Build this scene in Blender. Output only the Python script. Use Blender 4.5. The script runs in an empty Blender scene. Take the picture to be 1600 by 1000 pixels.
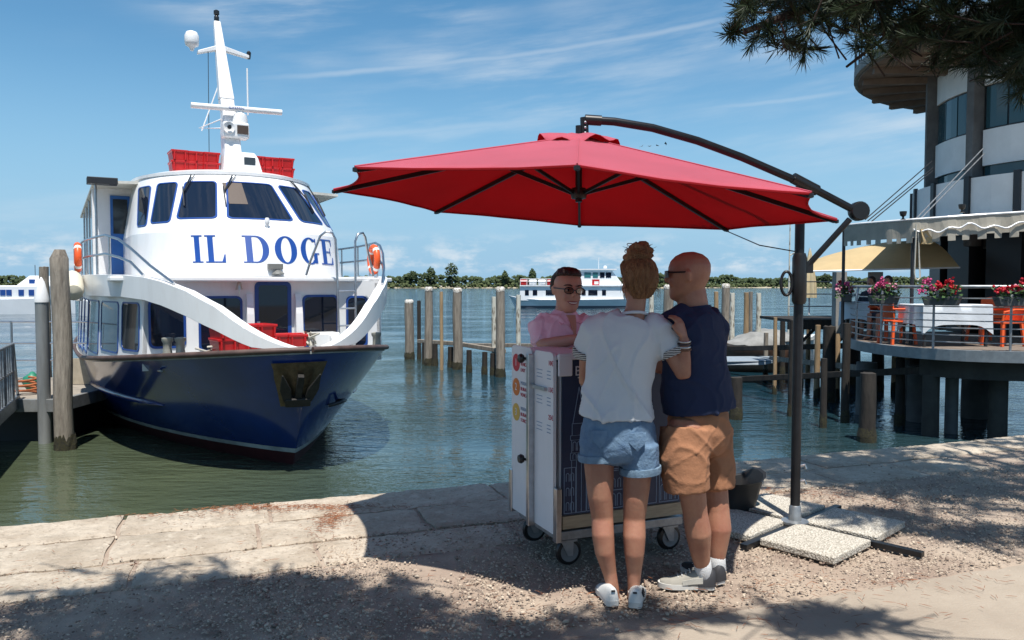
import bpy, bmesh, math, random
import numpy as np
from mathutils import Vector, Matrix, noise
R = math.radians
PI = math.pi
random.seed(7)
rng = np.random.default_rng(11)
scene = bpy.context.scene
C = scene.collection

# ------------------------------------------------------------------ camera
cam_data = bpy.data.cameras.new('camera')
cam_data.sensor_width = 36
cam_data.lens = 36 * 1250 / 1600
cam_data.clip_start = 0.05
cam_data.clip_end = 20000
cam = bpy.data.objects.new('camera', cam_data)
C.objects.link(cam)
PITCH = math.atan((500 - 446.5) / 1250)
cam.location = (0, 0, 1.55)
cam.rotation_euler = (PI / 2 - PITCH, 0, 0)
scene.camera = cam

# ------------------------------------------------------------------ sky and sun
SUN_EL = R(69)
world = bpy.data.worlds.new('World')
scene.world = world
world.use_nodes = True
wt = world.node_tree
wt.nodes.clear()
def wn(t, **k):
    n = wt.nodes.new(t)
    for a, b in k.items():
        setattr(n, a, b)
    return n
def wm(op, a, b=None, clamp=False):
    n = wn('ShaderNodeMath', operation=op, use_clamp=clamp)
    for i, v in enumerate((a, b)):
        if v is None: continue
        if isinstance(v, (int, float)): n.inputs[i].default_value = v
        else: wt.links.new(v, n.inputs[i])
    return n.outputs[0]
def wramp(v, a, b, c=0.0, d=1.0):
    n = wn('ShaderNodeMapRange', interpolation_type='SMOOTHSTEP')
    wt.links.new(v, n.inputs[0])
    for i, x in zip((1, 2, 3, 4), (a, b, c, d)): n.inputs[i].default_value = x
    return n.outputs[0]
sky = wn('ShaderNodeTexSky', sky_type='NISHITA', sun_disc=False)
sky.sun_elevation = SUN_EL
sky.sun_rotation = R(171.5)
sky.altitude = 0
sky.air_density = 1.0
sky.dust_density = 0.35
sky.ozone_density = 3.0
tc = wn('ShaderNodeTexCoord')
sep = wn('ShaderNodeSeparateXYZ')
wt.links.new(tc.outputs['Generated'], sep.inputs[0])
az = wm('ARCTAN2', sep.outputs[0], sep.outputs[1])
el = wm('ARCSINE', sep.outputs[2])
def wnoise(u, v, scale, detail, rough=0.55, w=0.0):
    c = wn('ShaderNodeCombineXYZ')
    wt.links.new(u, c.inputs[0]); wt.links.new(v, c.inputs[1]); c.inputs[2].default_value = w
    n = wn('ShaderNodeTexNoise')
    n.inputs['Scale'].default_value = scale; n.inputs['Detail'].default_value = detail
    n.inputs['Roughness'].default_value = rough
    wt.links.new(c.outputs[0], n.inputs['Vector'])
    return n.outputs['Fac']
sl = wm('SUBTRACT', el, wm('MULTIPLY', az, 0.11))
# thin cirrus: long streaks, broken by a broad mask
streak = wnoise(wm('MULTIPLY', az, 2.2), wm('MULTIPLY', sl, 15.0), 1.6, 6, 0.6)
broad = wnoise(wm('MULTIPLY', az, 1.3), wm('MULTIPLY', sl, 3.2), 1.7, 3, 0.5, 4.3)
cirrus = wm('MULTIPLY', wramp(streak, 0.38, 0.78), wramp(broad, 0.34, 0.66))
cirrus = wm('MULTIPLY', cirrus, wramp(el, 0.02, 0.12))
cirrus = wm('MULTIPLY', cirrus, 0.75)
# old vapour trails
def trail(az0, el0, slope, width, a0, a1, k):
    line = wm('ADD', wm('MULTIPLY', wm('SUBTRACT', az, az0), slope), el0)
    wob = wm('MULTIPLY', wm('SUBTRACT', wnoise(wm('MULTIPLY', az, 9.0), el, 1.5, 3), 0.5), width * 1.2)
    dd = wm('ABSOLUTE', wm('SUBTRACT', wm('SUBTRACT', el, line), wob))
    m = wramp(dd, 0.0, width, 1.0, 0.0)
    m = wm('MULTIPLY', m, wm('MULTIPLY', wramp(az, a0, a0 + 0.16), wramp(az, a1 - 0.08, a1, 1.0, 0.0)))
    return wm('MULTIPLY', m, k)
trails = wm('MAXIMUM', trail(R(-18.6), R(13.6), 0.12, 0.006, R(-20), R(17), 0.30),
            trail(R(13.5), R(12.0), 0.05, 0.005, R(9), R(25), 0.22))
trails = wm('MAXIMUM', trails, trail(R(-18.0), R(9.6), 0.10, 0.008, R(-21), R(6), 0.20))
# low cumulus bank over the far shore
cu = wnoise(wm('MULTIPLY', az, 1.0), wm('MULTIPLY', el, 2.4), 15.0, 7, 0.6, 2.0)
cu = wm('MULTIPLY', wramp(cu, 0.44, 0.66), wm('MULTIPLY', wramp(el, 0.012, 0.024), wramp(el, 0.028, 0.075, 1.0, 0.0)))
cu = wm('MULTIPLY', cu, 0.8)
cl = wm('MAXIMUM', wm('MAXIMUM', cirrus, trails), cu)
mixc = wn('ShaderNodeMixRGB')
hs = wn('ShaderNodeHueSaturation')
hs.inputs['Saturation'].default_value = 1.22
hs.inputs['Value'].default_value = 1.12
hs.inputs['Hue'].default_value = 0.488
wt.links.new(sky.outputs[0], hs.inputs['Color'])
# clear northern summer sky: the haze low down is pale blue, all the way round
low = wn('ShaderNodeMixRGB'); low.inputs[2].default_value = (2.45, 4.5, 6.5, 1)
wt.links.new(wramp(wm('ABSOLUTE', el), 0.0, 0.30, 0.92, 0.0), low.inputs[0])
wt.links.new(hs.outputs[0], low.inputs[1])
wt.links.new(cl, mixc.inputs[0])
wt.links.new(low.outputs[0], mixc.inputs[1])
mixc.inputs[2].default_value = (6.6, 7.1, 7.5, 1)
bg = wn('ShaderNodeBackground')
bg.inputs[1].default_value = 0.088
wt.links.new(mixc.outputs[0], bg.inputs[0])
wo = wn('ShaderNodeOutputWorld')
wt.links.new(bg.outputs[0], wo.inputs[0])

sun_data = bpy.data.lights.new('sun', 'SUN')
sun_data.energy = 5.0
sun_data.angle = R(0.53)
sun_data.color = (1.0, 0.955, 0.88)
sun = bpy.data.objects.new('sun', sun_data)
C.objects.link(sun)
sun.location = (0, -6, 14)
LD = Vector((-0.15 * math.cos(SUN_EL), math.cos(SUN_EL), -math.sin(SUN_EL)))
sun.rotation_euler = LD.to_track_quat('-Z', 'Y').to_euler()

scene.view_settings.view_transform = 'Standard'
scene.view_settings.look = 'None'
scene.view_settings.exposure = 0.45
scene.view_settings.gamma = 1
scene.view_settings.use_curve_mapping = False
scene.cycles.max_bounces = 6
scene.cycles.transparent_max_bounces = 8
scene.cycles.use_denoising = True
scene.cycles.caustics_reflective = False
scene.cycles.caustics_refractive = False

# ------------------------------------------------------------------ helpers
def at(px, py, Y):
    """A point at depth Y (metres ahead) seen in the photograph at (px, py)."""
    c, s = math.cos(PITCH), math.sin(PITCH)
    x, u = (px - 800) / 1250, (500 - py) / 1250
    d = Vector((x, c + u * s, -s + u * c))
    return Vector((0, 0, 1.55)) + d * (Y / d.y)
def on_plane(px, py, z=0.0):
    d = at(px, py, 1.0) - Vector((0, 0, 1.55))
    return Vector((0, 0, 1.55)) + d * ((z - 1.55) / d.z)

class MB:
    def __init__(s):
        s.v = []; s.f = []
    def add(s, v, f):
        o = len(s.v)
        s.v += [tuple(p) for p in v]
        s.f += [tuple(i + o for i in q) for q in f]
        return s
    def box(s, c, size, rz=0.0, M=None):
        x, y, z = size[0] / 2, size[1] / 2, size[2] / 2
        P = [Vector((i * x, j * y, k * z)) for k in (-1, 1) for j in (-1, 1) for i in (-1, 1)]
        if M is None: M = Matrix.Rotation(rz, 3, 'Z')
        P = [M @ p + Vector(c) for p in P]
        return s.add(P, [(0, 2, 3, 1), (4, 5, 7, 6), (0, 1, 5, 4), (2, 6, 7, 3), (0, 4, 6, 2), (1, 3, 7, 5)])
    def bar(s, p, q, w, h=None, up=(0, 0, 1)):
        h = h or w
        p, q = Vector(p), Vector(q)
        d = q - p
        z = d.normalized(); u = Vector(up)
        if abs(z.dot(u)) > 0.98: u = Vector((1, 0, 0))
        x = u.cross(z).normalized(); y = z.cross(x)
        M = Matrix((x, y, z)).transposed()
        return s.box((p + q) / 2, (w, h, d.length), M=M)
    def tube(s, pts, r, n=8, caps=True, closed=False):
        pts = [Vector(p) for p in pts]
        m = len(pts)
        rr = r if isinstance(r, (list, tuple)) else [r] * m
        t0 = (pts[1] - pts[0]).normalized()
        u = Vector((0, 0, 1)) if abs(t0.z) < 0.9 else Vector((1, 0, 0))
        x = u.cross(t0).normalized()
        V = []
        for i in range(m):
            if closed: t = (pts[(i + 1) % m] - pts[i - 1]).normalized()
            else: t = (pts[min(i + 1, m - 1)] - pts[max(i - 1, 0)]).normalized()
            x = (x - t * x.dot(t)).normalized(); y = t.cross(x)
            for k in range(n):
                a = 2 * PI * k / n
                V.append(pts[i] + (x * math.cos(a) + y * math.sin(a)) * rr[i])
        F = []
        for i in range(m if closed else m - 1):
            j = (i + 1) % m
            for k in range(n):
                l = (k + 1) % n
                F.append((i * n + k, i * n + l, j * n + l, j * n + k))
        if caps and not closed:
            F.append(tuple(range(n - 1, -1, -1))); F.append(tuple(range((m - 1) * n, m * n)))
        return s.add(V, F)
    def lathe(s, prof, n=16, c=(0, 0, 0), M=None, sx=1, sy=1):
        c = Vector(c); V = []
        for r, z in prof:
            for k in range(n):
                a = 2 * PI * k / n
                p = Vector((r * math.cos(a) * sx, r * math.sin(a) * sy, z))
                V.append((M @ p if M else p) + c)
        F = []
        for i in range(len(prof) - 1):
            for k in range(n):
                l = (k + 1) % n
                F.append((i * n + k, i * n + l, (i + 1) * n + l, (i + 1) * n + k))
        F.append(tuple(range(n - 1, -1, -1))); F.append(tuple(range((len(prof) - 1) * n, len(prof) * n)))
        return s.add(V, F)
    def loft(s, rings, caps=True, closed=True):
        n = len(rings[0]); V = [p for r in rings for p in r]; F = []
        for i in range(len(rings) - 1):
            for k in range(n if closed else n - 1):
                l = (k + 1) % n
                F.append((i * n + k, i * n + l, (i + 1) * n + l, (i + 1) * n + k))
        if caps:
            F.append(tuple(range(n - 1, -1, -1))); F.append(tuple(range((len(rings) - 1) * n, len(rings) * n)))
        return s.add(V, F)
    def prism(s, poly, z0, z1):
        n = len(poly)
        V = [(x, y, z0) for x, y in poly] + [(x, y, z1) for x, y in poly]
        F = [tuple(range(n - 1, -1, -1)), tuple(range(n, 2 * n))]
        F += [(k, (k + 1) % n, n + (k + 1) % n, n + k) for k in range(n)]
        return s.add(V, F)
    def slab(s, top, off):
        """grid of points top[i][j]; closed shell between top and top+off (off: vector or grid)"""
        n, m = len(top), len(top[0])
        V = [Vector(p) for r in top for p in r]
        if isinstance(off, list): V2 = [Vector(p) for r in off for p in r]
        else: V2 = [p + Vector(off) for p in V]
        F = []; N = n * m
        for i in range(n - 1):
            for j in range(m - 1):
                q = (i * m + j, i * m + j + 1, (i + 1) * m + j + 1, (i + 1) * m + j)
                F.append(q); F.append(tuple(N + k for k in reversed(q)))
        def side(a, b): F.append((b, a, N + a, N + b))
        for j in range(m - 1):
            side(j, j + 1); side((n - 1) * m + j + 1, (n - 1) * m + j)
        for i in range(n - 1):
            side((i + 1) * m, i * m); side(i * m + m - 1, (i + 1) * m + m - 1)
        return s.add(V + V2, F)
    def obj(s, name, mat, parent=None, smooth=None, bevel=0, seg=2, fix=True):
        me = bpy.data.meshes.new(name)
        me.from_pydata(s.v, [], s.f)
        if fix:
            b = bmesh.new(); b.from_mesh(me)
            bmesh.ops.recalc_face_normals(b, faces=b.faces)
            b.to_mesh(me); b.free()
        return link(name, me, mat, parent, smooth, bevel, seg)
def link(name, me, mat, parent=None, smooth=None, bevel=0, seg=2):
    if mat is not None and not me.materials: me.materials.append(mat)
    if smooth is not None:
        me.polygons.foreach_set('use_smooth', [True] * len(me.polygons))
        if smooth < 180: me.set_sharp_from_angle(angle=R(smooth))
    me.update()
    o = bpy.data.objects.new(name, me)
    C.objects.link(o)
    if parent: o.parent = parent
    if bevel:
        m = o.modifiers.new('bevel', 'BEVEL'); m.width = bevel; m.segments = seg; m.limit_method = 'ANGLE'
        m.angle_limit = R(40)
    return o
def tag(o, label=None, cat=None, group=None, kind=None):
    if label: o['label'] = label
    if cat: o['category'] = cat
    if group: o['group'] = group
    if kind: o['kind'] = kind
    return o
def thing(name, label, cat, loc=(0, 0, 0), rz=0.0, group=None):
    o = bpy.data.objects.new(name, None)
    o.empty_display_size = 0.1
    C.objects.link(o)
    o.location = loc; o.rotation_euler = (0, 0, rz)
    return tag(o, label, cat, group)
def dup(o, parent=None):
    c = o.copy(); C.objects.link(c)
    c.parent = parent
    for ch in list(o.children): dup(ch, c)
    return c
def raw(name, V, F, mat, parent=None, smooth=None):
    """fast mesh from numpy arrays, F (n,k)"""
    me = bpy.data.meshes.new(name)
    V = np.asarray(V, np.float32); F = np.asarray(F, np.int32)
    me.vertices.add(len(V)); me.vertices.foreach_set('co', V.ravel())
    n, k = F.shape
    me.loops.add(n * k); me.loops.foreach_set('vertex_index', F.ravel())
    me.polygons.add(n); me.polygons.foreach_set('loop_start', np.arange(0, n * k, k, dtype=np.int32))
    me.polygons.foreach_set('loop_total', np.full(n, k, np.int32))
    me.update(calc_edges=True)
    return link(name, me, mat, parent, smooth)
def scatter(tv, tf, pos, rot, scl):
    """copies of template (tv,tf) with rotation matrices rot (n,3,3) and scales (n,3)"""
    tv = np.asarray(tv); tf = np.asarray(tf)
    n = len(pos)
    P = tv[None] * np.asarray(scl)[:, None, :]
    P = np.einsum('nij,nvj->nvi', rot, P) + np.asarray(pos)[:, None, :]
    F = tf[None] + (np.arange(n) * len(tv))[:, None, None]
    return P.reshape(-1, 3), F.reshape(-1, tf.shape[1])
def rand_rot(n, tilt=PI):
    out = np.empty((n, 3, 3))
    for i in range(n):
        a = rng.uniform(0, 2 * PI); b = rng.uniform(-tilt, tilt); c = rng.uniform(0, 2 * PI)
        out[i] = (Matrix.Rotation(a, 3, 'Z') @ Matrix.Rotation(b, 3, 'X') @ Matrix.Rotation(c, 3, 'Z'))
    return out

# ------------------------------------------------------------------ materials
MATS = {}
def mat(name, col, rough=0.5, metal=0.0, vary=0.0, scale=8.0, bump=0.0, bscale=60.0, col2=None, spec=None, sheen=0.0,
        detail=5.0, stretch=None, coat=0.0, dirt=0.0, dcol=(0.2, 0.15, 0.1), trans=0.0, sub=0.0, lo=0.35, hi=0.65, rnd=0.0):
    if name in MATS: return MATS[name]
    m = bpy.data.materials.new(name); m.use_nodes = True
    nt = m.node_tree; b = nt.nodes['Principled BSDF']
    c4 = tuple(col) + (1,)
    b.inputs['Base Color'].default_value = c4
    b.inputs['Roughness'].default_value = rough
    b.inputs['Metallic'].default_value = metal
    if spec is not None: b.inputs['Specular IOR Level'].default_value = spec
    if sheen: b.inputs['Sheen Weight'].default_value = sheen; b.inputs['Sheen Roughness'].default_value = 0.35
    if coat: b.inputs['Coat Weight'].default_value = coat; b.inputs['Coat Roughness'].default_value = 0.088
    if sub:
        b.inputs['Subsurface Weight'].default_value = sub
        b.inputs['Subsurface Radius'].default_value = (0.012, 0.005, 0.003)
    t = nt.nodes.new('ShaderNodeTexCoord')
    vec = t.outputs['Object']
    if stretch:
        mp = nt.nodes.new('ShaderNodeMapping'); mp.inputs['Scale'].default_value = stretch
        nt.links.new(vec, mp.inputs[0]); vec = mp.outputs[0]
    def nz(sc, de=detail):
        n = nt.nodes.new('ShaderNodeTexNoise'); n.inputs['Scale'].default_value = sc
        n.inputs['Detail'].default_value = de; n.inputs['Roughness'].default_value = 0.6
        nt.links.new(vec, n.inputs['Vector']); return n.outputs['Fac']
    src = None
    if vary or col2 is not None:
        r = nt.nodes.new('ShaderNodeMapRange'); nt.links.new(nz(scale), r.inputs[0])
        r.inputs[1].default_value = lo; r.inputs[2].default_value = hi
        mx = nt.nodes.new('ShaderNodeMixRGB')
        mx.inputs[1].default_value = c4
        mx.inputs[2].default_value = tuple(col2) + (1,) if col2 is not None else tuple(max(0, x * (1 - vary)) for x in col) + (1,)
        nt.links.new(r.outputs[0], mx.inputs[0]); src = mx.outputs[0]
    if dirt:
        r = nt.nodes.new('ShaderNodeMapRange'); nt.links.new(nz(scale * 2.7 + 1.3, 8), r.inputs[0])
        r.inputs[1].default_value = 0.52; r.inputs[2].default_value = 0.78; r.inputs[4].default_value = dirt
        mx = nt.nodes.new('ShaderNodeMixRGB')
        mx.inputs[1].default_value = c4
        if src: nt.links.new(src, mx.inputs[1])
        mx.inputs[2].default_value = tuple(dcol) + (1,)
        nt.links.new(r.outputs[0], mx.inputs[0]); src = mx.outputs[0]
    if rnd:
        oi = nt.nodes.new('ShaderNodeObjectInfo')
        r = nt.nodes.new('ShaderNodeMapRange'); nt.links.new(oi.outputs['Random'], r.inputs[0])
        r.inputs[3].default_value = 1 - rnd; r.inputs[4].default_value = 1 + rnd
        hsn = nt.nodes.new('ShaderNodeHueSaturation'); hsn.inputs['Color'].default_value = c4
        if src: nt.links.new(src, hsn.inputs['Color'])
        nt.links.new(r.outputs[0], hsn.inputs['Value']); src = hsn.outputs[0]
    if src: nt.links.new(src, b.inputs['Base Color'])
    if bump:
        bn = nt.nodes.new('ShaderNodeBump'); bn.inputs['Strength'].default_value = bump
        bn.inputs['Distance'].default_value = 0.02
        nt.links.new(nz(bscale, 6), bn.inputs['Height']); nt.links.new(bn.outputs[0], b.inputs['Normal'])
    if trans:
        # thin cloth or leaf: some light passes through
        tr = nt.nodes.new('ShaderNodeBsdfTranslucent'); tr.inputs[0].default_value = c4
        if src: nt.links.new(src, tr.inputs[0])
        ms = nt.nodes.new('ShaderNodeMixShader'); ms.inputs[0].default_value = trans
        out = nt.nodes['Material Output']
        nt.links.new(b.outputs[0], ms.inputs[1]); nt.links.new(tr.outputs[0], ms.inputs[2])
        nt.links.new(ms.outputs[0], out.inputs[0])
    MATS[name] = m
    return m
def m_glass(name, col, rough=0.03):
    return mat(name, col, rough, spec=0.6)
white_paint = mat('white_paint', (0.78, 0.785, 0.79), 0.32, vary=0.10, scale=1.6, dirt=0.16, dcol=(0.48, 0.42, 0.34), coat=0.2, stretch=(1.6, 1.6, 0.4))
blue_trim = mat('blue_trim', (0.012, 0.055, 0.24), 0.35)
dark_glass = m_glass('dark_glass', (0.006, 0.010, 0.022))
grey_glass = m_glass('grey_glass', (0.035, 0.042, 0.05), 0.05)
steel = mat('brushed_steel', (0.55, 0.56, 0.58), 0.28, 1.0, vary=0.2, scale=20)
galv = mat('galvanised_steel', (0.36, 0.38, 0.40), 0.45, 0.7, vary=0.35, scale=14)
dark_metal = mat('dark_metal', (0.03, 0.032, 0.036), 0.4, 0.3)
black_plastic = mat('black_plastic', (0.012, 0.012, 0.013), 0.35)
red_plastic = mat('red_plastic', (0.52, 0.012, 0.014), 0.38, vary=0.25, scale=5)
orange_mat = mat('orange_plastic', (0.75, 0.10, 0.02), 0.4)
rope_mat = mat('rope', (0.5, 0.47, 0.4), 0.9, bump=0.4, bscale=120)

# ================================================================== water, quay, gravel
ZW = -1.1
wm_ = bpy.data.materials.new('lagoon_water'); wm_.use_nodes = True
nt = wm_.node_tree; b = nt.nodes['Principled BSDF']
b.inputs['Base Color'].default_value = (0.040, 0.060, 0.036, 1)
b.inputs['Roughness'].default_value = 0.04
b.inputs['IOR'].default_value = 1.48
g = nt.nodes.new('ShaderNodeNewGeometry')
# shallow and silty by the quay, deeper and bluer out in the channel
sy_ = nt.nodes.new('ShaderNodeSeparateXYZ'); nt.links.new(g.outputs['Position'], sy_.inputs[0])
dr_ = nt.nodes.new('ShaderNodeMapRange'); nt.links.new(sy_.outputs[1], dr_.inputs[0]); dr_.inputs[1].default_value = 11; dr_.inputs[2].default_value = 45
dm_ = nt.nodes.new('ShaderNodeMixRGB'); dm_.inputs[1].default_value = (0.060, 0.076, 0.044, 1); dm_.inputs[2].default_value = (0.008, 0.032, 0.048, 1)
dx_ = nt.nodes.new('ShaderNodeMapRange'); nt.links.new(sy_.outputs[0], dx_.inputs[0]); dx_.inputs[1].default_value = -4.5; dx_.inputs[2].default_value = -0.3; dx_.inputs[4].default_value = 0.75
ad_ = nt.nodes.new('ShaderNodeMath'); ad_.operation = 'ADD'; ad_.use_clamp = True
nt.links.new(dr_.outputs[0], ad_.inputs[0]); nt.links.new(dx_.outputs[0], ad_.inputs[1]); nt.links.new(ad_.outputs[0], dm_.inputs[0]); nt.links.new(dm_.outputs[0], b.inputs['Base Color'])
def wave(sx, sy, scale, detail, rot=0.0):
    mp = nt.nodes.new('ShaderNodeMapping')
    mp.inputs['Scale'].default_value = (sx, sy, 1); mp.inputs['Rotation'].default_value = (0, 0, rot)
    nt.links.new(g.outputs['Position'], mp.inputs[0])
    n = nt.nodes.new('ShaderNodeTexNoise'); n.inputs['Scale'].default_value = scale
    n.inputs['Detail'].default_value = detail; n.inputs['Roughness'].default_value = 0.55
    nt.links.new(mp.outputs[0], n.inputs['Vector'])
    return n.outputs['Fac']
def mth(op, a, b_):
    n = nt.nodes.new('ShaderNodeMath'); n.operation = op
    for i, v in enumerate((a, b_)):
        if isinstance(v, (int, float)): n.inputs[i].default_value = v
        else: nt.links.new(v, n.inputs[i])
    return n.outputs[0]
# patches of calm and ruffled water
patch = nt.nodes.new('ShaderNodeMapRange'); nt.links.new(wave(1, 1.6, 0.16, 2, 0.3), patch.inputs[0])
patch.inputs[1].default_value = 0.38; patch.inputs[2].default_value = 0.62; patch.inputs[3].default_value = 0.18
hgt = mth('ADD', mth('MULTIPLY', wave(1, 2.6, 1.5, 3, 0.12), 1.0), mth('MULTIPLY', wave(1, 1.8, 5.5, 3, -0.2), 0.36))
hgt = mth('MULTIPLY', hgt, patch.outputs[0])
bn = nt.nodes.new('ShaderNodeBump'); bn.inputs['Strength'].default_value = 1.0; bn.inputs['Distance'].default_value = 0.075
nt.links.new(hgt, bn.inputs['Height']); nt.links.new(bn.outputs[0], b.inputs['Normal'])
w = MB()
w.add([(-3500, -60, ZW), (3500, -60, ZW), (3500, 6000, ZW), (-3500, 6000, ZW)], [(0, 1, 2, 3)])
tag(w.obj('water', wm_), kind='structure')

# quay frame: x along the edge, y outwards over the water
QA = math.atan2(0.344, 0.939)
stone_side = mat('quay_side', (0.17, 0.16, 0.13), 0.9, vary=0.5, scale=3, bump=0.6, bscale=9, dirt=0.5, dcol=(0.05, 0.06, 0.03))
ground_m = mat('dusty_ground', (0.40, 0.325, 0.255), 0.95, col2=(0.26, 0.195, 0.155), scale=2.4, bump=0.55, bscale=42, dirt=0.35, dcol=(0.27, 0.20, 0.15))
q = MB()
q.box((0, -20.002, -1.512), (90, 40, 2.98))
quay = q.obj('quay', stone_side)
quay.location = (0, 6.27, 0); quay.rotation_euler = (0, 0, QA)
tag(quay, kind='structure')
gm = MB()
NX, NY = 60, 30
grid = []
for j in range(NY + 1):
    row = []
    for i in range(NX + 1):
        x = -15 + 30 * i / NX; y = -0.03 - 12 * j / NY
        row.append((x, y, -0.012 + 0.008 * noise.noise((x * 0.9, y * 0.9, 3))))
    grid.append(row)
V = [p for r in grid for p in r]
F = [(j * (NX + 1) + i, j * (NX + 1) + i + 1, (j + 1) * (NX + 1) + i + 1, (j + 1) * (NX + 1) + i) for j in range(NY) for i in range(NX)]
gm.add(V, F)
ground = gm.obj('ground', ground_m, smooth=180)
ground.location = (0, 6.27, 0); ground.rotation_euler = (0, 0, QA)
tag(ground, kind='structure')

# coping and paving stones, each a worn block of its own
stone_m = mat('istrian_stone', (0.47, 0.405, 0.325), 0.88, col2=(0.34, 0.28, 0.215), scale=3.2, bump=1.0, bscale=19, dirt=0.65,
              dcol=(0.27, 0.22, 0.165), rnd=0.10)
nt = stone_m.node_tree; b = nt.nodes['Principled BSDF']
src_ = b.inputs['Base Color'].links[0].from_socket
t_ = nt.nodes.new('ShaderNodeTexCoord')
def spk(scale, detail, lo, hi, col, fac):
    global src_
    n_ = nt.nodes.new('ShaderNodeTexNoise'); n_.inputs['Scale'].default_value = scale; n_.inputs['Detail'].default_value = detail; n_.inputs['Roughness'].default_value = 0.7
    nt.links.new(t_.outputs['Object'], n_.inputs['Vector'])
    r_ = nt.nodes.new('ShaderNodeMapRange'); nt.links.new(n_.outputs['Fac'], r_.inputs[0]); r_.inputs[1].default_value = lo; r_.inputs[2].default_value = hi; r_.inputs[4].default_value = fac
    m_ = nt.nodes.new('ShaderNodeMixRGB'); m_.inputs[2].default_value = col; nt.links.new(r_.outputs[0], m_.inputs[0]); nt.links.new(src_, m_.inputs[1]); src_ = m_.outputs[0]
spk(38, 8, 0.54, 0.66, (0.19, 0.15, 0.11, 1), 0.75)      # pits
spk(4.5, 6, 0.50, 0.70, (0.28, 0.235, 0.18, 1), 0.8)     # grey weathering
spk(14, 5, 0.56, 0.70, (0.56, 0.50, 0.41, 1), 0.6)       # bleached grains
nt.links.new(src_, b.inputs['Base Color'])
def paving(x0, x1, y0, y1, name, top):
    rs = random.Random(int(x0 * 991) + int(y0 * 77))
    nx, ny = max(4, int((x1 - x0) / 0.035)), 13
    g2 = []
    for j in range(ny + 1):
        row = []
        for i in range(nx + 1):
            u, v = i / nx, j / ny
            x = x0 + (x1 - x0) * u; y = y0 + (y1 - y0) * v
            e = min(u * (x1 - x0), (1 - u) * (x1 - x0), v * (y1 - y0), (1 - v) * (y1 - y0))
            k = 0.022 * noise.noise((x * 4, y * 4, 1.7))
            z = top + 0.007 * noise.noise((x * 2.3, y * 2.3, 9)) + 0.006 * noise.noise((x * 9, y * 9, 5)) + 0.005 * noise.noise((x * 23, y * 23, 8)) - 0.010 * max(0, noise.noise((x * 5, y * 12, 4)) - 0.25) - (0.012 if e < 1e-6 else 0)
            if u in (0, 1): x += k
            if v in (0, 1): y += k
            row.append((x, y, z))
        g2.append(row)
    m = MB(); m.slab(g2, (0, 0, -0.09))
    return m.obj(name, stone_m, quay, smooth=50)
rs = random.Random(5)
def course(y1, y0, xs, xe, lo, hi, off=0.0):
    x = xs + off
    while x < xe:
        l = rs.uniform(lo, hi)
        paving(x + 0.012, x + l - 0.012, y0 + 0.012, y1 - 0.012 if y1 < 0 else 0.02, 'paving_stone', 0.006 + rs.uniform(-0.005, 0.005))
        x += l
course(0.0, -0.46, -7.2, 8.6, 0.9, 1.7)
course(-0.46, -0.98, -7.0, 3.5, 0.55, 1.5, 0.3)
course(-0.98, -1.42, -6.8, -1.6, 0.8, 1.4, 0.1)

# smooth path in the near right corner
path_m = mat('worn_path', (0.36, 0.305, 0.245), 0.93, col2=(0.29, 0.24, 0.19), scale=1.7, bump=0.35, bscale=70, dirt=0.3, dcol=(0.26, 0.21, 0.17))
A = [on_plane(*p_) for p_ in ((900, 1003), (1060, 975), (1250, 938), (1400, 913), (1600, 884), (1800, 862))]
edge = []
for i in range(len(A) - 1):
    for k in range(8):
        p_ = A[i].lerp(A[i + 1], k / 8)
        edge.append((p_.x, p_.y + 0.05 * noise.noise((p_.x * 3, 2, 1)) + 0.02 * noise.noise((p_.x * 14, 2, 1)), 0.0))
pth = MB()
top = [[(x, y, 0.003) for x, y, z in edge], [(x + 0.2, y - 0.6, 0.008) for x, y, z in edge], [(x + 1.5, y - 6, 0.008) for x, y, z in edge]]
pth.slab(top, (0, 0, -0.03))
tag(pth.obj('path', path_m), kind='structure')

# gravel: real pebbles, thickest in the middle of the quay
ico = [(0, 0, 1), (0.89, 0, 0.45), (0.28, 0.85, 0.45), (-0.72, 0.53, 0.45), (-0.72, -0.53, 0.45), (0.28, -0.85, 0.45),
       (0.72, 0.53, -0.45), (-0.28, 0.85, -0.45), (-0.89, 0, -0.45), (-0.28, -0.85, -0.45), (0.72, -0.53, -0.45), (0, 0, -1)]
icf = [(0, 1, 2), (0, 2, 3), (0, 3, 4), (0, 4, 5), (0, 5, 1), (1, 6, 2), (2, 7, 3), (3, 8, 4), (4, 9, 5), (5, 10, 1), (6, 7, 2), (7, 8, 3), (8, 9, 4), (9, 10, 5), (10, 6, 1), (11, 7, 6), (11, 8, 7), (11, 9, 8), (11, 10, 9), (11, 6, 10)]
icf = icf[:15]
pos = []
rg = random.Random(21)
ca, sa = math.cos(QA), math.sin(QA)
def to_quay(X, Y):
    dx, dy = X, Y - 6.27
    return dx * ca + dy * sa, -dx * sa + dy * ca
n_try = 0
while len(pos) < 24000 and n_try < 400000:
    n_try += 1
    Y = rg.uniform(3.1, 8.0); X = rg.uniform(-0.70, 0.70) * Y
    lx, ly = to_quay(X, Y)
    if ly > -0.02: continue
    # path edge
    ye = 4.42 + (X - 2.83) * 0.34
    d_path = ye - Y
    n_ = noise.noise((X * 1.3, Y * 1.3, 7)) + 0.5 * noise.noise((X * 4, Y * 4, 2))
    if d_path > 0: dens = 0.05 * max(0, 1 - d_path * 3)
    elif ly > -0.95: dens = 0.06 + 0.22 * max(0, n_)
    elif ly > -1.42 and lx < -1.6: dens = 0.16 + 0.25 * max(0, n_)
    else: dens = 0.58 + 0.7 * n_
    if rg.random() < dens * (0.45 + 0.55 * min(1, (8 - Y) / 3)): pos.append((X, Y, 0.002))
pos = np.array(pos)
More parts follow.
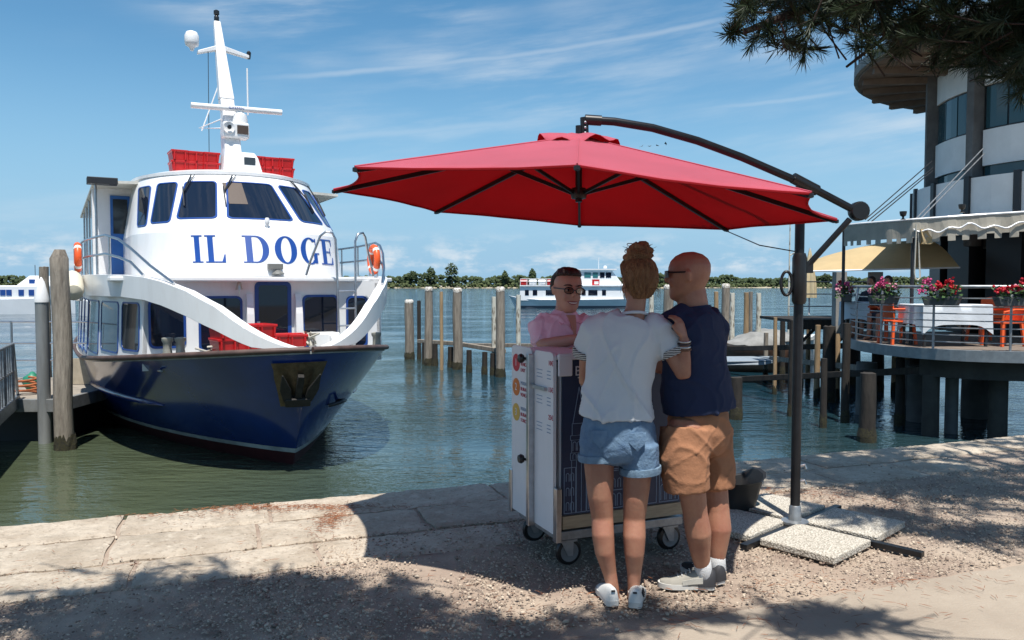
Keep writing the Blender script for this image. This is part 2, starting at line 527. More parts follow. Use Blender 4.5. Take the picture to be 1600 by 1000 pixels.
s = rng.lognormal(-0.1, 0.38, (len(pos), 1)) * np.array([[0.0062, 0.0048, 0.0027]])
s *= rng.uniform(0.75, 1.25, s.shape)
pv, pf = scatter(ico, icf, pos, rand_rot(len(pos), 0.5), s)
peb = bpy.data.materials.new('pebble'); peb.use_nodes = True
nt = peb.node_tree; b = nt.nodes['Principled BSDF']; b.inputs['Roughness'].default_value = 0.9
wn_ = nt.nodes.new('ShaderNodeNewGeometry')
rp = nt.nodes.new('ShaderNodeValToRGB')
rp.color_ramp.elements[0].color = (0.15, 0.105, 0.085, 1); rp.color_ramp.elements[1].color = (0.55, 0.46, 0.36, 1)
e_ = rp.color_ramp.elements.new(0.35); e_.color = (0.31, 0.24, 0.185, 1)
nt.links.new(wn_.outputs['Random Per Island'], rp.inputs[0]); nt.links.new(rp.outputs[0], b.inputs['Base Color'])
tag(raw('gravel', pv, pf, peb, smooth=180), 'pale crushed gravel scattered over the quay', 'gravel', kind='stuff')

# fallen pine needles, brown drifts by the edge and thin litter elsewhere
nd = []
for (cx, cy, n_, sx, sy) in ((-1.92, 5.46, 420, 0.34, 0.05), (-1.35, 5.50, 360, 0.36, 0.035), (-1.18, 5.2, 330, 0.06, 0.17), (-2.6, 5.3, 200, 0.5, 0.04),
                             (0.9, 4.9, 200, 0.6, 0.3), (1.6, 5.9, 420, 0.35, 0.10), (2.2, 5.6, 160, 0.4, 0.2), (1.9, 4.05, 130, 0.7, 0.10), (-2.2, 4.2, 160, 0.9, 0.2),
                             (0.4, 3.7, 260, 0.8, 0.15)):
    for k in range(n_):
        X, Y = rg.gauss(cx, sx), rg.gauss(cy, sy)
        if to_quay(X, Y)[1] < -0.03: nd.append((X, Y, 0.014 + rg.random() * 0.012))
nd = np.array(nd)
tv = [(-0.5, -0.5, 0), (0.5, -0.5, 0), (0.5, 0.5, 0), (-0.5, 0.5, 0), (0, 0, 0.7)]
tf = [(0, 1, 4), (1, 2, 4), (2, 3, 4), (3, 0, 4)]
sc_ = np.stack([rng.uniform(0.025, 0.06, len(nd)), rng.uniform(0.0016, 0.0028, len(nd)), np.full(len(nd), 0.003)], 1)
nv, nf = scatter(tv, tf, nd, rand_rot(len(nd), 0.12), sc_)
tag(raw('pine_litter', nv, nf, mat('dead_needles', (0.25, 0.085, 0.03), 0.9, vary=0.5, scale=4)), 'rust brown fallen pine needles drifted along the quay', 'pine needles', kind='stuff')

# ================================================================== the blue and white passenger ship
# local frame: x aft from the bow tip, y to starboard (left in the picture), z above the water
ship = thing('passenger_ship', 'navy and white passenger ship moored bow on with IL DOGE lettered across its wheelhouse', 'ship',
             (-2.7476, 10.8928, ZW), R(120))
LS = 17.0
def b_deck(a): return 2.55 * math.sqrt(max(0.0, 1 - (1 - min(a, 6.4) / 6.4) ** 2)) * (1 if a < 11 else 1 - 0.10 * ((a - 11) / 6) ** 2)
def z_deck(a): return 1.12 + 0.66 * max(0, 1 - a / 11) ** 1.5
def hull_pt(k, t, sgn, off=0.0):
    a0 = 1.36 * (1 - k) ** 1.15
    a = a0 + (LS - a0) * t ** 1.9
    Bk = 2.02 + 0.53 * k ** 0.8
    Lk = 8.6 - 2.2 * k
    e = 1.20 - 0.70 * k ** 0.8
    x = min(a - a0, Lk)
    bb = Bk * (1 - (1 - x / Lk) ** 2) ** e
    if a > 11: bb *= 1 - 0.10 * ((a - 11) / 6) ** 2
    z = -0.5 + k * (z_deck(a) + 0.5)
    return Vector((a, sgn * (bb + off), z))
def k_of(z, a): return (z + 0.5) / (z_deck(a) + 0.5)
navy = mat('navy_hull_paint', (0.014, 0.042, 0.20), 0.18, vary=0.35, scale=1.1, coat=0.5, dirt=0.16, dcol=(0.05, 0.06, 0.09), bump=0.06, bscale=1.3)
antifoul = mat('antifouling', (0.07, 0.012, 0.014), 0.6, vary=0.4, scale=3)
boot = mat('boot_stripe', (0.50, 0.55, 0.56), 0.5, vary=0.4, scale=3)
NT = 56
def strip(z_lo, z_hi, name, m, nk=10, off=0.0, parent=ship):
    rings = []
    for i in range(nk + 1):
        ring = []
        for sgn in (1, -1):
            rr = range(NT, -1, -1) if sgn == 1 else range(1, NT + 1)
            for j in rr:
                t = j / NT
                k = k0 = 0.5
                for _ in range(6):
                    p_ = hull_pt(k, t, 1)
                    lo = z_lo if z_lo is not None else z_deck(p_.x)
                    hi = z_hi if z_hi is not None else z_deck(p_.x)
                    zt = lo + (hi - lo) * i / nk
                    k = max(0.0, min(1.0, k_of(zt, p_.x)))
                ring.append(hull_pt(k, t, sgn, off))
        rings.append(ring)
    mb = MB(); mb.loft(rings, caps=False, closed=False)
    n = len(rings[0])
    mb.f.append(tuple(i * n for i in range(nk + 1)) + tuple(i * n + n - 1 for i in range(nk, -1, -1)))
    return mb.obj(name, m, parent, smooth=60)
strip(-0.5, 0.20, 'bottom_paint', antifoul, 4)
strip(0.20, 0.27, 'boot_stripe', boot, 1, 0.002)
hull = strip(0.27, None, 'hull', navy, 14)
# rub rail along the deck edge
mb = MB()
for sgn in (1, -1):
    pts = [hull_pt(1, (j / 60), sgn, 0.02) + Vector((-0.03 if j == 0 else 0, 0, 0.0)) for j in range(61)]
    mb.tube(pts, 0.04, 8)
mb.obj('rub_rail', mat('rubbing_strake', (0.10, 0.06, 0.05), 0.6, vary=0.5, scale=4), ship, smooth=60)
# spray rail aft on the hull side
for z0, t0, t1 in ((0.78, 0.36, 0.95),):
    mb = MB()
    for sgn in (1, -1):
        pts = []
        for j in range(25):
            t = t0 + (t1 - t0) * j / 24
            p_ = hull_pt(k_of(z0, LS * t ** 1.9), t, sgn, 0.015); pts.append(p_)
        mb.tube(pts, [0.012] + [0.04] * 24, 6)
    mb.obj('spray_rail', navy, ship, smooth=60)
# deck
mb = MB()
aa = [6.4 * (i / 24) ** 1.6 for i in range(25)] + [8, 10, 12, 14, 16, 17]
mb.slab([[(a, -(b_deck(a) - 0.02), z_deck(a) - 0.02) for a in aa], [(a, b_deck(a) - 0.02, z_deck(a) - 0.02) for a in aa]], (0, 0, -0.04))
mb.obj('deck', mat('deck_grey', (0.34, 0.36, 0.36), 0.7, vary=0.3, scale=5), ship)
# side fittings: fairlead on the starboard bow, bow ring to port
mb = MB(); p_ = hull_pt(0.90, 0.31, 1, 0.02); mb.tube([p_ + Vector((-0.09, 0, 0)), p_ + Vector((0, 0.03, 0)), p_ + Vector((0.09, 0, 0))], 0.02, 8)
mb.obj('fairlead', steel, ship, smooth=60)
mb = MB()
c_ = hull_pt(0.62, 0.16, -1, 0.0)
mb.tube([c_ + Vector(q_) for q_ in ((0.2, 0.02, 0), (0.16, -0.16, 0.03), (-0.02, -0.22, 0.05), (-0.14, -0.1, 0.04), (-0.1, 0.06, 0.0))], 0.028, 8)
mb.obj('bow_fender', dark_metal, ship, smooth=60)
# anchor pocket and stockless anchor, starboard of the stem
pocket_m = mat('rusty_plate', (0.17, 0.12, 0.07), 0.45, 0.5, vary=0.6, scale=6, dirt=0.8, dcol=(0.10, 0.04, 0.015))
def hull_at(a, z, sgn, off):
    t = max(1e-4, ((a - 0.6) / (LS)) if a > 0.6 else 1e-4) ** (1 / 1.9)
    k = k_of(z, a)
    for _ in range(30):
        p_ = hull_pt(k, t, sgn, off)
        k = max(0, min(1, k + (z - p_.z) / 2.3)); t = max(1e-4, t + (a - p_.x) * 0.02)
    return hull_pt(k, t, sgn, off)
rows = []
for j in range(7):
    z = 1.58 - 0.62 * j / 6
    row = []
    for i in range(9):
        u = i / 8 * 2 - 1
        half = 0.36 - 0.16 * j / 6
        s = u * half + 0.12
        k = k_of(z, 0.4)
        # walk round the stem by arc length s (starboard positive)
        t = abs(s); sg = 1 if s >= 0 else -1
        tt = 0.0
        acc = 0.0; prev = hull_pt(k, 0.0, sg)
        while acc < t and tt < 0.5:
            tt += 0.004; cur = hull_pt(k, tt, sg); acc += (cur - prev).length; prev = cur
        row.append(prev + Vector((-0.025, 0.012 * sg, 0)))
    rows.append(row)
mb = MB(); mb.slab(rows, (-0.012, 0.006, 0.0))
pock = mb.obj('anchor_pocket', pocket_m, ship)
cen = (rows[3][4] + rows[3][3]) / 2
ax = (rows[3][8] - rows[3][0]).normalized(); dn = (rows[6][4] - rows[0][4]).normalized(); out = dn.cross(ax).normalized()
if out.x > 0: out = -out
def AP(u, v, w=0.06): return cen + ax * u + dn * v + out * w
mb = MB()
mb.bar(AP(0, -0.20), AP(0, 0.20), 0.09, 0.08, out)
mb.bar(AP(-0.17, 0.23, 0.07), AP(0.17, 0.23, 0.07), 0.13, 0.11, out)
for sg in (-1, 1):
    a0, a1 = AP(sg * 0.13, 0.22, 0.06), AP(sg * 0.25, -0.24, 0.10)
    mb.loft([[a0 + ax * (sg * x) + out * y for x, y in ((-0.05, -0.04), (0.06, -0.04), (0.06, 0.05), (-0.05, 0.05))],
             [AP(sg * 0.21, 0.02, 0.08) + ax * (sg * x) + out * y for x, y in ((-0.10, -0.02), (0.05, -0.02), (0.05, 0.03), (-0.10, 0.03))],
             [a1 + ax * (sg * x) + out * y for x, y in ((-0.012, -0.01), (0.012, -0.01), (0.012, 0.01), (-0.012, 0.01))]])
mb.obj('anchor', mat('anchor_iron', (0.035, 0.032, 0.030), 0.6, 0.4, vary=0.5, scale=9, bump=0.4, bscale=30), ship, smooth=30, bevel=0.012)

# sweeping bulwark arches
A_top = [(0.02, 1.80), (0.12, 1.90), (0.27, 2.04), (0.62, 2.36), (1.06, 2.58), (1.52, 2.71), (2.0, 2.78), (2.75, 2.82), (4.4, 2.84), (7, 2.84), (10, 2.82), (14, 2.80)]
A_low = [(0.02, 1.78), (0.12, 1.79), (0.27, 1.82), (0.62, 2.03), (1.06, 2.22), (1.52, 2.36), (2.0, 2.44), (2.75, 2.48), (4.4, 2.48), (7, 2.46), (10, 2.44), (14, 2.42)]
def interp(tab, a):
    return float(np.interp(a, [t[0] for t in tab], [t[1] for t in tab]))
for sgn in (1, -1):
    grid = []
    for i in range(49):
        a = 0.02 + 13.9 * (i / 48) ** 2.1
        zt, zl = interp(A_top, a), interp(A_low, a)
        row = []
        for j in range(5):
            z = zl + (zt - zl) * j / 4
            row.append((a, sgn * (b_deck(a) + 0.005 + 0.03 * (z - z_deck(a))), z))
        grid.append(row)
    off = [[Vector(p_) + Vector((0.03, -sgn * 0.13, 0)) for p_ in r] for r in grid]
    mb = MB(); mb.slab(grid, off)
    mb.obj('arch_bulwark', white_paint, ship, smooth=40, bevel=0.025, seg=3)

# lower cabin: side walls and front wall with real window openings drawn as framed panes
def win(parent, P, frame_m, pane_m, fr=0.035, proud=0.012, name='window', n=1):
    """P(u,v) maps the unit square onto the wall, N(u,v) is found by differences"""
    e = 1e-3
    def nrm(u, v):
        du = P(min(1, u + e), v) - P(max(0, u - e), v); dv = P(u, min(1, v + e)) - P(u, max(0, v - e))
        return du.cross(dv).normalized()
    c = P(0.5, 0.5); nn = nrm(0.5, 0.5)
    flip = 1
    if nn.x > 0.75 or (abs(nn.x) < 0.75 and nn.y * c.y < 0): flip = -1
    wu = (P(1, 0.5) - P(0, 0.5)).length; wv = (P(0.5, 1) - P(0.5, 0)).length
    fu, fv = fr / wu, fr / wv
    def Q(u, v, d): return P(u, v) + nrm(u, v) * flip * d
    # rounded rectangle loops
    def loop(mu, mv, rad):
        pts = []
        ru, rv = rad / wu, rad / wv
        for cu, cv, a0 in ((1 - mu - ru, 1 - mv - rv, 0), (mu + ru, 1 - mv - rv, 90), (mu + ru, mv + rv, 180), (1 - mu - ru, mv + rv, 270)):
            for k in range(5):
                a = R(a0 + 22.5 * k); pts.append((cu + ru * math.cos(a), cv + rv * math.sin(a)))
        # extra points on long edges so that frames follow curved walls
        outp = []
        for i in range(len(pts)):
            p0, p1 = pts[i], pts[(i + 1) % len(pts)]
            outp.append(p0)
            if i % 5 == 4:
                for k in range(1, 6): outp.append((p0[0] + (p1[0] - p0[0]) * k / 6, p0[1] + (p1[1] - p0[1]) * k / 6))
        return outp
    rad = min(0.09, wu * 0.25, wv * 0.25)
    L0, L1 = loop(0, 0, rad), loop(fu, fv, max(0.015, rad - fr * 0.6))
    mb = MB()
    rings = [[Q(*p_, 0.0) for p_ in L0], [Q(*p_, proud) for p_ in L0], [Q(*p_, proud) for p_ in L1], [Q(*p_, 0.001) for p_ in L1]]
    mb.loft(rings, caps=False)
    f = mb.obj(name, frame_m, parent)
    mb = MB()
    n = len(L1)
    rings = [[Q(0.5 + (u - 0.5) * k, 0.5 + (v - 0.5) * k, 0.004) for u, v in L1] for k in (1.0, 0.8, 0.6, 0.4, 0.2, 0.02)]
    mb.loft(rings, caps=False); mb.f.append(tuple(range(5 * n, 6 * n)))
    mb.obj('pane', pane_m, f, smooth=60)
    return f
def cab_y(a): return b_deck(a) - 0.06
A_F = 2.3      # front wall
for sgn in (1, -1):
    grid = []
    a_s = [A_F + (13.5 - A_F) * (i / 30) ** 1.5 for i in range(31)]
    for a in a_s:
        grid.append([(a, sgn * (cab_y(a) - 0.05 * (z - 1.4)), z) for z in np.linspace(z_deck(a) - 0.05, 2.70, 5)])
    off = [[Vector(p_) + Vector((0, -sgn * 0.06, 0)) for p_ in r] for r in grid]
    mb = MB(); mb.slab(grid, off); side = mb.obj('cabin_side', white_paint, ship, smooth=40)
    for (a0, a1) in ((2.42, 3.12), (3.27, 4.35), (4.55, 5.9), (6.1, 7.6), (7.85, 9.3), (9.6, 11.1)):
        def P(u, v, a0=a0, a1=a1):
            z0 = z_deck((a0 + a1) / 2) + 0.10
            z = z0 + (2.40 - z0) * v
            a = a0 + (a1 - a0) * u + 0.05 * (v - 0.5)
            return Vector((a, sgn * (cab_y(a) - 0.05 * (z - 1.4)), z))
        win(side, P, blue_trim, grey_glass, 0.025)
mb = MB()
mb.box((A_F + 0.03, 0, 2.05), (0.06, 2 * cab_y(A_F) - 0.02, 1.36))
front = mb.obj('cabin_front', white_paint, ship)
def fwin(v0, v1, z0, z1, name='window', fr=0.035, pane=dark_glass):
    return win(front, lambda u, v: Vector((A_F - 0.001, -(v0 + (v1 - v0) * u), z0 + (z1 - z0) * v)), blue_trim, pane, fr, name=name)
fwin(-1.80, -1.27, 1.70, 2.45); fwin(-1.09, -0.43, 1.62, 2.49)
fwin(0.52, 1.13, 1.62, 2.50); fwin(1.26, 1.64, 1.60, 2.48)
door = fwin(-0.24, 0.34, 1.55, 2.72, 'door', 0.06)
mb = MB(); mb.tube([(A_F - 0.03, 0.19, 2.0), (A_F - 0.07, 0.19, 2.0), (A_F - 0.07, 0.08, 2.0)], 0.012, 6); mb.box((A_F - 0.02, 0.19, 2.0), (0.02, 0.05, 0.16))
mb.obj('door_handle', steel, door)
for v0 in (-0.33, 0.44):
    mb = MB()
    mb.loft([[(A_F - 0.002, -v0 + sx * w_, z) for sx in (-1, 1)] + [(A_F - d_, -v0 + sx * w_, z) for sx in (1, -1)] for z, w_, d_ in ((1.6, 0.06, 0.16), (2.2, 0.055, 0.13), (2.4, 0.05, 0.10), (2.52, 0.045, 0.05))])
    mb.obj('door_buttress', white_paint, front)
# bell beside the door
mb = MB(); mb.lathe([(0.0, 0.10), (0.02, 0.095), (0.035, 0.06), (0.045, 0.0), (0.06, -0.03)], 12, (A_F - 0.12, 0.50, 2.62)); mb.tube([(A_F, 0.5, 2.73), (A_F - 0.12, 0.5, 2.73), (A_F - 0.12, 0.5, 2.70)], 0.012, 6)
mb.tube([(A_F - 0.12, 0.5, 2.6), (A_F - 0.12, 0.5, 2.48)], 0.008, 5)
mb.obj('ship_bell', mat('bell_bronze', (0.55, 0.52, 0.45), 0.3, 0.8), ship, smooth=50)

# upper deck slab
mb = MB()
rows = []
for s in np.linspace(-1, 1, 25):
    y = s * 2.28
    a0 = 2.02 + 0.75 * abs(s) ** 2.6
    rows.append([(a0, y, 2.79), (a0 + 0.6, y, 2.79), (6, y * 1.06, 2.79), (13.8, y * 1.06, 2.78)])
mb.slab(rows, (0, 0, -0.075))
mb.obj('upper_deck', white_paint, ship, bevel=0.02)

# wheelhouse
LV = [(2.80, 2.33, 1.82, 2.4), (3.53, 2.60, 1.82, 2.4), (4.62, 4.02, 1.64, 2.2)]
def wh(i, t, ph, off=0.0):
    A_, B_ = LV[i], LV[i + 1]
    z, af, vh, dl = [A_[k] + (B_[k] - A_[k]) * t for k in range(4)]
    dlv = math.sin(ph); 
    return Vector((af + dl * (1 - math.cos(ph)) - off * math.cos(ph), -(vh + off) * math.sin(ph), z))
PH = [R(d) for d in np.linspace(-90, 90, 61)]
A_END = 8.2
def band(i, ts, name, m, parent):
    rings = []
    for t in ts:
        ring = [wh(i, t, p_) for p_ in PH]
        ring = [Vector((A_END, ring[0].y, ring[0].z))] + ring + [Vector((A_END, ring[-1].y, ring[-1].z))]
        rings.append(ring)
    mb = MB(); mb.loft(rings, caps=False, closed=False)
    n = len(rings[0]); 
    mb.f.append((0, (len(rings) - 1) * n, len(rings) * n - 1, n - 1))
    return mb.obj(name, m, parent, smooth=50)
low_wh = band(0, [0, 0.33, 0.66, 1], 'wheelhouse_front', white_paint, ship)
up_wh = band(1, [0, 0.25, 0.5, 0.75, 1], 'wheelhouse_top', white_paint, ship)
def wpane(pb0, pb1, pt0, pt1, t0=0.20, t1=0.86):
    def P(u, v):
        a = R(pb0 + (pb1 - pb0) * u) * (1 - v) + R(pt0 + (pt1 - pt0) * u) * v
        return wh(1, t0 + (t1 - t0) * v, a)
    return win(up_wh, P, blue_trim, dark_glass, 0.03)
wpane(-74, -64, -75, -60, 0.12, 0.84); wpane(-61, -47, -55, -40, 0.15, 0.86); wpane(-43.5, -21.5, -36, -17.5)
wpane(-17, 19.5, -12.5, 14.5); wpane(24, 46, 18.5, 35); wpane(50, 62, 40, 55, 0.2, 0.86); wpane(66, 76, 61, 75, 0.15, 0.84)
# roof
mb = MB()
def roof_ring(off, z):
    ring = []
    for p_ in PH:
        q_ = wh(1, 1.0, p_, off); ring.append(Vector((q_.x, q_.y, z)))
    return [Vector((A_END, ring[0].y, z))] + ring + [Vector((A_END, ring[-1].y, z))]
mb.loft([roof_ring(-0.02, 4.60), roof_ring(0.03, 4.62), roof_ring(0.03, 4.67), roof_ring(-0.15, 4.72), roof_ring(-0.9, 4.76)])
mb.obj('wheelhouse_roof', white_paint, ship, smooth=40)
# wipers, each an arm from the roof edge
for ph, dph in ((-31, -6), (-8, -7), (30, 9), (52, 7)):
    mb = MB()
    p0, p1, p2 = wh(1, 0.98, R(ph), 0.05), wh(1, 0.66, R(ph + dph), 0.05), wh(1, 0.42, R(ph + dph * 1.1), 0.03)
    mb.tube([p0, p1], 0.012, 5); mb.tube([wh(1, 0.98, R(ph + 2), 0.05), p1], 0.008, 5); mb.bar(p1 + (p1 - p2) * 0.4, p2, 0.018, 0.03)
    mb.obj('wiper', dark_metal, up_wh)
# brown blind seen behind the centre pane
mb = MB(); 
mb.slab([[wh(1, t_, R(p_), 0.006) for p_ in np.linspace(-15 + 3 * (0.86 - t_), -4, 5)] for t_ in np.linspace(0.84, 0.46, 4)], (-0.003, 0, 0.002))
mb.obj('sun_visor', mat('visor_brown', (0.10, 0.075, 0.06), 0.5), up_wh)

# lettering, drawn as thick serif strokes and wrapped on the curved front
letters_blue = mat('letter_blue', (0.010, 0.06, 0.28), 0.4)
def poly_letter(polys, p0, p1, name):
    """polys: closed outlines in a unit box; p0..p1 the angles of the left and right sides"""
    z0, z1 = 3.02, 3.465
    def M(x, y):
        t = (z0 + (z1 - z0) * y - LV[0][0]) / (LV[1][0] - LV[0][0])
        return t, R(p0 + (p1 - p0) * x)
    mb = MB()
    for quad in polys:          # quads as 4 corner lists, subdivided along u
        n = 5
        top, bot = [], []
        for i in range(n + 1):
            u = i / n
            a = [quad[0][k] + (quad[1][k] - quad[0][k]) * u for k in (0, 1)]
            c_ = [quad[3][k] + (quad[2][k] - quad[3][k]) * u for k in (0, 1)]
            top.append(wh(0, *M(*a), 0.008)); bot.append(wh(0, *M(*c_), 0.008))
        mb.slab([top, bot], [[Vector(p_) + Vector((0.012, 0, 0)) for p_ in r] for r in (top, bot)])
    mb.obj(name, letters_blue, low_wh)
def rect(x0, y0, x1, y1): return ((x0, y0), (x1, y0), (x1, y1), (x0, y1))
SERF = 0.045
def arc(cx, cy, rx0, ry0, rx1, ry1, a0, a1, n=14):
    out_ = []
    for i in range(n):
        t0, t1 = R(a0 + (a1 - a0) * i / n), R(a0 + (a1 - a0) * (i + 1) / n)
        out_.append(((cx + rx0 * math.cos(t0), cy + ry0 * math.sin(t0)), (cx + rx0 * math.cos(t1), cy + ry0 * math.sin(t1)),
                     (cx + rx1 * math.cos(t1), cy + ry1 * math.sin(t1)), (cx + rx1 * math.cos(t0), cy + ry1 * math.sin(t0))))
    return out_
poly_letter([rect(0.26, 0, 0.74, 1), rect(0, 0, 1, SERF), rect(0, 1 - SERF, 1, 1)], -36, -30.6, 'letter')
poly_letter([rect(0.14, 0, 0.42, 1), rect(0, 0, 0.95, SERF), rect(0, 1 - SERF, 0.56, 1), ((0.80, 0.0), (1.0, 0.0), (1.0, 0.30), (0.95, 0.30))], -29.4, -19.8, 'letter')
poly_letter([rect(0.12, 0, 0.36, 1), rect(0, 0, 0.52, SERF), rect(0, 1 - SERF, 0.52, 1)] + arc(0.5, 0.5, 0.50, 0.5, 0.25, 0.455, -90, 90), -11.5, 1.3, 'letter')
poly_letter(arc(0.5, 0.5, 0.5, 0.52, 0.23, 0.47, 0, 360, 28), 4.2, 16.6, 'letter')
poly_letter(arc(0.5, 0.5, 0.5, 0.52, 0.24, 0.47, 48, 312, 22) + [rect(0.60, 0.38, 1.05, 0.38 + SERF), rect(0.70, 0.03, 0.92, 0.40), ((0.80, 0.98), (0.88, 0.98), (0.88, 0.66), (0.85, 0.66))], 19.0, 31.5, 'letter')
poly_letter([rect(0.14, 0, 0.42, 1), rect(0, 0, 0.95, SERF), rect(0, 1 - SERF, 0.95, 1), rect(0.42, 0.48, 0.75, 0.48 + SERF), rect(0.74, 0.36, 0.79, 0.66), ((0.82, 0.0), (1.0, 0.0), (1.0, 0.28), (0.95, 0.28)), ((0.90, 0.74), (0.95, 0.74), (0.95, 1.0), (0.82, 1.0))], 33.8, 46.5, 'letter')
# small floodlights and camera on the front
for ph, z in ((3, 2.98), (0.0, 0)):
    if z:
        mb = MB(); p_ = wh(0, 0.22, R(ph), 0.06); mb.box(p_, (0.08, 0.24, 0.09)); q_ = wh(0, 0.07, R(ph + 1), 0.07); mb.lathe([(0.03, 0.05), (0.10, 0.0), (0.10, -0.02)], 10, q_)
        mb.obj('floodlight', mat('lamp_grey', (0.16, 0.16, 0.15), 0.4), ship, bevel=0.006)
mb = MB(); p_ = wh(1, 0.13, R(2), 0.08); mb.lathe([(0.025, 0.10), (0.04, 0.07), (0.04, 0.0), (0.015, -0.03), (0.02, -0.08)], 10, p_)
mb.obj('deck_camera', white_paint, ship, smooth=50)

# mast with radar
MZ = 4.72
mb = MB()
def sq(c, w, d): return [Vector(c) + Vector((i * d, j * w, 0)) for i, j in ((-1, -1), (-1, 1), (1, 1), (1, -1))]
mb.loft([sq((5.0, 0.03, MZ), 0.21, 0.24), sq((5.1, 0.03, 5.22), 0.15, 0.2), sq((5.2, 0.03, 5.55), 0.15, 0.18), sq((5.36, 0.03, 5.95), 0.12, 0.15), sq((5.55, 0.03, 6.25), 0.13, 0.14)])
mast = mb.obj('mast', white_paint, ship, bevel=0.03, seg=3)
mb = MB(); mb.loft([sq((5.52, 0.03, 6.25), 0.135, 0.12), sq((6.38, 0.03, 7.98), 0.065, 0.07)])
mb.obj('upper_mast', white_paint, mast, bevel=0.02)
mb = MB()
mb.loft([[(5.02 + i * 0.14, -0.03 + j * 0.24, z) for i, j in ((-1, -1), (-1, 1), (1, 1), (1, -1))] for z in (5.42, 5.72)])
mb.obj('horn_box', white_paint, mast, bevel=0.04, seg=3)
mb = MB(); mb.lathe([(0.02, 0.18), (0.05, 0.15), (0.06, 0.08), (0.11, 0.0), (0.105, -0.01), (0.03, 0.03)], 16, (4.86, 0.11, 5.60), Matrix.Rotation(R(90), 3, 'Y'))
mb.obj('horn', white_paint, mast, smooth=40)
mb = MB(); mb.lathe([(0.0, 0.02), (0.04, 0.02), (0.04, 0.0)], 10, (4.83, 0.11, 5.60), Matrix.Rotation(R(-90), 3, 'Y')); mb.obj('horn_mouth', black_plastic, mast)
mb = MB(); mb.box((4.88, -0.14, 5.58), (0.03, 0.20, 0.16)); mb.obj('lamp_recess', mat('dark_brown', (0.06, 0.04, 0.03), 0.5), mast)
mb = MB(); mb.lathe([(0.14, 0.0), (0.14, 0.08), (0.12, 0.18), (0.06, 0.22)], 16, (5.1, -0.14, 5.72)); mb.obj('radar_motor', white_paint, mast, smooth=40)
mb = MB(); mb.loft([[(5.08 + 0.06 * math.cos(t), y, 6.00 - 0.025 * y + 0.055 * math.sin(t)) for t in np.linspace(0, 2 * PI, 12, endpoint=False)] for y in (-0.92, -0.9, 0.72, 0.74)])
mb.loft([sq((5.1, -0.12, 5.9), 0.06, 0.06), sq((5.1, -0.12, 6.0), 0.06, 0.06)])
radar = mb.obj('radar_bar', white_paint, mast, smooth=40)
def text_mesh(txt, size, m, name, parent, M4, ext=0.002, align='CENTER'):
    cu = bpy.data.curves.new(name, 'FONT'); cu.body = txt; cu.size = size; cu.extrude = ext
    cu.align_x = align; cu.align_y = 'CENTER'; cu.resolution_u = 2
    o = bpy.data.objects.new(name, cu); C.objects.link(o)
    dg = bpy.context.evaluated_depsgraph_get()
    me = bpy.data.meshes.new_from_object(o.evaluated_get(dg))
    bpy.data.objects.remove(o); bpy.data.curves.remove(cu)
    me.transform(M4)
    me.materials.clear()
    return link(name, me, m, parent)
def frame4(o_, x, y):
    x, y = Vector(x).normalized(), Vector(y).normalized(); z = x.cross(y)
    M4 = Matrix((x, y, z)).transposed().to_4x4(); M4.translation = o_
    return M4
text_mesh('GARMIN', 0.075, blue_trim, 'lettering', radar, frame4((5.012, -0.06, 6.0), (0, -1, 0.02), (0, 0, 1)))
for y0, y1, z0 in ((0.09, 0.46, 7.02), (-0.05, -0.52, 7.10)):
    mb = MB(); zz = 7.22 if y1 > 0 else 7.26
    mb.loft([[(6.0, y0, 7.36 + dz) for dz in (0.05, -0.05)] + [(6.12, y0, 7.36 + dz) for dz in (-0.05, 0.05)], [(6.0, y1, zz + dz) for dz in (0.035, -0.025)] + [(6.12, y1, zz + dz) for dz in (-0.025, 0.035)]])
    mb.obj('crossarm', white_paint, mast, bevel=0.01)
mb = MB(); mb.lathe([(0.03, -0.16), (0.05, -0.10), (0.12, -0.06), (0.135, 0.0), (0.135, 0.12), (0.10, 0.2), (0.02, 0.23)], 16, (6.05, 0.56, 7.40)); mb.obj('antenna_dome', white_paint, mast, smooth=50)
mb = MB(); mb.lathe([(0.03, -0.07), (0.04, 0.0), (0.045, 0.06), (0.02, 0.09)], 10, (6.05, -0.52, 7.30)); mb.obj('nav_light', black_plastic, mast, smooth=40)
mb = MB(); mb.lathe([(0.03, 0), (0.05, 0.06), (0.05, 0.12), (0.03, 0.15), (0.055, 0.17), (0.055, 0.24), (0.02, 0.26)], 10, (6.40, 0.03, 7.96)); mb.obj('nav_light', black_plastic, mast, smooth=40)
mb = MB(); mb.tube([(5.3, -0.33, 5.95), (5.32, -0.33, 6.85)], 0.016, 6); mb.obj('whip_antenna', white_paint, mast)
mb = MB(); mb.tube([(5.9, 0.30, MZ + 0.05), (6.05, 0.26, 7.28)], 0.007, 5); mb.obj('stay', dark_metal, mast)
mb = MB(); mb.tube([(5.9, 0.10, 6.6), (5.75, 0.45, 5.65)], 0.012, 5); mb.tube([(5.35, 0.12, 5.85), (5.6, 0.52, 5.67), (5.35, 0.14, 5.66)], 0.014, 5); mb.obj('spreader', white_paint, mast)
mb = MB(); mb.loft([sq((4.7, -0.2, MZ), 0.24, 0.15), sq((4.74, -0.2, MZ + 0.30), 0.17, 0.13), sq((4.8, -0.2, MZ + 0.42), 0.12, 0.09)]); sl_ = mb.obj('searchlight', white_paint, ship, bevel=0.03)
mb = MB(); mb.box((4.59, -0.2, MZ + 0.24), (0.02, 0.2, 0.14)); mb.obj('lens', grey_glass, sl_)

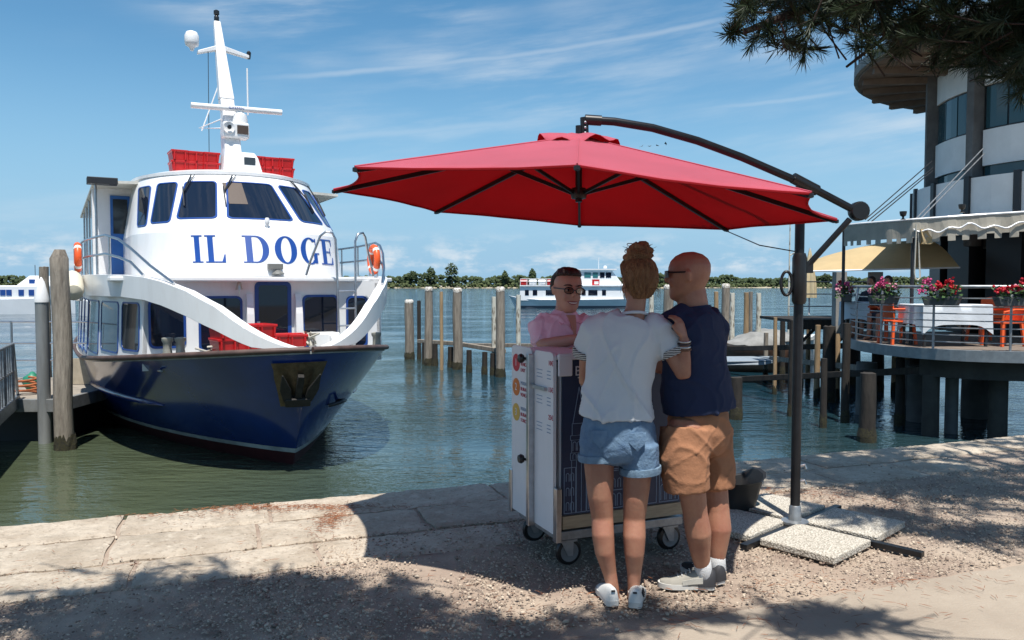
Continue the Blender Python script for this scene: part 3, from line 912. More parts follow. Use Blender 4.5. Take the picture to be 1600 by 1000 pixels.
# starboard door, aft cabin and awning on the upper deck
mb = MB(); mb.box((6.45, 1.98, 3.66), (0.06, 0.72, 1.74)); mb.obj('bulkhead', white_paint, ship)
door_blue = mat('door_blue', (0.02, 0.13, 0.42), 0.45, vary=0.15, scale=3)
mb = MB(); mb.box((6.40, 1.86, 3.60), (0.05, 0.34, 1.56)); dd = mb.obj('side_door', door_blue, ship, bevel=0.01)
mb = MB(); mb.box((6.37, 1.86, 3.98), (0.012, 0.25, 0.66)); mb.obj('pane', grey_glass, dd)
for sg in (1, -1):
    mb = MB(); mb.box((8.0, sg * 1.75, 3.7), (1.2, 0.7, 1.75)); mb.obj('deck_locker', white_paint, ship, bevel=0.04)
canv = mat('awning_canvas', (0.62, 0.61, 0.56), 0.8, vary=0.25, scale=3)
mb = MB(); mb.slab([[(5.6 + 7 * u, y, 4.56 + 0.05 * (1 - (y / 2.3) ** 2) - 0.12 * u) for u in np.linspace(0, 1, 9)] for y in np.linspace(-2.2, 2.35, 9)], (0, 0, -0.05))
mb.obj('deck_awning', canv, ship)
for a in (5.8, 7.2, 8.6, 10.0, 11.5):
    mb = MB(); mb.tube([(a, 2.3, 2.79), (a, 2.3, 4.5)], 0.022, 6); mb.obj('awning_post', steel, ship)
mb = MB(); mb.box((5.62, 2.2, 4.55), (0.3, 0.5, 0.12)); mb.obj('awning_bracket', dark_metal, ship, bevel=0.01)
# rails on the upper deck, both sides
for sgn in (1, -1):
    def rp(a, z): return (a, sgn * (b_deck(max(a, 1.2)) - 0.02), z)
    for hgt in (0.62, 0.32):
        pts = [rp(a, 2.84 + hgt) for a in np.linspace(9, 3.6, 12)]
        pts += [rp(3.0, 2.80 + hgt * 0.93), rp(2.5, 2.78 + hgt * 0.70)]
        pts += [rp(1.9, 2.74 + hgt * 0.32), rp(1.35, 2.68)] if hgt > 0.5 else [rp(2.1, 2.80)]
        mb = MB(); mb.tube(pts, 0.021, 7); mb.obj('deck_rail', steel, ship, smooth=60)
    for a in (3.4, 4.2, 5.2, 6.4, 7.8):
        mb = MB(); mb.tube([rp(a, 2.80), rp(a, 3.44)], 0.018, 6); mb.obj('rail_post', steel, ship)
# boarding ladder to port
mb = MB()
lx = 1.93
def LP(y, z, a=lx): return (a, -y, z)
mb.tube([LP(0.52, 2.82, 2.05), LP(0.58, 3.05, 2.0), LP(0.72, 3.45, 1.92), LP(0.80, 3.52, 1.88), LP(0.90, 3.50, 1.86), LP(0.95, 3.40, 1.86), LP(0.98, 2.6, 1.86), LP(0.99, 1.72, 1.86)], 0.02, 7)
mb.obj('ladder_rail', steel, ship, smooth=60)
mb = MB()
mb.tube([LP(1.66, 2.82, 2.05), LP(1.55, 3.2, 2.0), LP(1.48, 3.45, 1.93), LP(1.42, 3.52, 1.88), LP(1.33, 3.50, 1.86), LP(1.28, 3.38, 1.86), LP(1.28, 2.6, 1.86), LP(1.28, 1.95, 1.86)], 0.02, 7)
mb.obj('ladder_rail', steel, ship, smooth=60)
for z in (2.0, 2.28, 2.56):
    mb = MB(); mb.tube([LP(0.98, z, 1.86), LP(1.28, z, 1.86)], 0.016, 6); mb.obj('ladder_rung', steel, ship)
# foredeck gear: windlass, bollards, rope
mb = MB(); mb.box((1.75, -0.72, 1.78), (0.35, 0.42, 0.26)); mb.lathe([(0.11, -0.2), (0.07, -0.12), (0.07, 0.12), (0.11, 0.2)], 12, (1.55, -0.95, 1.78), Matrix.Rotation(R(90), 3, 'X'))
mb.obj('windlass', white_paint, ship, bevel=0.03, seg=3)
mb = MB()
rr_ = random.Random(3)
mb.tube([(1.45 + rr_.uniform(-0.12, 0.12), -0.42 + rr_.uniform(-0.12, 0.12), 1.72 + rr_.uniform(0, 0.22)) for k in range(26)], 0.018, 6)
mb.obj('rope_pile', rope_mat, ship, smooth=60)
bol = mat('bollard_grey', (0.36, 0.35, 0.30), 0.6, 0.3, vary=0.3, scale=8)
for (a, v) in ((1.78, -1.60), (1.50, 1.50)):
    for d_ in (0.0, 0.17) if v < 0 else (0.0,):
        mb = MB(); mb.lathe([(0.075, -0.1), (0.06, 0.0), (0.06, 0.10), (0.08, 0.13), (0.08, 0.17), (0.03, 0.18)], 14, (a - d_ * 0.3, -(v + d_), 1.72)); mb.obj('bollard', bol, ship, smooth=40)
mb = MB(); mb.tube([(1.55, 1.25, 1.74), (1.4, 1.12, 1.70), (1.5, 1.0, 1.72), (1.35, 0.95, 1.78), (1.45, 1.1, 1.76)], 0.016, 6); mb.obj('mooring_rope', rope_mat, ship, smooth=60)
# fender on the starboard shoulder
mb = MB(); mb.lathe([(0.02, -0.42), (0.14, -0.38), (0.17, -0.25), (0.17, 0.25), (0.14, 0.38), (0.02, 0.42)], 14, (5.0, 2.72, 2.66), Matrix.Rotation(R(70), 3, 'Y'))
mb.obj('fender', mat('cream_vinyl', (0.62, 0.58, 0.47), 0.5), ship, smooth=50)
# thin fairing lamp on the starboard cabin side
mb = MB(); mb.box((5.9, 2.60, 2.42), (0.14, 0.12, 0.1)); mb.obj('side_lamp', white_paint, ship, bevel=0.01)

SHIP_M = Matrix.Translation(ship.location) @ Matrix.Rotation(R(120), 4, 'Z')
def ship_w(a, y, z): return SHIP_M @ Vector((a, y, z))
# red crates, stacked on the roof and on the foredeck
def crate_mesh():
    mb = MB()
    W_, D_, H_ = 0.86, 0.5, 0.19
    def rr(w, d, z): return [Vector((x, y, z)) for x, y in ((-w, -d), (-w * 0.34, -d), (-w * 0.30, -d + 0.03), (w * 0.30, -d + 0.03), (w * 0.34, -d), (w, -d), (w, d), (-w, d))]
    mb.loft([rr(W_ / 2 - 0.03, D_ / 2 - 0.03, 0), rr(W_ / 2 - 0.012, D_ / 2 - 0.012, H_ * 0.8), rr(W_ / 2, D_ / 2, H_ * 0.82), rr(W_ / 2, D_ / 2, H_), rr(W_ / 2 - 0.05, D_ / 2 - 0.05, H_), rr(W_ / 2 - 0.06, D_ / 2 - 0.06, H_ - 0.05)])
    for k in range(-2, 3):
        mb.box((k * 0.19, -D_ / 2 + 0.0, H_ * 0.42), (0.025, 0.03, H_ * 0.72))
    return mb
crate0 = crate_mesh().obj('plastic_crate', red_plastic, None, bevel=0.006)
def crate(a, y, z, rz, label, group=None, first=[True]):
    o = crate0 if first[0] else crate0.copy()
    if not first[0]: C.objects.link(o)
    first[0] = False
    o.location = ship_w(a, y, z); o.rotation_euler = (0, 0, rz)
    tag(o, label, 'crate', group or 'red plastic crates on the ship')
CR = R(30)
crate(5.3, 0.67, 4.762, CR, 'red plastic crate at the bottom of the stack left of the mast')
crate(5.3, 0.67, 4.955, CR + 0.03, 'red plastic crate on top of the stack left of the mast')
crate(5.3, -0.73, 4.762, CR, 'red plastic crate at the bottom of the stack right of the mast')
crate(5.3, -0.73, 4.955, CR - 0.02, 'red plastic crate on top of the stack right of the mast')
crate(1.35, 0.62, 1.70, CR + 0.1, 'lower red plastic crate behind the white sweep on the foredeck')
crate(1.35, 0.62, 1.893, CR + 0.16, 'upper red plastic crate behind the white sweep on the foredeck')
crate(1.62, 0.06, 1.72, CR - 0.1, 'red plastic crate in front of the cabin door on the foredeck')
# life rings
def life_ring(M, label, k_=0.8):
    mb = MB()
    n = 28
    pts = [(0.27 * math.cos(2 * PI * k / n), 0.27 * math.sin(2 * PI * k / n), 0) for k in range(n)]
    mb.tube(pts, 0.075, 10, closed=True)
    o = mb.obj('life_ring', orange_mat, None, smooth=180)
    o.matrix_world = M
    o.scale = (k_, k_, k_)
    tag(o, label, 'life ring', 'orange life rings on the ship')
    for k in range(4):
        a = R(45 + 90 * k)
        m2 = MB(); m2.tube([(0.27 * math.cos(a + d_), 0.27 * math.sin(a + d_), 0) for d_ in (-0.12, 0, 0.12)], 0.079, 10)
        m2.obj('reflective_band', mat('band_white', (0.7, 0.7, 0.68), 0.5), o, smooth=60)
life_ring(Matrix.Translation(ship_w(5.6, 2.62, 3.16)) @ Matrix.Rotation(R(120), 4, 'Z') @ Matrix.Rotation(R(90), 4, 'X'), 'orange life ring on the ship rail next to the blue side door')
life_ring(Matrix.Translation(ship_w(2.95, -2.00, 3.12)) @ Matrix.Rotation(R(116), 4, 'Z') @ Matrix.Rotation(R(90), 4, 'X'), 'orange life ring behind the ladder right of the ship lettering')

# ================================================================== cantilever umbrella
UR = 1.45
UC = Vector((0.385, 4.647, 2.023)); UTX = -0.068; UH = 0.387; UROT = R(175)
red_cloth = mat('red_canopy_cloth', (0.50, 0.008, 0.018), 0.85, vary=0.10, scale=1.5, bump=0.25, bscale=180, trans=0.5)
red_faded_lit = mat('faded_sunlit_canopy', (0.66, 0.115, 0.175), 0.8, vary=0.15, scale=1.5, bump=0.25, bscale=180, trans=0.35, sheen=0.35)  # faded upper cloth, with the sun's pink highlight put into its colour
umb_metal = mat('umbrella_steel', (0.028, 0.029, 0.033), 0.34, 0.55, vary=0.3, scale=10)
umb = thing('cantilever_umbrella', 'big red octagonal cantilever umbrella shading the ticket cart', 'umbrella', (1.81, 5.06, 0))
UO = Vector((1.81, 5.06, 0))
def uv_(r, ang, z=None):
    x, y = r * math.cos(ang), r * math.sin(ang)
    zc = UH * (1 - (r / UR)) if z is None else z
    return Vector((UC.x + x - UTX * zc * 0, UC.y + y, UC.z + UTX * x + zc)) - UO
def canopy_pt(r, k, f):
    """panel k, f in 0..1 between two ribs; cloth sags between ribs and the hem is cut concave"""
    a0 = UROT + k * PI / 4; a1 = a0 + PI / 4
    p0, p1 = uv_(r, a0), uv_(r, a1)
    p_ = p0.lerp(p1, f)
    q_ = 4 * f * (1 - f)
    s = r / UR
    p_.z += -0.020 * q_ * s ** 1.5 + 0.005 * q_ * noise.noise((f * 6 + k * 3.1, s * 3.5, k))
    if s > 0.75:
        c_ = UC - UO
        d_ = Vector((c_.x - p_.x, c_.y - p_.y, 0))
        p_ += d_ * 0.055 * q_ * ((s - 0.75) / 0.25) ** 2
        p_.z += 0.018 * q_ * ((s - 0.75) / 0.25)
    return p_
def fade_lit_top(o):
    o.data.materials.append(red_faded_lit)
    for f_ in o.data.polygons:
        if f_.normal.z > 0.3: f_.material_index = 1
for k in range(8):
    rows = []
    for r in [UR / 1.4 * q_ for q_ in (0.12, 0.3, 0.5, 0.7, 0.9, 1.05, 1.15, 1.25, 1.33, 1.40)]:
        rows.append([canopy_pt(r, k, f) for f in np.linspace(0, 1, 9)])
    mb = MB(); mb.slab(rows, (0, 0, -0.0025))
    pn = mb.obj('canopy_panel', red_cloth, umb, smooth=70); fade_lit_top(pn)
    mb = MB()
    mb.tube([canopy_pt(UR, k, f) + Vector((0, 0, -0.006)) for f in np.linspace(0, 1, 13)], 0.006, 5)
    mb.obj('hem', red_cloth, pn)
    mb = MB(); mb.tube([canopy_pt(r, k, 0.0) + Vector((0, 0, 0.002)) for r in np.linspace(0.2, UR, 12)], 0.0045, 5); mb.obj('seam', red_faded_lit, pn)
# vent cap on top
rows = []
for r, dz in ((0.025, 0.375), (0.10, 0.368), (0.18, 0.345), (0.24, 0.318)):
    ring = []
    for j in range(49):
        a = UROT + 2 * PI * j / 48
        fl = 0.018 * math.cos(8 * (a - UROT)) * (r / 0.24) ** 2 + 0.02 * (r / 0.24) ** 2 * math.sin(3 * a + 1)
        ring.append(Vector((UC.x + r * math.cos(a), UC.y + r * math.sin(a), UC.z + dz + 0.02 - fl + UTX * r * math.cos(a))) - UO)
    rows.append(ring)
mb = MB(); mb.slab(rows, (0, 0, -0.003)); fade_lit_top(mb.obj('vent_cap', red_cloth, umb, smooth=70))
hub_t, hub_b = UC + Vector((0, 0, UH - 0.04)) - UO, UC + Vector((0, 0, 0.06)) - UO
for k in range(8):
    a = UROT + k * PI / 4
    mb = MB(); mb.bar(uv_(0.05, a) + Vector((0, 0, -0.022)), uv_(UR - 0.015, a) + Vector((0, 0, -0.016)), 0.017, 0.024)
    rib = mb.obj('rib', umb_metal, umb)
    mb = MB(); mb.bar(hub_b + Vector((0.04 * math.cos(a), 0.04 * math.sin(a), 0.0)), uv_(0.52, a) + Vector((0, 0, -0.03)), 0.013, 0.018); mb.obj('strut', umb_metal, rib)
    mb = MB(); mb.lathe([(0.004, -0.012), (0.014, -0.008), (0.014, 0.008), (0.004, 0.012)], 8, uv_(UR - 0.004, a) + Vector((0, 0, -0.014))); mb.obj('rib_tip', black_plastic, rib)
mb = MB(); mb.tube([hub_b + Vector((0, 0, -0.05)), hub_t + Vector((0, 0, 0.10))], 0.020, 10); mb.obj('centre_tube', umb_metal, umb, smooth=60)
mb = MB(); mb.lathe([(0.02, -0.035), (0.042, -0.03), (0.05, 0.0), (0.042, 0.03), (0.02, 0.035)], 14, hub_b); mb.obj('hub', black_plastic, umb, smooth=40)
# bowed arm, pole, strut and joints
Ptop = at(912, 186, 4.65) - UO
Pend = at(1338, 330, 5.02) - UO
Pmid = at(1252, 284, 5.05) - UO
arm_pts = [Vector(at(x, y, Y)) - UO for x, y, Y in ((914, 187, 4.65), (960, 190, 4.66), (1020, 200, 4.70), (1090, 220, 4.76), (1160, 246, 4.83), (1220, 272, 4.90), (1260, 289, 4.94), (1300, 310, 4.98), (1338, 330, 5.02))]
mb = MB(); mb.tube(arm_pts, 0.0235, 14); mb.obj('arm', umb_metal, umb, smooth=60)
mb = MB(); mb.tube([arm_pts[0] + Vector((-0.005, 0, 0.012)), arm_pts[0] + Vector((0, 0, -0.11))], 0.024, 10)
mb.tube([arm_pts[0], arm_pts[0].lerp(arm_pts[1], 0.55)], 0.030, 10)
elbow = mb.obj('elbow_bracket', black_plastic, umb, smooth=40)
for dz in (-0.02, -0.05, -0.08):
    mb = MB(); mb.lathe([(0.007, 0), (0.007, 0.006), (0.003, 0.008)], 8, arm_pts[0] + Vector((0, -0.023, dz)), Matrix.Rotation(R(90), 3, 'X')); mb.obj('bolt', steel, elbow)
ptx = Pmid + Vector((0.01, 0.06, -0.02))
mb = MB(); mb.tube([Vector((0, 0, 0.04)), Vector((ptx.x, ptx.y - 0.02, ptx.z))], 0.030, 14); mb.obj('pole', umb_metal, umb, smooth=60)
mb = MB(); mb.tube([arm_pts[6] - (arm_pts[7] - arm_pts[6]).normalized() * 0.10, arm_pts[6] + (arm_pts[7] - arm_pts[6]).normalized() * 0.08], 0.034, 12); mb.obj('arm_collar', black_plastic, umb, smooth=40)
mb = MB(); mb.lathe([(0.052, -0.035), (0.06, -0.025), (0.06, 0.025), (0.052, 0.035)], 18, Pend + Vector((0.015, 0, 0)), Matrix.Rotation(R(90), 3, 'X')); mb.obj('end_joint', black_plastic, umb, smooth=40)
sl0 = at(1252, 418, 5.06) - UO
mb = MB(); mb.tube([Pend + Vector((-0.04, 0.0, -0.05)), sl0 + Vector((0.03, 0, 0.0))], 0.019, 10); mb.obj('stay_strut', umb_metal, umb, smooth=60)
mb = MB(); mb.lathe([(0.036, -0.17), (0.045, -0.15), (0.045, 0.12), (0.036, 0.15)], 14, (0.005, 0, sl0.z - 0.06)); mb.box((0.055, 0, sl0.z), (0.06, 0.04, 0.07)); mb.obj('slider', black_plastic, umb, smooth=40)
mb = MB()
n = 20
mb.tube([(-0.075 + 0.035 * math.cos(2 * PI * k / n), 0, sl0.z - 0.10 + 0.075 * math.sin(2 * PI * k / n)) for k in range(n)], 0.010, 7, closed=True)
mb.obj('slider_handle', black_plastic, umb, smooth=60)
mb = MB(); mb.tube([uv_(UR, UROT + 5 * PI / 4) + Vector((0, 0, -0.02)), Vector((-0.25, -0.0, sl0.z + 0.14)), Vector((-0.02, 0, sl0.z + 0.10))], 0.004, 5); mb.obj('cord', black_plastic, umb)
for dz in (0.40, 0.30):
    mb = MB(); mb.tube([(0.03, 0, dz), (0.055, -0.005, dz + 0.01), (0.065, -0.005, dz - 0.015)], 0.009, 6); mb.obj('pole_bolt', steel, umb)
mb = MB(); mb.lathe([(0.085, 0.035), (0.085, 0.05), (0.04, 0.055), (0.036, 0.14), (0.03, 0.15)], 18); mb.obj('base_flange', galv, umb, smooth=40)
# cross base on the ground: two bars running under the slabs
e1 = (on_plane(1442, 872) - Vector((1.81, 5.06, 0))); e1.z = 0
d1 = e1.normalized(); d2 = Vector((-d1.y, d1.x, 0))
mb = MB(); mb.bar(-d1 * 0.46 + Vector((0, 0, 0.02)), d1 * (e1.length) + Vector((0, 0, 0.02)), 0.045, 0.03); mb.obj('base_bar', umb_metal, umb)
mb = MB(); mb.bar(-d2 * 0.62 + Vector((0, 0, 0.019)), d2 * 0.62 + Vector((0, 0, 0.019)), 0.045, 0.028); mb.obj('base_bar', umb_metal, umb)
# four ballast slabs, one in each quarter
slab_m = bpy.data.materials.new('washed_concrete'); slab_m.use_nodes = True
nt = slab_m.node_tree; b = nt.nodes['Principled BSDF']; b.inputs['Roughness'].default_value = 0.9
t_ = nt.nodes.new('ShaderNodeTexCoord'); vo = nt.nodes.new('ShaderNodeTexVoronoi'); vo.inputs['Scale'].default_value = 95
nt.links.new(t_.outputs['Object'], vo.inputs['Vector'])
rp = nt.nodes.new('ShaderNodeValToRGB'); rp.color_ramp.elements[0].color = (0.60, 0.56, 0.49, 1); rp.color_ramp.elements[1].color = (0.33, 0.30, 0.25, 1)
rp.color_ramp.elements[0].position = 0.35; rp.color_ramp.elements[1].position = 0.62
nt.links.new(vo.outputs['Distance'], rp.inputs[0]); nt.links.new(rp.outputs[0], b.inputs['Base Color'])
bn = nt.nodes.new('ShaderNodeBump'); bn.inputs['Strength'].default_value = 0.5; bn.inputs['Distance'].default_value = 0.01; bn.invert = True
nt.links.new(vo.outputs['Distance'], bn.inputs['Height']); nt.links.new(bn.outputs[0], b.inputs['Normal'])
slab_lab = {(1, 1): 'speckled concrete ballast slab at the umbrella foot, farthest right of the four', (1, -1): 'speckled concrete ballast slab at the umbrella foot, nearest the camera',
            (-1, 1): 'speckled concrete ballast slab behind the umbrella pole, partly shaded', (-1, -1): 'speckled concrete ballast slab left of the umbrella pole, in the canopy shadow'}
for (i, j), lab in slab_lab.items():
    mb = MB(); mb.box((0, 0, 0.022), (0.46, 0.46, 0.044))
    o = mb.obj('ballast_slab', slab_m, None, bevel=0.008)
    p_ = Vector((1.81, 5.06, 0)) + d1 * i * (0.265) + d2 * j * (0.265)
    o.location = (p_.x, p_.y, 0.006); o.rotation_euler = (0, 0, math.atan2(d1.y, d1.x) + 0.02 * i * j)
    tag(o, lab, 'concrete slab', 'ballast slabs round the umbrella foot')

# black rubber tub behind the man
bx_ = on_plane(1148, 800)
mb = MB()
outer = []; 
for z, s_, dx in ((0.0, 0.10, 0.0), (0.10, 0.115, 0.012), (0.20, 0.13, 0.03), (0.215, 0.142, 0.035), (0.205, 0.128, 0.033), (0.03, 0.095, 0.0)):
    ring = []
    for k in range(16):
        a = 2 * PI * k / 16
        c_, s2 = math.cos(a), math.sin(a)
        p_ = 0.55
        x = math.copysign(abs(c_) ** p_, c_) * s_ * 1.1 + dx; y = math.copysign(abs(s2) ** p_, s2) * s_
        zz = z + (0.07 * max(0, c_) ** 2 if z > 0.19 else 0)
        ring.append((x, y, zz))
    outer.append(ring)
mb.loft(outer)
tub = mb.obj('bucket', mat('black_rubber', (0.014, 0.014, 0.015), 0.5), None, smooth=40)
tub.location = (bx_.x, bx_.y, 0.008); tub.rotation_euler = (0, 0, R(15))
tag(tub, 'black plastic bucket with raised lip standing behind the man', 'bucket')

# ================================================================== ticket cart
CA = math.atan2(0.34, 0.80)
CO = Vector((0.252, 4.30, 0))           # near left corner of the cart body
cart = thing('ticket_cart', 'white and navy boat tour ticket cart on castors under the umbrella', 'cart', CO, CA)
CW, CD = 0.80, 0.52                     # along the front, and deep
cart_white = mat('cart_white', (0.70, 0.71, 0.73), 0.45, vary=0.06, scale=3, dirt=0.10, dcol=(0.45, 0.43, 0.40))
cart_navy = mat('cart_navy', (0.020, 0.034, 0.082), 0.5, vary=0.2, scale=3)
wood_strip = mat('cart_wood', (0.46, 0.36, 0.24), 0.6, vary=0.3, scale=9, stretch=(1, 8, 8))
print_w = mat('print_white', (0.66, 0.68, 0.72), 0.6)
print_line = mat('print_line', (0.22, 0.30, 0.42), 0.6)
print_k = mat('print_dark', (0.03, 0.03, 0.04), 0.6)
print_r = mat('print_red', (0.42, 0.02, 0.05), 0.6)
ZB, ZT = 0.215, 1.185
mb = MB(); mb.box((CW / 2, CD / 2, (ZB + ZT) / 2 - 0.02), (CW - 0.02, CD - 0.02, ZT - ZB - 0.06)); mb.obj('body', cart_white, cart)
mb = MB(); mb.box((CW / 2, CD / 2, ZB - 0.03), (CW + 0.01, CD + 0.01, 0.05)); mb.obj('chassis', galv, cart, bevel=0.004)
mb = MB(); mb.box((CW / 2 + 0.01, -0.004, ZB + 0.045), (CW - 0.02, 0.02, 0.07)); mb.obj('kick_strip', wood_strip, cart)
mb = MB(); mb.box((CW / 2 + 0.005, 0.0, (ZB + 0.085 + ZT - 0.015) / 2), (CW - 0.03, 0.016, ZT - ZB - 0.10)); navy_p = mb.obj('front_panel', cart_navy, cart)
mb = MB(); mb.box((CW / 2, CD / 2, ZT - 0.02), (CW + 0.03, CD + 0.06, 0.03)); mb.obj('counter', cart_white, cart, bevel=0.01)
# side boards: two white boards with a steel post between
def side_board(y0, y1, z0, z1, name, x=-0.028):
    mb = MB()
    pts = []
    r_ = 0.03
    for cy, cz, a0 in ((y1 - r_, z1 - r_, 0), (y0 + r_, z1 - r_, 90), (y0 + 0.004, z0 + 0.004, 180), (y1 - 0.004, z0 + 0.004, 270)):
        rr2 = r_ if cz > 1 else 0.004
        for k in range(5):
            a = R(a0 + 22.5 * k); pts.append((cy + rr2 * math.cos(a), cz + rr2 * math.sin(a)))
    mb.loft([[(x - 0.009, y, z) for y, z in pts], [(x + 0.009, y, z) for y, z in pts]])
    return mb.obj(name, cart_white, cart)
bd1 = side_board(0.27, 0.56, ZB - 0.01, 1.195, 'menu_board')
bd2 = side_board(-0.01, 0.235, ZB - 0.01, 1.19, 'menu_board')
# white header flap that wraps over the top of the navy front
mb = MB(); mb.box((0.028, -0.022, 1.125), (0.085, 0.014, 0.125)); mb.obj('header_flap', cart_white, cart, bevel=0.012, seg=3)
mb = MB(); mb.bar((-0.05, 0.253, ZB - 0.03), (-0.05, 0.253, 1.165), 0.034, 0.045, (1, 0, 0)); mb.obj('side_post', steel, cart, bevel=0.003)
mb = MB(); mb.bar((-0.02, -0.025, ZB - 0.05), (-0.02, -0.025, 0.46), 0.05, 0.03, (1, 0, 0)); mb.obj('corner_post', steel, cart, bevel=0.003)
mb = MB(); mb.bar((-0.03, CD + 0.05, ZB - 0.03), (-0.03, CD + 0.05, 0.44), 0.04, 0.03, (1, 0, 0)); mb.obj('corner_post', steel, cart, bevel=0.003)
mb = MB(); mb.box((-0.045, 0.16, 0.985), (0.02, 0.19, 0.018)); mb.obj('latch_bar', steel, cart)
for z in (1.135, 0.555):
    mb = MB(); M_ = Matrix.Rotation(R(-90), 3, 'Y')
    mb.tube([(-0.055, 0.275, z), (-0.07, 0.33, z)], 0.008, 8); mb.lathe([(0.008, 0.0), (0.022, 0.006), (0.028, 0.02), (0.022, 0.034), (0.006, 0.038)], 14, (-0.060, 0.325, z), M_)
    mb.obj('knob', black_plastic, cart, smooth=40)
# castors
for (x, y) in ((0.07, 0.05), (CW - 0.07, 0.05), (0.07, CD - 0.02), (CW - 0.07, CD - 0.02)):
    fk = MB()
    fk.box((x, y, ZB - 0.065), (0.10, 0.09, 0.012))
    for s_ in (-1, 1): fk.loft([[(x - 0.045, y + s_ * 0.028, 0.155), (x + 0.035, y + s_ * 0.028, 0.155), (x + 0.035, y + s_ * 0.032, 0.155), (x - 0.045, y + s_ * 0.032, 0.155)],
                                [(x + 0.0, y + s_ * 0.028, 0.062), (x + 0.03, y + s_ * 0.028, 0.062), (x + 0.03, y + s_ * 0.032, 0.062), (x + 0.0, y + s_ * 0.032, 0.062)]])
    wheel = fk.obj('castor', galv, cart)
    M_ = Matrix.Rotation(R(90), 3, 'X')
    mb = MB(); mb.lathe([(0.052, -0.02), (0.072, -0.016), (0.078, 0.0), (0.072, 0.016), (0.052, 0.02)], 24, (x + 0.015, y, 0.08), M_); mb.obj('tyre', black_plastic, wheel, smooth=40)
    mb = MB(); mb.lathe([(0.046, -0.021), (0.054, -0.022), (0.054, 0.022), (0.046, 0.021)], 20, (x + 0.015, y, 0.08), M_); mb.obj('rim', mat('rim_grey', (0.20, 0.21, 0.22), 0.4, 0.3), wheel, smooth=40)
# printed menu: side boards face -x, so text runs along -y (front of the board is to the right)
def side_text(txt, size, m, y, z, par, align='LEFT'):
    return text_mesh(txt, size, m, 'print', par, frame4((-0.0385, y, z), (0, -1, 0), (0, 0, 1)), 0.0006, align)
disc_cols = [(0.46, 0.02, 0.035), (0.55, 0.16, 0.025), (0.55, 0.36, 0.07)]
rows_txt = [(1.105, '1', ['GRAND', 'VENEZIA', 'EASY'], '10€'), (0.96, '2', ['MURANO', 'BURANO', 'VENEZIA'], '15€'), (0.81, '3', ['MURANO', 'BURANO', 'TORCELLO'], '25€')]
for (z, num, lines, price), dc in zip(rows_txt, disc_cols):
    z -= 0.01
    m_ = mat('disc_' + num, dc, 0.5)
    mb = MB(); mb.lathe([(0.052, 0), (0.052, 0.0022)], 28, (-0.037, 0.49, z), Matrix.Rotation(R(-90), 3, 'Y')); d_ = mb.obj('number_disc', m_, bd1)
    text_mesh(num, 0.062, print_w, 'number', d_, frame4((-0.0402, 0.49, z), (0, -1, 0), (0, 0, 1)), 0.0006)
    for k, tx in enumerate(lines):
        side_text(tx, 0.030, print_r if k else print_line, 0.425, z + 0.03 - 0.034 * k, bd1)
    side_text(price, 0.038, print_r, 0.05, z + 0.035, bd2)
    for k in range(3):
        mb = MB(); mb.box((-0.0375, 0.165, z - 0.01 - 0.02 * k), (0.002, 0.075 - 0.012 * (k % 2), 0.004)); mb.box((-0.0375, 0.045, z - 0.01 - 0.02 * k), (0.002, 0.045, 0.005)); mb.obj('print_line', print_line, bd2)
# front print: heading and line drawing of a waterfront
def ft(txt, size, x, z): return text_mesh(txt, size, print_w, 'print', navy_p, frame4((x, -0.0095, z), (1, 0, 0), (0, 0, 1)), 0.0006, 'LEFT')
ft('BOAT', 0.075, 0.092, 1.085); ft('TOUR', 0.075, 0.110, 1.025)
def line_art(segs, w=0.0035):
    mb = MB()
    for (x0, z0, x1, z1) in segs:
        mb.bar((x0, -0.0092, z0), (x1, -0.0092, z1), w, 0.0016, (0, 1, 0))
    return mb.obj('line_drawing', print_line, navy_p)
def arch(x, z, w_, h_, n=6):
    s_ = [(x, z, x, z + h_ - w_ / 2), (x + w_, z, x + w_, z + h_ - w_ / 2)]
    pp = [(x + w_ / 2 - w_ / 2 * math.cos(PI * k / n), z + h_ - w_ / 2 + w_ / 2 * math.sin(PI * k / n)) for k in range(n + 1)]
    return s_ + [(*pp[k], *pp[k + 1]) for k in range(n)]
def rct(x0, z0, x1, z1): return [(x0, z0, x1, z0), (x1, z0, x1, z1), (x1, z1, x0, z1), (x0, z1, x0, z0)]
tower = rct(0.075, 0.31, 0.165, 0.60) + rct(0.068, 0.60, 0.172, 0.64) + rct(0.075, 0.64, 0.165, 0.71) + rct(0.068, 0.71, 0.172, 0.735) + rct(0.078, 0.735, 0.162, 0.80) + [(0.082, 0.80, 0.12, 1.0), (0.158, 0.80, 0.12, 1.0)]
tower += [(0.105, 0.31, 0.105, 0.60), (0.135, 0.31, 0.135, 0.60)]
for k in range(3): tower += arch(0.083 + 0.027 * k, 0.65, 0.02, 0.05) + arch(0.083 + 0.027 * k, 0.605, 0.02, 0.03)
line_art(tower)
fac = rct(0.03, 0.31, 0.10, 0.56)
for k in range(2):
    for j in range(3): fac += arch(0.042 + 0.028 * k, 0.325 + 0.08 * j, 0.018, 0.045)
fac += rct(0.17, 0.31, 0.40, 0.52) + [(0.17, 0.41, 0.40, 0.41), (0.17, 0.53, 0.40, 0.53)]
for k in range(6): fac += arch(0.182 + 0.036 * k, 0.32, 0.024, 0.07) + arch(0.186 + 0.036 * k, 0.425, 0.018, 0.05)
fac += rct(0.42, 0.31, 0.62, 0.50) + arch(0.49, 0.31, 0.06, 0.14) + [(0.42, 0.50, 0.52, 0.60), (0.62, 0.50, 0.52, 0.60), (0.52, 0.60, 0.52, 0.66)]
fac += rct(0.64, 0.31, 0.77, 0.55)
for k in range(3): fac += arch(0.65 + 0.036 * k, 0.32, 0.026, 0.09) + arch(0.653 + 0.036 * k, 0.43, 0.02, 0.06)
line_art(fac)

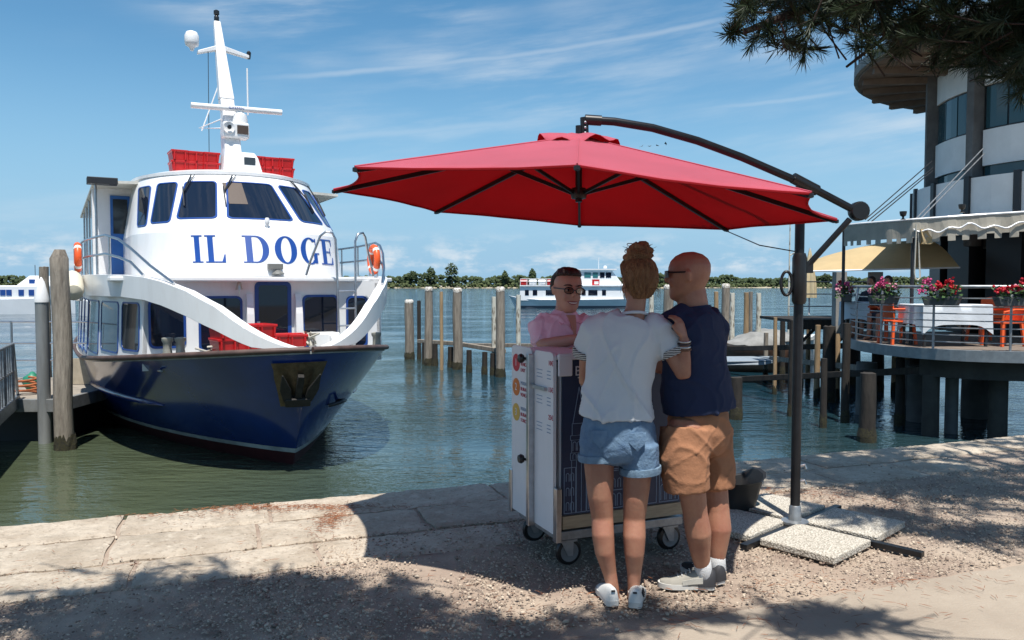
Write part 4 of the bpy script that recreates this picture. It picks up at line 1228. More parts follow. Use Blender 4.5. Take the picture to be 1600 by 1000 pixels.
# ================================================================== mooring posts
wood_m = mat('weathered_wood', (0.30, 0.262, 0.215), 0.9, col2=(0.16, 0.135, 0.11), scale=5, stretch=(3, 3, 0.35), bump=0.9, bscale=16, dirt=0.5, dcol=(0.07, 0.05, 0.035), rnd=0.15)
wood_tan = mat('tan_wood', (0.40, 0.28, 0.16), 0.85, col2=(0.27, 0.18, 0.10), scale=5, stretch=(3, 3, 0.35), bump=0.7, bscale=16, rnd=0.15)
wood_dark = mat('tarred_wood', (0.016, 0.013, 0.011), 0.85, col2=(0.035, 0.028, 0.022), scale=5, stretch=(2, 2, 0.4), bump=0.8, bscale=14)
pole_white = mat('peeling_white_pole', (0.55, 0.54, 0.47), 0.8, col2=(0.20, 0.17, 0.13), scale=6, stretch=(2, 2, 0.6), lo=0.50, hi=0.62)
weed_m = mat('weed_and_mussels', (0.045, 0.040, 0.014), 0.9, col2=(0.016, 0.015, 0.012), scale=30, bump=1.0, bscale=60)
cap_m = mat('guano_cap', (0.62, 0.60, 0.56), 0.9, col2=(0.22, 0.19, 0.15), scale=22, lo=0.45, hi=0.6)
def post(px, y_top, y_wat, wid, label, m=wood_m, lean=0.0, group='mooring posts in the basin', cap=False, weed=True, point=0.0, cat='mooring post', Y=None, name='mooring_post'):
    base = on_plane(px, y_wat, ZW)
    if Y: base = at(px, y_wat, Y); base.z = ZW
    top = at(px, y_top, base.y)
    h = top.z - ZW
    r = wid / 2 / 1250 * base.y
    t = thing(name, label, cat, base, 0, group)
    rs_ = random.Random(int(px * 13 + y_top))
    n, m_ = 14, 12
    rings = []
    for i in range(m_ + 1):
        z = -1.2 + (h + 1.2) * i / m_
        f_ = z / max(h, 0.1)
        ring = []
        cx = lean * f_ * h + 0.18 * r * noise.noise((px, z * 0.9, 1)); cy = 0.2 * r * noise.noise((px, z * 0.8, 5))
        rad = r * (1.06 - 0.10 * max(0, f_))
        for k in range(n):
            a = 2 * PI * k / n
            q_ = rad * (1 + 0.09 * noise.noise((math.cos(a) * 1.3 + px, math.sin(a) * 1.3, z * 0.7)) + 0.03 * noise.noise((math.cos(a) * 5 + px, math.sin(a) * 5, z * 3)))
            ring.append((cx + q_ * math.cos(a), cy + q_ * math.sin(a), z))
        rings.append(ring)
    # worn top
    last = rings[-1]
    cxx = sum(p_[0] for p_ in last) / n; cyy = sum(p_[1] for p_ in last) / n
    if point:
        rings[-1] = [(x, y, z - point * h) for x, y, z in last]
        rings.append([(cxx + (x - cxx) * 0.55 + 0.1 * r, cyy + (y - cyy) * 0.6, h - 0.02 * noise.noise((k, px, 0))) for k, (x, y, z) in enumerate(last)])
    else:
        rings.append([(cxx + (x - cxx) * 0.8, cyy + (y - cyy) * 0.8, h + 0.04 * r + 0.25 * r * noise.noise((k * 0.7, px, 0))) for k, (x, y, z) in enumerate(last)])
    mb = MB(); mb.loft(rings); mb.obj('shaft', m, t, smooth=50)
    if cap:
        mb = MB(); zc = h * 0.955
        mb.loft([[(cxx + (x - cxx) * 1.03, cyy + (y - cyy) * 1.03, zc + 0.04 * rs_.random()) for x, y, z in last], [(cxx + (x - cxx) * 1.04, cyy + (y - cyy) * 1.04, h) for x, y, z in last], [(cxx + (x - cxx) * 0.7, cyy + (y - cyy) * 0.7, h + 0.3 * r) for x, y, z in last]])
        mb.obj('worn_cap', cap_m, t, smooth=60)
    if weed:
        mb = MB(); rg_ = []
        for i in range(6):
            z = -0.4 + 0.62 * i / 5
            rg_.append([(r * (1.10 + 0.16 * rs_.random()) * math.cos(2 * PI * k / 16) * (1 if i < 5 else 0.9), r * (1.10 + 0.16 * rs_.random()) * math.sin(2 * PI * k / 16) * (1 if i < 5 else 0.9), z + (0.05 * rs_.random() if i == 5 else 0)) for k in range(16)])
        mb.loft(rg_); mb.obj('weed_collar', weed_m, t)
    return t
post(102, 390, 702, 27, 'thick pale timber mooring post standing beside the ship bow, sloping top', lean=-0.006, point=0.045)
post(74, 417, 612, 14, 'thin leaning timber post behind the steel pile', wood_m, weed=False)
# steel pile with a white cone
def steel_pile(px, y_top, y_bot, wid, Y, label, group=None):
    base = at(px, y_bot, Y); top = at(px, y_top, Y)
    t = thing('steel_pile', label, 'pile', base, 0, group)
    r = wid / 2 / 1250 * Y; h = top.z - base.z
    mb = MB(); mb.lathe([(r, -1.5), (r, h - 0.45), (r * 1.02, h - 0.44), (r * 1.02, h - 0.40), (r, h - 0.38)], 24); mb.obj('shaft', mat('pile_steel', (0.33, 0.34, 0.34), 0.55, 0.35, vary=0.3, scale=2, stretch=(4, 4, 0.6)), t, smooth=40)
    mb = MB(); mb.lathe([(r * 1.12, h - 0.42), (r * 1.12, h - 0.36), (r * 0.5, h - 0.08), (r * 0.10, h)], 24); mb.obj('cone_cap', white_paint, t, smooth=40)
steel_pile(69, 433, 622, 19, 13.4, 'grey steel pile with a white conical cap by the pontoon')

# posts in the open water between ship and cart
post(640, 470, 561, 14, 'short thick grey post with white worn top, leftmost in the open water', cap=True)
post(655, 470, 561, 6, 'thin dark post just right of the leftmost thick post', wood_dark)
post(670, 450, 571, 13, 'tall grey post with reddish top between two thin dark posts', cap=True, lean=0.003)
post(690, 456, 578, 5.5, 'thin brown pole between the two tall thick posts', wood_tan, weed=False)
post(715, 452, 577, 14.5, 'tall thick grey post with chipped white top carrying the crossbar', cap=True)
post(772, 464, 583, 8, 'pale peeling pole close left of a thick grey post', pole_white)
post(782, 450, 589, 14, 'thick grey post nearest the ticket cart, white top', cap=True)
post(810, 461, 590, 7.5, 'white pole stained with black streaks in front of the white ferry', pole_white)
for px, yt, yw, lab in ((664, 535, 569, 'stub pile under the left end of the crossbar'), (680, 537, 572, 'black stub pile under the crossbar beside the tall grey post'), (704, 542, 574, 'black stub pile left of the chipped white post'),
                        (733, 547, 582, 'squat black stub pile flared at the water under the crossbar'), (757, 550, 585, 'black stub pile between the squat pile and the thick post'), (770, 552, 586, 'black stub pile at the right end of the crossbar')):
    post(px, yt, yw, 8.5, lab, wood_dark, group='stub piles under the crossbar')
def rail_beam(pts, w_, label, m=wood_m, name='crossbar', group=None, flat=1.0):
    t = MB()
    for p_, q_ in zip(pts[:-1], pts[1:]): t.bar(p_, q_, w_, w_ * flat)
    o = t.obj(name, m, None, bevel=w_ * 0.1)
    return tag(o, label, 'beam', group)
rail_beam([at(654, 533, 28.0), at(716, 537, 26.0), at(788, 549, 23.6)], 0.13, 'weathered timber crossbar tying the posts in the open water')
rail_beam([at(716, 539, 26.4), at(840, 540, 24.5)], 0.12, 'second timber crossbar running behind the cart to the right')

# ================================================================== pontoon and gangway on the left
pd_m = mat('pontoon_grey', (0.26, 0.27, 0.27), 0.6, 0.2, vary=0.4, scale=3, dirt=0.4, dcol=(0.10, 0.07, 0.05))
pn_ = at(92, 622, 13.4)
pont = thing('pontoon', 'grey floating pontoon beside the ship with steel rails', 'pontoon', (pn_.x, pn_.y, ZW))
mb = MB(); mb.box((-2.0, 1.6, 0.66), (4.0, 3.2, 0.16)); mb.obj('deck', mat('pontoon_planks', (0.33, 0.29, 0.24), 0.85, vary=0.4, scale=4, stretch=(1, 6, 1)), pont)
mb = MB(); mb.box((-2.05, 1.65, 0.20), (3.7, 2.9, 0.76)); mb.obj('float', mat('black_float', (0.016, 0.016, 0.017), 0.5), pont, bevel=0.03)
mb = MB(); mb.box((-2.0, -0.03, 0.64), (4.04, 0.08, 0.22)); mb.box((0.03, 1.6, 0.64), (0.08, 3.24, 0.22)); mb.obj('edge_beam', pd_m, pont, bevel=0.01)
for x in (-0.62, -1.35, -2.4): 
    mb = MB(); mb.tube([(x, 2.6, 0.74), (x, 2.6, 1.95)], 0.022, 6); mb.obj('rail_post', steel, pont)
for z in (1.16, 1.5, 1.93):
    mb = MB(); mb.tube([(-3.9, 2.6, z), (-0.2, 2.6, z)], 0.018, 6); mb.obj('rail', steel, pont)
mb = MB(); mb.box((-0.55, 2.0, 1.0), (0.9, 0.03, 0.5)); mb.obj('back_board', mat('plywood', (0.42, 0.36, 0.27), 0.8, vary=0.2), pont)
bu = MB(); bu.lathe([(0.02, -0.14), (0.10, -0.12), (0.17, 0.0), (0.15, 0.10), (0.06, 0.16), (0.02, 0.2)], 16)
o = bu.obj('mooring_buoy', mat('green_vinyl', (0.02, 0.20, 0.12), 0.45, vary=0.4, scale=8), None, smooth=50)
p_ = at(51, 606, 14.6); o.location = (p_.x, p_.y, ZW + 0.88); tag(o, 'green mooring buoy lying on the pontoon by the steel pile', 'buoy')
rp_ = MB(); rr_ = random.Random(4)
rp_.tube([(0.2 * math.cos(k * 0.9) * (1 - k * 0.01), 0.14 * math.sin(k * 0.9), 0.02 + 0.012 * k) for k in range(24)], 0.02, 6)
o = rp_.obj('rope_coil', mat('orange_rope', (0.42, 0.13, 0.05), 0.9, vary=0.4), None, smooth=60); p_ = at(42, 614, 14.0); o.location = (p_.x, p_.y, ZW + 0.74); tag(o, 'orange rope coiled on the pontoon deck', 'rope')
g0, g1 = at(-62, 705, 9.6), at(28, 626, 13.6)
gang = thing('gangway', 'steel gangway with barred handrail leading down to the pontoon', 'gangway', g0)
gd = (g1 - g0); gp = Vector((gd.y, -gd.x, 0)).normalized()
for s_ in (0, -1):
    o_ = gp * (0.0 if s_ == 0 else -1.1)
    mb = MB(); mb.bar(o_, o_ + gd, 0.07, 0.20); mb.obj('side_beam', galv, gang)
    for zz in (1.0, 0.55):
        mb = MB(); mb.tube([o_ + Vector((0, 0, zz)), o_ + gd * 0.92 + Vector((0, 0, zz)), o_ + gd + Vector((0, 0, 0.1))], 0.024, 7); mb.obj('handrail', galv, gang)
    for k in range(22):
        q_ = o_ + gd * (k / 23.0)
        mb = MB(); mb.bar(q_, q_ + Vector((0, 0, 1.0)), 0.05 if k % 4 == 0 else 0.022, 0.05 if k % 4 == 0 else 0.022); mb.obj('baluster', galv, gang)
mb = MB(); mb.slab([[Vector((0, 0, 0.06)), gd + Vector((0, 0, 0.06))], [gp * -1.1 + Vector((0, 0, 0.06)), gp * -1.1 + gd + Vector((0, 0, 0.06))]], (0, 0, -0.04)); mb.obj('tread', pd_m, gang)

# ================================================================== far boats
def window_row(parent, x0, x1, n, y, z0, z1, gap, m):
    w_ = (x1 - x0) / n
    for k in range(n):
        mb = MB(); mb.box((x0 + w_ * (k + 0.5), y, (z0 + z1) / 2), (w_ - gap, 0.04, z1 - z0)); mb.obj('window', m, parent)
ferry_white = mat('ferry_white', (0.80, 0.81, 0.82), 0.4, vary=0.08, scale=0.6)
p_ = on_plane(893, 481, ZW)
fer = thing('white_ferry', 'white excursion boat with two decks crossing the lagoon behind the ticket seller', 'boat', (p_.x, p_.y, ZW), R(-3))
k_ = p_.y / 1250
def F_(px): return (px - 893) * k_
def Z_(py): return (481 - py) * k_
st = []
for px, half, zt in ((795, 0.05, 462), (800, 0.8, 463), (815, 1.7, 466), (845, 2.1, 468), (900, 2.1, 468), (960, 2.1, 467), (990, 1.9, 466)):
    x = F_(px); z1 = Z_(zt); x0_ = x + (0.9 if px < 810 else 0)
    st.append([Vector((x, -half, z1)), Vector((x0_, -half * 0.8, 0.25)), Vector((x0_, -half * 0.6, -0.3)), Vector((x0_, half * 0.6, -0.3)), Vector((x0_, half * 0.8, 0.25)), Vector((x, half, z1))])
mb = MB(); mb.loft(st); mb.obj('hull', ferry_white, fer)
mb = MB(); mb.loft([[v + Vector((0, math.copysign(0.03, v.y), 0)) for v in (Vector((s_[1].x, s_[1].y, 0.28)), Vector((s_[1].x, s_[1].y, -0.1)), Vector((s_[4].x, s_[4].y, -0.1)), Vector((s_[4].x, s_[4].y, 0.28)))] for s_ in st]); mb.obj('waterline', mat('waterline_dark', (0.04, 0.05, 0.07), 0.5), fer)
mb = MB(); mb.box(((F_(813) + F_(972)) / 2, 0, (Z_(447) + Z_(470)) / 2), (F_(972) - F_(813), 3.6, Z_(447) - Z_(470))); cabn = mb.obj('cabin', ferry_white, fer, bevel=0.08)
for a, b_ in ((821, 827), (833, 840), (853, 866), (897, 902), (908, 914), (918, 932), (939, 945)):
    mb = MB(); mb.box(((F_(a) + F_(b_)) / 2, -1.815, (Z_(453) + Z_(461)) / 2), (F_(b_) - F_(a), 0.04, Z_(453) - Z_(461))); mb.obj('window', dark_glass, cabn)
mb = MB(); mb.box(((F_(813) + F_(985)) / 2, 0, Z_(446.5)), (F_(985) - F_(813), 4.0, 0.12)); mb.obj('upper_deck', ferry_white, fer)
for a, m_ in ((815, red_plastic), (829, white_paint), (843, white_paint), (857, red_plastic)):
    mb = MB(); mb.lathe([(0.3, -0.45), (0.38, -0.4), (0.38, 0.4), (0.3, 0.45)], 10, (F_(a + 4), -1.4, Z_(442)), Matrix.Rotation(R(90), 3, 'Y')); mb.obj('raft_canister', m_, fer)
for z in (436, 439.5):
    mb = MB(); mb.tube([(F_(814), -1.9, Z_(z)), (F_(905), -1.9, Z_(z))], 0.035, 5); mb.obj('rail', ferry_white, fer)
for a in range(814, 906, 10):
    mb = MB(); mb.tube([(F_(a), -1.9, Z_(446)), (F_(a), -1.9, Z_(436))], 0.03, 5); mb.obj('rail_post', ferry_white, fer)
mb = MB(); mb.loft([[(F_(a0), -1.5, Z_(446)), (F_(a1), -1.5, Z_(446)), (F_(a1), 1.5, Z_(446)), (F_(a0), 1.5, Z_(446))] if zz else [(F_(b0), -1.4, Z_(424)), (F_(b1), -1.4, Z_(424)), (F_(b1), 1.4, Z_(424)), (F_(b0), 1.4, Z_(424))] for zz, a0, a1, b0, b1 in ((1, 905, 972, 0, 0), (0, 0, 0, 905, 955))])
wh_ = mb.obj('wheelhouse', ferry_white, fer, bevel=0.05)
teal_glass = m_glass('teal_glass', (0.03, 0.16, 0.17), 0.08)
for a, b_, m_ in ((912, 922, teal_glass), (925, 933, teal_glass), (936, 943, dark_glass), (945, 953, dark_glass)):
    mb = MB(); mb.box(((F_(a) + F_(b_)) / 2, -1.46, (Z_(426) + Z_(434)) / 2), (F_(b_) - F_(a), 0.06, Z_(426) - Z_(434))); mb.obj('window', m_, wh_)
mb = MB(); mb.box((F_(930), 0, Z_(421.5)), (F_(962) - F_(900), 3.4, 0.14)); mb.obj('canopy', ferry_white, fer)
mb = MB(); mb.box((F_(929.5), -1.53, Z_(442)), (0.85, 0.04, 0.8)); lg = mb.obj('emblem', red_plastic, fer)
mb = MB(); mb.box((F_(930.5), -1.56, Z_(442)), (0.5, 0.03, 0.35)); mb.obj('emblem_mark', white_paint, lg)
mb = MB(); mb.tube([(F_(935), 0, Z_(421)), (F_(935), 0, Z_(403))], 0.03, 5); mb.lathe([(0.1, 0), (0.22, 0.05), (0.22, 0.25), (0.1, 0.35)], 10, (F_(945), 0, Z_(420))); mb.obj('mast', white_paint, fer)
p_ = on_plane(40, 490, ZW)
fe2 = thing('white_ferry', 'low white passenger boat with blue windows beyond the left mooring posts', 'boat', (p_.x, p_.y, ZW), R(4))
k_ = p_.y / 1250
def F_(px): return (px - 40) * k_
def Z_(py): return (490 - py) * k_
mb = MB(); mb.loft([[(F_(px), -h_, Z_(zt)), (F_(px), -h_ * 0.9, -0.2), (F_(px), h_ * 0.9, -0.2), (F_(px), h_, Z_(zt))] for px, h_, zt in ((-90, 1.9, 468), (0, 2, 468), (70, 1.9, 466), (100, 1.2, 465), (116, 0.1, 463))]); mb.obj('hull', ferry_white, fe2)
mb = MB(); mb.box((F_(0), 0, Z_(457)), (F_(90) - F_(-90), 3.4, Z_(446) - Z_(468))); cb = mb.obj('cabin', ferry_white, fe2, bevel=0.1)
for a in (-40, -22, -4, 8, 18, 27, 45, 60):
    mb = MB(); mb.box((F_(a + 4), -1.72, Z_(457)), (F_(8) - F_(0), 0.05, Z_(453) - Z_(462))); mb.obj('window', blue_trim, cb)
mb = MB(); mb.loft([[(F_(a), y, Z_(446)) for a, y in ((38, -1.3), (100, -1.3), (100, 1.3), (38, 1.3))], [(F_(a), y, Z_(431)) for a, y in ((55, -1.0), (72, -1.0), (72, 1.0), (55, 1.0))]]); w2 = mb.obj('wheelhouse', ferry_white, fe2, bevel=0.08)
mb = MB(); mb.box((F_(61), -1.13, Z_(440)), (0.5, 0.25, 0.4)); mb.obj('window', blue_trim, w2)
mb = MB(); mb.tube([(F_(56), 0, Z_(432)), (F_(56), 0, Z_(414))], 0.03, 5); mb.obj('mast', dark_metal, fe2)

# ================================================================== far shore
land = MB()
xs = np.linspace(-1400, 1400, 90)
def shore_y(x): return 900 + 30 * noise.noise((x * 0.006, 1, 1)) + 0.03 * abs(x) + (110 if x > 200 else 0) * min(1, max(0, (x - 200) / 120))
land.slab([[(x, shore_y(x), ZW - 0.3) for x in xs], [(x, shore_y(x) + 6, ZW + 1.0) for x in xs], [(x, shore_y(x) + 400, ZW + 3.0) for x in xs]], (0, 0, -2))
tag(land.obj('far_shore', mat('pale_shore', (0.42, 0.37, 0.27), 0.95, vary=0.35, scale=0.03)), kind='structure')
leaf_far = mat('far_foliage', (0.060, 0.085, 0.030), 0.9, col2=(0.030, 0.052, 0.020), scale=0.09, rnd=0.0, trans=0.15)
leaf_far2 = mat('far_foliage_light', (0.095, 0.115, 0.040), 0.9, col2=(0.05, 0.07, 0.025), scale=0.09, trans=0.15)
def clumps(n, fx, fy, fz, smin, smax, m, name):
    P = []; S = []
    for k in range(n):
        x = fx(); y = fy(x); z = fz(x); P.append((x, y, z)); s_ = rg.uniform(smin, smax); S.append((s_, s_, s_ * rg.uniform(0.6, 0.9)))
    tv_ = np.array(ico) * (1 + 0.25 * rng.standard_normal((12, 1)))
    v_, f_ = scatter(tv_, icf, np.array(P), rand_rot(len(P), 0.6), np.array(S))
    v_ = v_ + rng.normal(0, smin * 0.16, v_.shape)
    return raw(name, v_, f_, m)
def wood_h(x): return 13.0 + 5.0 * noise.noise((x * 0.014, 3, 1)) + 3.4 * noise.noise((x * 0.05, 7, 1)) + 1.6 * noise.noise((x * 0.2, 2, 1))
def fx_(): return rg.uniform(-900, 900)
tag(clumps(11000, fx_, lambda x: shore_y(x) + rg.uniform(8, 40), lambda x: ZW + max(0.8, wood_h(x) * rg.uniform(0.05, 1.0) ** 0.8), 1.0, 2.8, leaf_far, 'shore_wood'), 'dark green belt of trees along the far shore', 'trees', kind='stuff')
tag(clumps(2600, fx_, lambda x: shore_y(x) + rg.uniform(2, 9), lambda x: ZW + rg.uniform(0.8, 5.0), 0.8, 2.0, leaf_far2, 'shore_scrub'), 'lighter green scrub in front of the far belt of trees', 'scrub', kind='stuff')
def far_tree(px, py_top, w_px, label, umbrella=True):
    x = (px - 800) / 1250 * 915; y = shore_y(x) + 6
    x = (px - 800) / 1250 * y
    h = (449 - py_top) / 1250 * y + 1.5
    w_ = w_px / 1250 * y / 2
    t = thing('pine_tree', label, 'tree', (x, y, ZW + 0.5), 0, 'taller trees on the far shore')
    mb = MB(); mb.tube([(0, 0, 0), (0.3, 0, h * 0.4), (0.1, 0, h * 0.8)], [0.5, 0.4, 0.2], 7)
    for k in range(6):
        a = 2 * PI * k / 6; mb.tube([(0.2, 0, h * 0.5), (w_ * 0.6 * math.cos(a), w_ * 0.6 * math.sin(a), h * 0.8)], [0.22, 0.1], 5)
    mb.obj('trunk', wood_dark, t)
    P, S = [], []
    for k in range(260):
        a = rg.uniform(0, 2 * PI); r_ = w_ * math.sqrt(rg.random())
        lump = 0.75 + 0.35 * noise.noise((a * 1.2, px, 2))
        P.append((r_ * lump * math.cos(a), r_ * lump * math.sin(a), h * (0.50 + 0.48 * rg.random() * (1 - 0.5 * (r_ / w_) ** 2) + 0.05 * noise.noise((a, r_, 1))))); s_ = rg.uniform(0.5, 1.3); S.append((s_, s_, s_ * 0.7))
    v_, f_ = scatter(np.array(ico) * (1 + 0.2 * rng.standard_normal((12, 1))), icf, np.array(P), rand_rot(len(P), 0.6), np.array(S))
    raw('crown', v_, f_, leaf_far, t)
far_tree(706, 411, 25, 'broad tall pine standing above the far shore trees, tallest of the row')
far_tree(673, 418, 15, 'small round tree rising above the far shore wood left of the tallest pine')
far_tree(645, 424, 18, 'low broad tree at the left end of the far shore wood')
far_tree(832, 421, 14, 'round topped tree above the far shore next to the ticket seller')
far_tree(789, 424, 12, 'narrow tree on the far shore between the tall pine and the seller')
far_tree(1290, 428, 18, 'broad low tree on the far shore behind the umbrella pole')

# ================================================================== pier and posts right of the umbrella
PG = 'posts of the pier on the right'
for a in ((1133, 445, 566, 13, 'thick weathered post just behind the man in navy', wood_m), (1143, 458, 574, 8, 'white peeling pole beside the man in navy', pole_white), (1165, 457, 575, 8, 'brown square pole right of the white pole', wood_tan),
          (1172, 456, 560, 6, 'thin grey pole behind the brown square pole', wood_m), (1184, 458, 571, 8, 'pale straight pole in front of the covered boat', pole_white), (1210, 496, 616, 6, 'thin tan stake with mussels at its foot', wood_tan),
          (1237, 500, 650, 12, 'dark pile hidden behind the umbrella pole', wood_dark), (1276, 508, 622, 9, 'tan timber pile, left one of a pair under the walkway', wood_tan), (1307, 506, 622, 9, 'tan timber pile, right one of a pair under the walkway', wood_tan),
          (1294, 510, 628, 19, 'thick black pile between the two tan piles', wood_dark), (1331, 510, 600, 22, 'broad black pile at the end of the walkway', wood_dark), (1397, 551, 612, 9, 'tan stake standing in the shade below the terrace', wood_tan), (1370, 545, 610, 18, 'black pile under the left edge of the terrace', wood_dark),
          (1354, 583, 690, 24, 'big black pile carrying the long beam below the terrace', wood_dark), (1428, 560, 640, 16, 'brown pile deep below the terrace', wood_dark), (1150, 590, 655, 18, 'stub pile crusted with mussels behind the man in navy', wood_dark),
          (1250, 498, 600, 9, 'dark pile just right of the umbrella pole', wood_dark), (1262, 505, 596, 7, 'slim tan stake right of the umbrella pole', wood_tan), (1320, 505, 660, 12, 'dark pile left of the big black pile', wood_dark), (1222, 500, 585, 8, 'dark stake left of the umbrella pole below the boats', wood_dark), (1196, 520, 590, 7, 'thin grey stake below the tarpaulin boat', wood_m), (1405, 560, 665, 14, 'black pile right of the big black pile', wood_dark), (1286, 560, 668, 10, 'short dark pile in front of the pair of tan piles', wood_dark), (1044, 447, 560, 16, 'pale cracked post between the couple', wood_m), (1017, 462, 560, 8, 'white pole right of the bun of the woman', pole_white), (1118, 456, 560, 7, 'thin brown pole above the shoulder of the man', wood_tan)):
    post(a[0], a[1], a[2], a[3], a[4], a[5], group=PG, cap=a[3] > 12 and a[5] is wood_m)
rail_beam([at(1120, 594, 20.0), at(1250, 588, 17.5), at(1450, 578, 14.2)], 0.13, 'long dark beam running low over the water to the terrace', wood_dark)
rail_beam([at(1205, 560, 22.0), at(1345, 575, 17.0)], 0.12, 'pinkish timber beam crossing behind the umbrella pole', wood_m)
rail_beam([at(1140, 545, 24.0), at(1335, 540, 19.5)], 0.14, 'dark beam at walkway height behind the tan piles', wood_dark)
rail_beam([at(1395, 556, 17.5), at(1448, 560, 17.0)], 0.11, 'short tan beam in the shade below the terrace', wood_tan)
# flat light blue work raft
p_ = at(1130, 561, 22.3)
mb = MB(); mb.loft([[(-0.9, -0.7, -0.12), (0.9, -0.7, -0.1), (0.9, 0.7, -0.1), (-0.9, 0.7, -0.12)], [(-1.0, -0.8, 0.0), (1.7, -0.62, 0.03), (1.7, 0.62, 0.03), (-1.0, 0.8, 0.0)]])
o = mb.obj('landing_plank', mat('pale_blue_paint', (0.28, 0.33, 0.38), 0.5, vary=0.2), None, bevel=0.02); o.location = p_; tag(o, 'pale blue landing platform just above the water behind the man', 'platform')
# covered boats moored behind
def small_boat(px, py, Y, L_, label, rz, cover_c):
    p_ = at(px, py, Y)
    t = thing('moored_boat', label, 'boat', (p_.x, p_.y, ZW), rz, 'small boats at the pier')
    rings = []
    for u in np.linspace(0, 1, 9):
        h_ = 0.85 * (1 - (2 * abs(u - 0.45)) ** 3.5 * 0.95) if u < 0.99 else 0.04
        x = (u - 0.5) * L_
        rings.append([Vector((x, -h_, 0.75 + 0.25 * u * u)), Vector((x, -h_ * 0.85, 0.25)), Vector((x, -h_ * 0.4, -0.15)), Vector((x, h_ * 0.4, -0.15)), Vector((x, h_ * 0.85, 0.25)), Vector((x, h_, 0.75 + 0.25 * u * u))])
    mb = MB(); mb.loft(rings); mb.obj('hull', mat('boat_hull_' + cover_c, {'w': (0.65, 0.65, 0.62), 'b': (0.16, 0.09, 0.06)}[cover_c], 0.4, vary=0.2), t, smooth=40)
    G = []
    for i in range(12):
        u = i / 11; row = []
        for j in range(9):
            v = j / 8 * 2 - 1
            z = 0.85 + 0.36 * (1 - v * v) * math.sin(PI * min(1, u * 1.1 + 0.1)) + 0.06 * noise.noise((i * 0.8, j * 0.9, px))
            row.append(((u - 0.5) * L_ * 0.85, v * 0.88 * math.sin(PI * (0.15 + 0.7 * u)), z))
        G.append(row)
    mb = MB(); mb.slab(G, (0, 0, -0.02)); mb.obj('cover', mat('boat_cover', (0.27, 0.27, 0.26), 0.8, vary=0.35, scale=3), t, smooth=60)
small_boat(1214, 500, 27, 2.9, 'small white boat under a pale tarpaulin at the pier', R(12), 'w')
small_boat(1168, 520, 25, 2.6, 'brown wooden boat under a tarpaulin low behind the posts', R(165), 'b')
# dark walkway with brackets
wk = thing('walkway', 'dark timber walkway on piles leading to the restaurant terrace', 'walkway', at(1280, 506, 20))
for k in range(10):
    mb = MB(); mb.box((-0.85 + 0.19 * k, 0.6, 0.1), (0.17, 2.4, 0.07)); mb.obj('plank', wood_dark, wk)
mb = MB(); mb.box((0.03, -0.55, -0.02), (2.0, 0.12, 0.18)); mb.bar((-0.6, -0.5, -0.4), (-0.3, -0.5, -0.1), 0.06); mb.bar((0.3, -0.5, -0.4), (0.6, -0.5, -0.1), 0.06); mb.obj('edge_beam', wood_dark, wk)
for z in (0.45, 0.75, 1.05):
    mb = MB(); mb.tube([(-0.95, -0.5, z), (0.95, -0.5, z)], 0.014, 5); mb.obj('rail', galv, wk)
# closed cream parasol and thin mast
p_ = at(1264, 492, 21)
ps = thing('closed_parasol', 'closed cream parasol standing right behind the umbrella pole', 'parasol', p_)
mb = MB(); mb.tube([(0, 0, 0), (0, 0, 1.75)], 0.025, 8); mb.obj('pole', white_paint, ps)
G = [[(r_ * (1 + 0.25 * math.cos(5 * a)) * math.cos(a), r_ * (1 + 0.25 * math.cos(5 * a)) * math.sin(a), z) for a in np.linspace(0, 2 * PI, 30, endpoint=False)] for r_, z in ((0.16, 0.45), (0.15, 0.8), (0.09, 1.3), (0.02, 1.72))]
mb = MB(); mb.loft(G); mb.obj('furled_cloth', mat('cream_cloth', (0.62, 0.52, 0.33), 0.85, vary=0.2), ps, smooth=60)
p_ = on_plane(1231, 545, ZW)
o = MB(); o.tube([(0, 0, -0.5), (0.02, 0, at(1231, 345, p_.y).z - ZW)], [0.05, 0.025], 8); o.tube([(0, 0.0, at(1231, 400, p_.y).z - ZW), (0.35, 0, at(1231, 392, p_.y).z - ZW)], 0.03, 6)
o = o.obj('boat_mast', pole_white, None, smooth=60); o.location = (p_.x, p_.y, ZW); tag(o, 'thin cream mast pole just left of the umbrella pole', 'mast')

# gulls far off
for k, (px, py) in enumerate(((1003, 229), (1015, 229), (1027, 228), (1040, 225))):
    mb = MB()
    s_ = 0.55
    mb.loft([[(-s_, 0.08, 0.10), (-s_, -0.03, 0.10), (-s_, 0.0, 0.11)], [(-s_ * 0.5, 0.10, 0.18), (-s_ * 0.5, -0.1, 0.18), (-s_ * 0.5, 0, 0.2)], [(0, 0.3, 0.0), (0, -0.3, 0.0), (0, 0, 0.09)], [(s_ * 0.5, 0.10, 0.18), (s_ * 0.5, -0.1, 0.18), (s_ * 0.5, 0, 0.2)], [(s_, 0.08, 0.10), (s_, -0.03, 0.10), (s_, 0, 0.11)]])
    o = mb.obj('bird', mat('bird_dark', (0.05, 0.05, 0.05), 0.8)); o.location = at(px, py, 160); o.rotation_euler = (0.2, 0.3 * (k - 1.5), 0.4 * k)
    tag(o, ['leftmost of four distant birds flying over the red umbrella', 'second from left of four distant birds over the red umbrella', 'third from left of four distant birds over the red umbrella', 'rightmost of four distant birds flying over the red umbrella'][k], 'bird', 'distant birds in the sky')

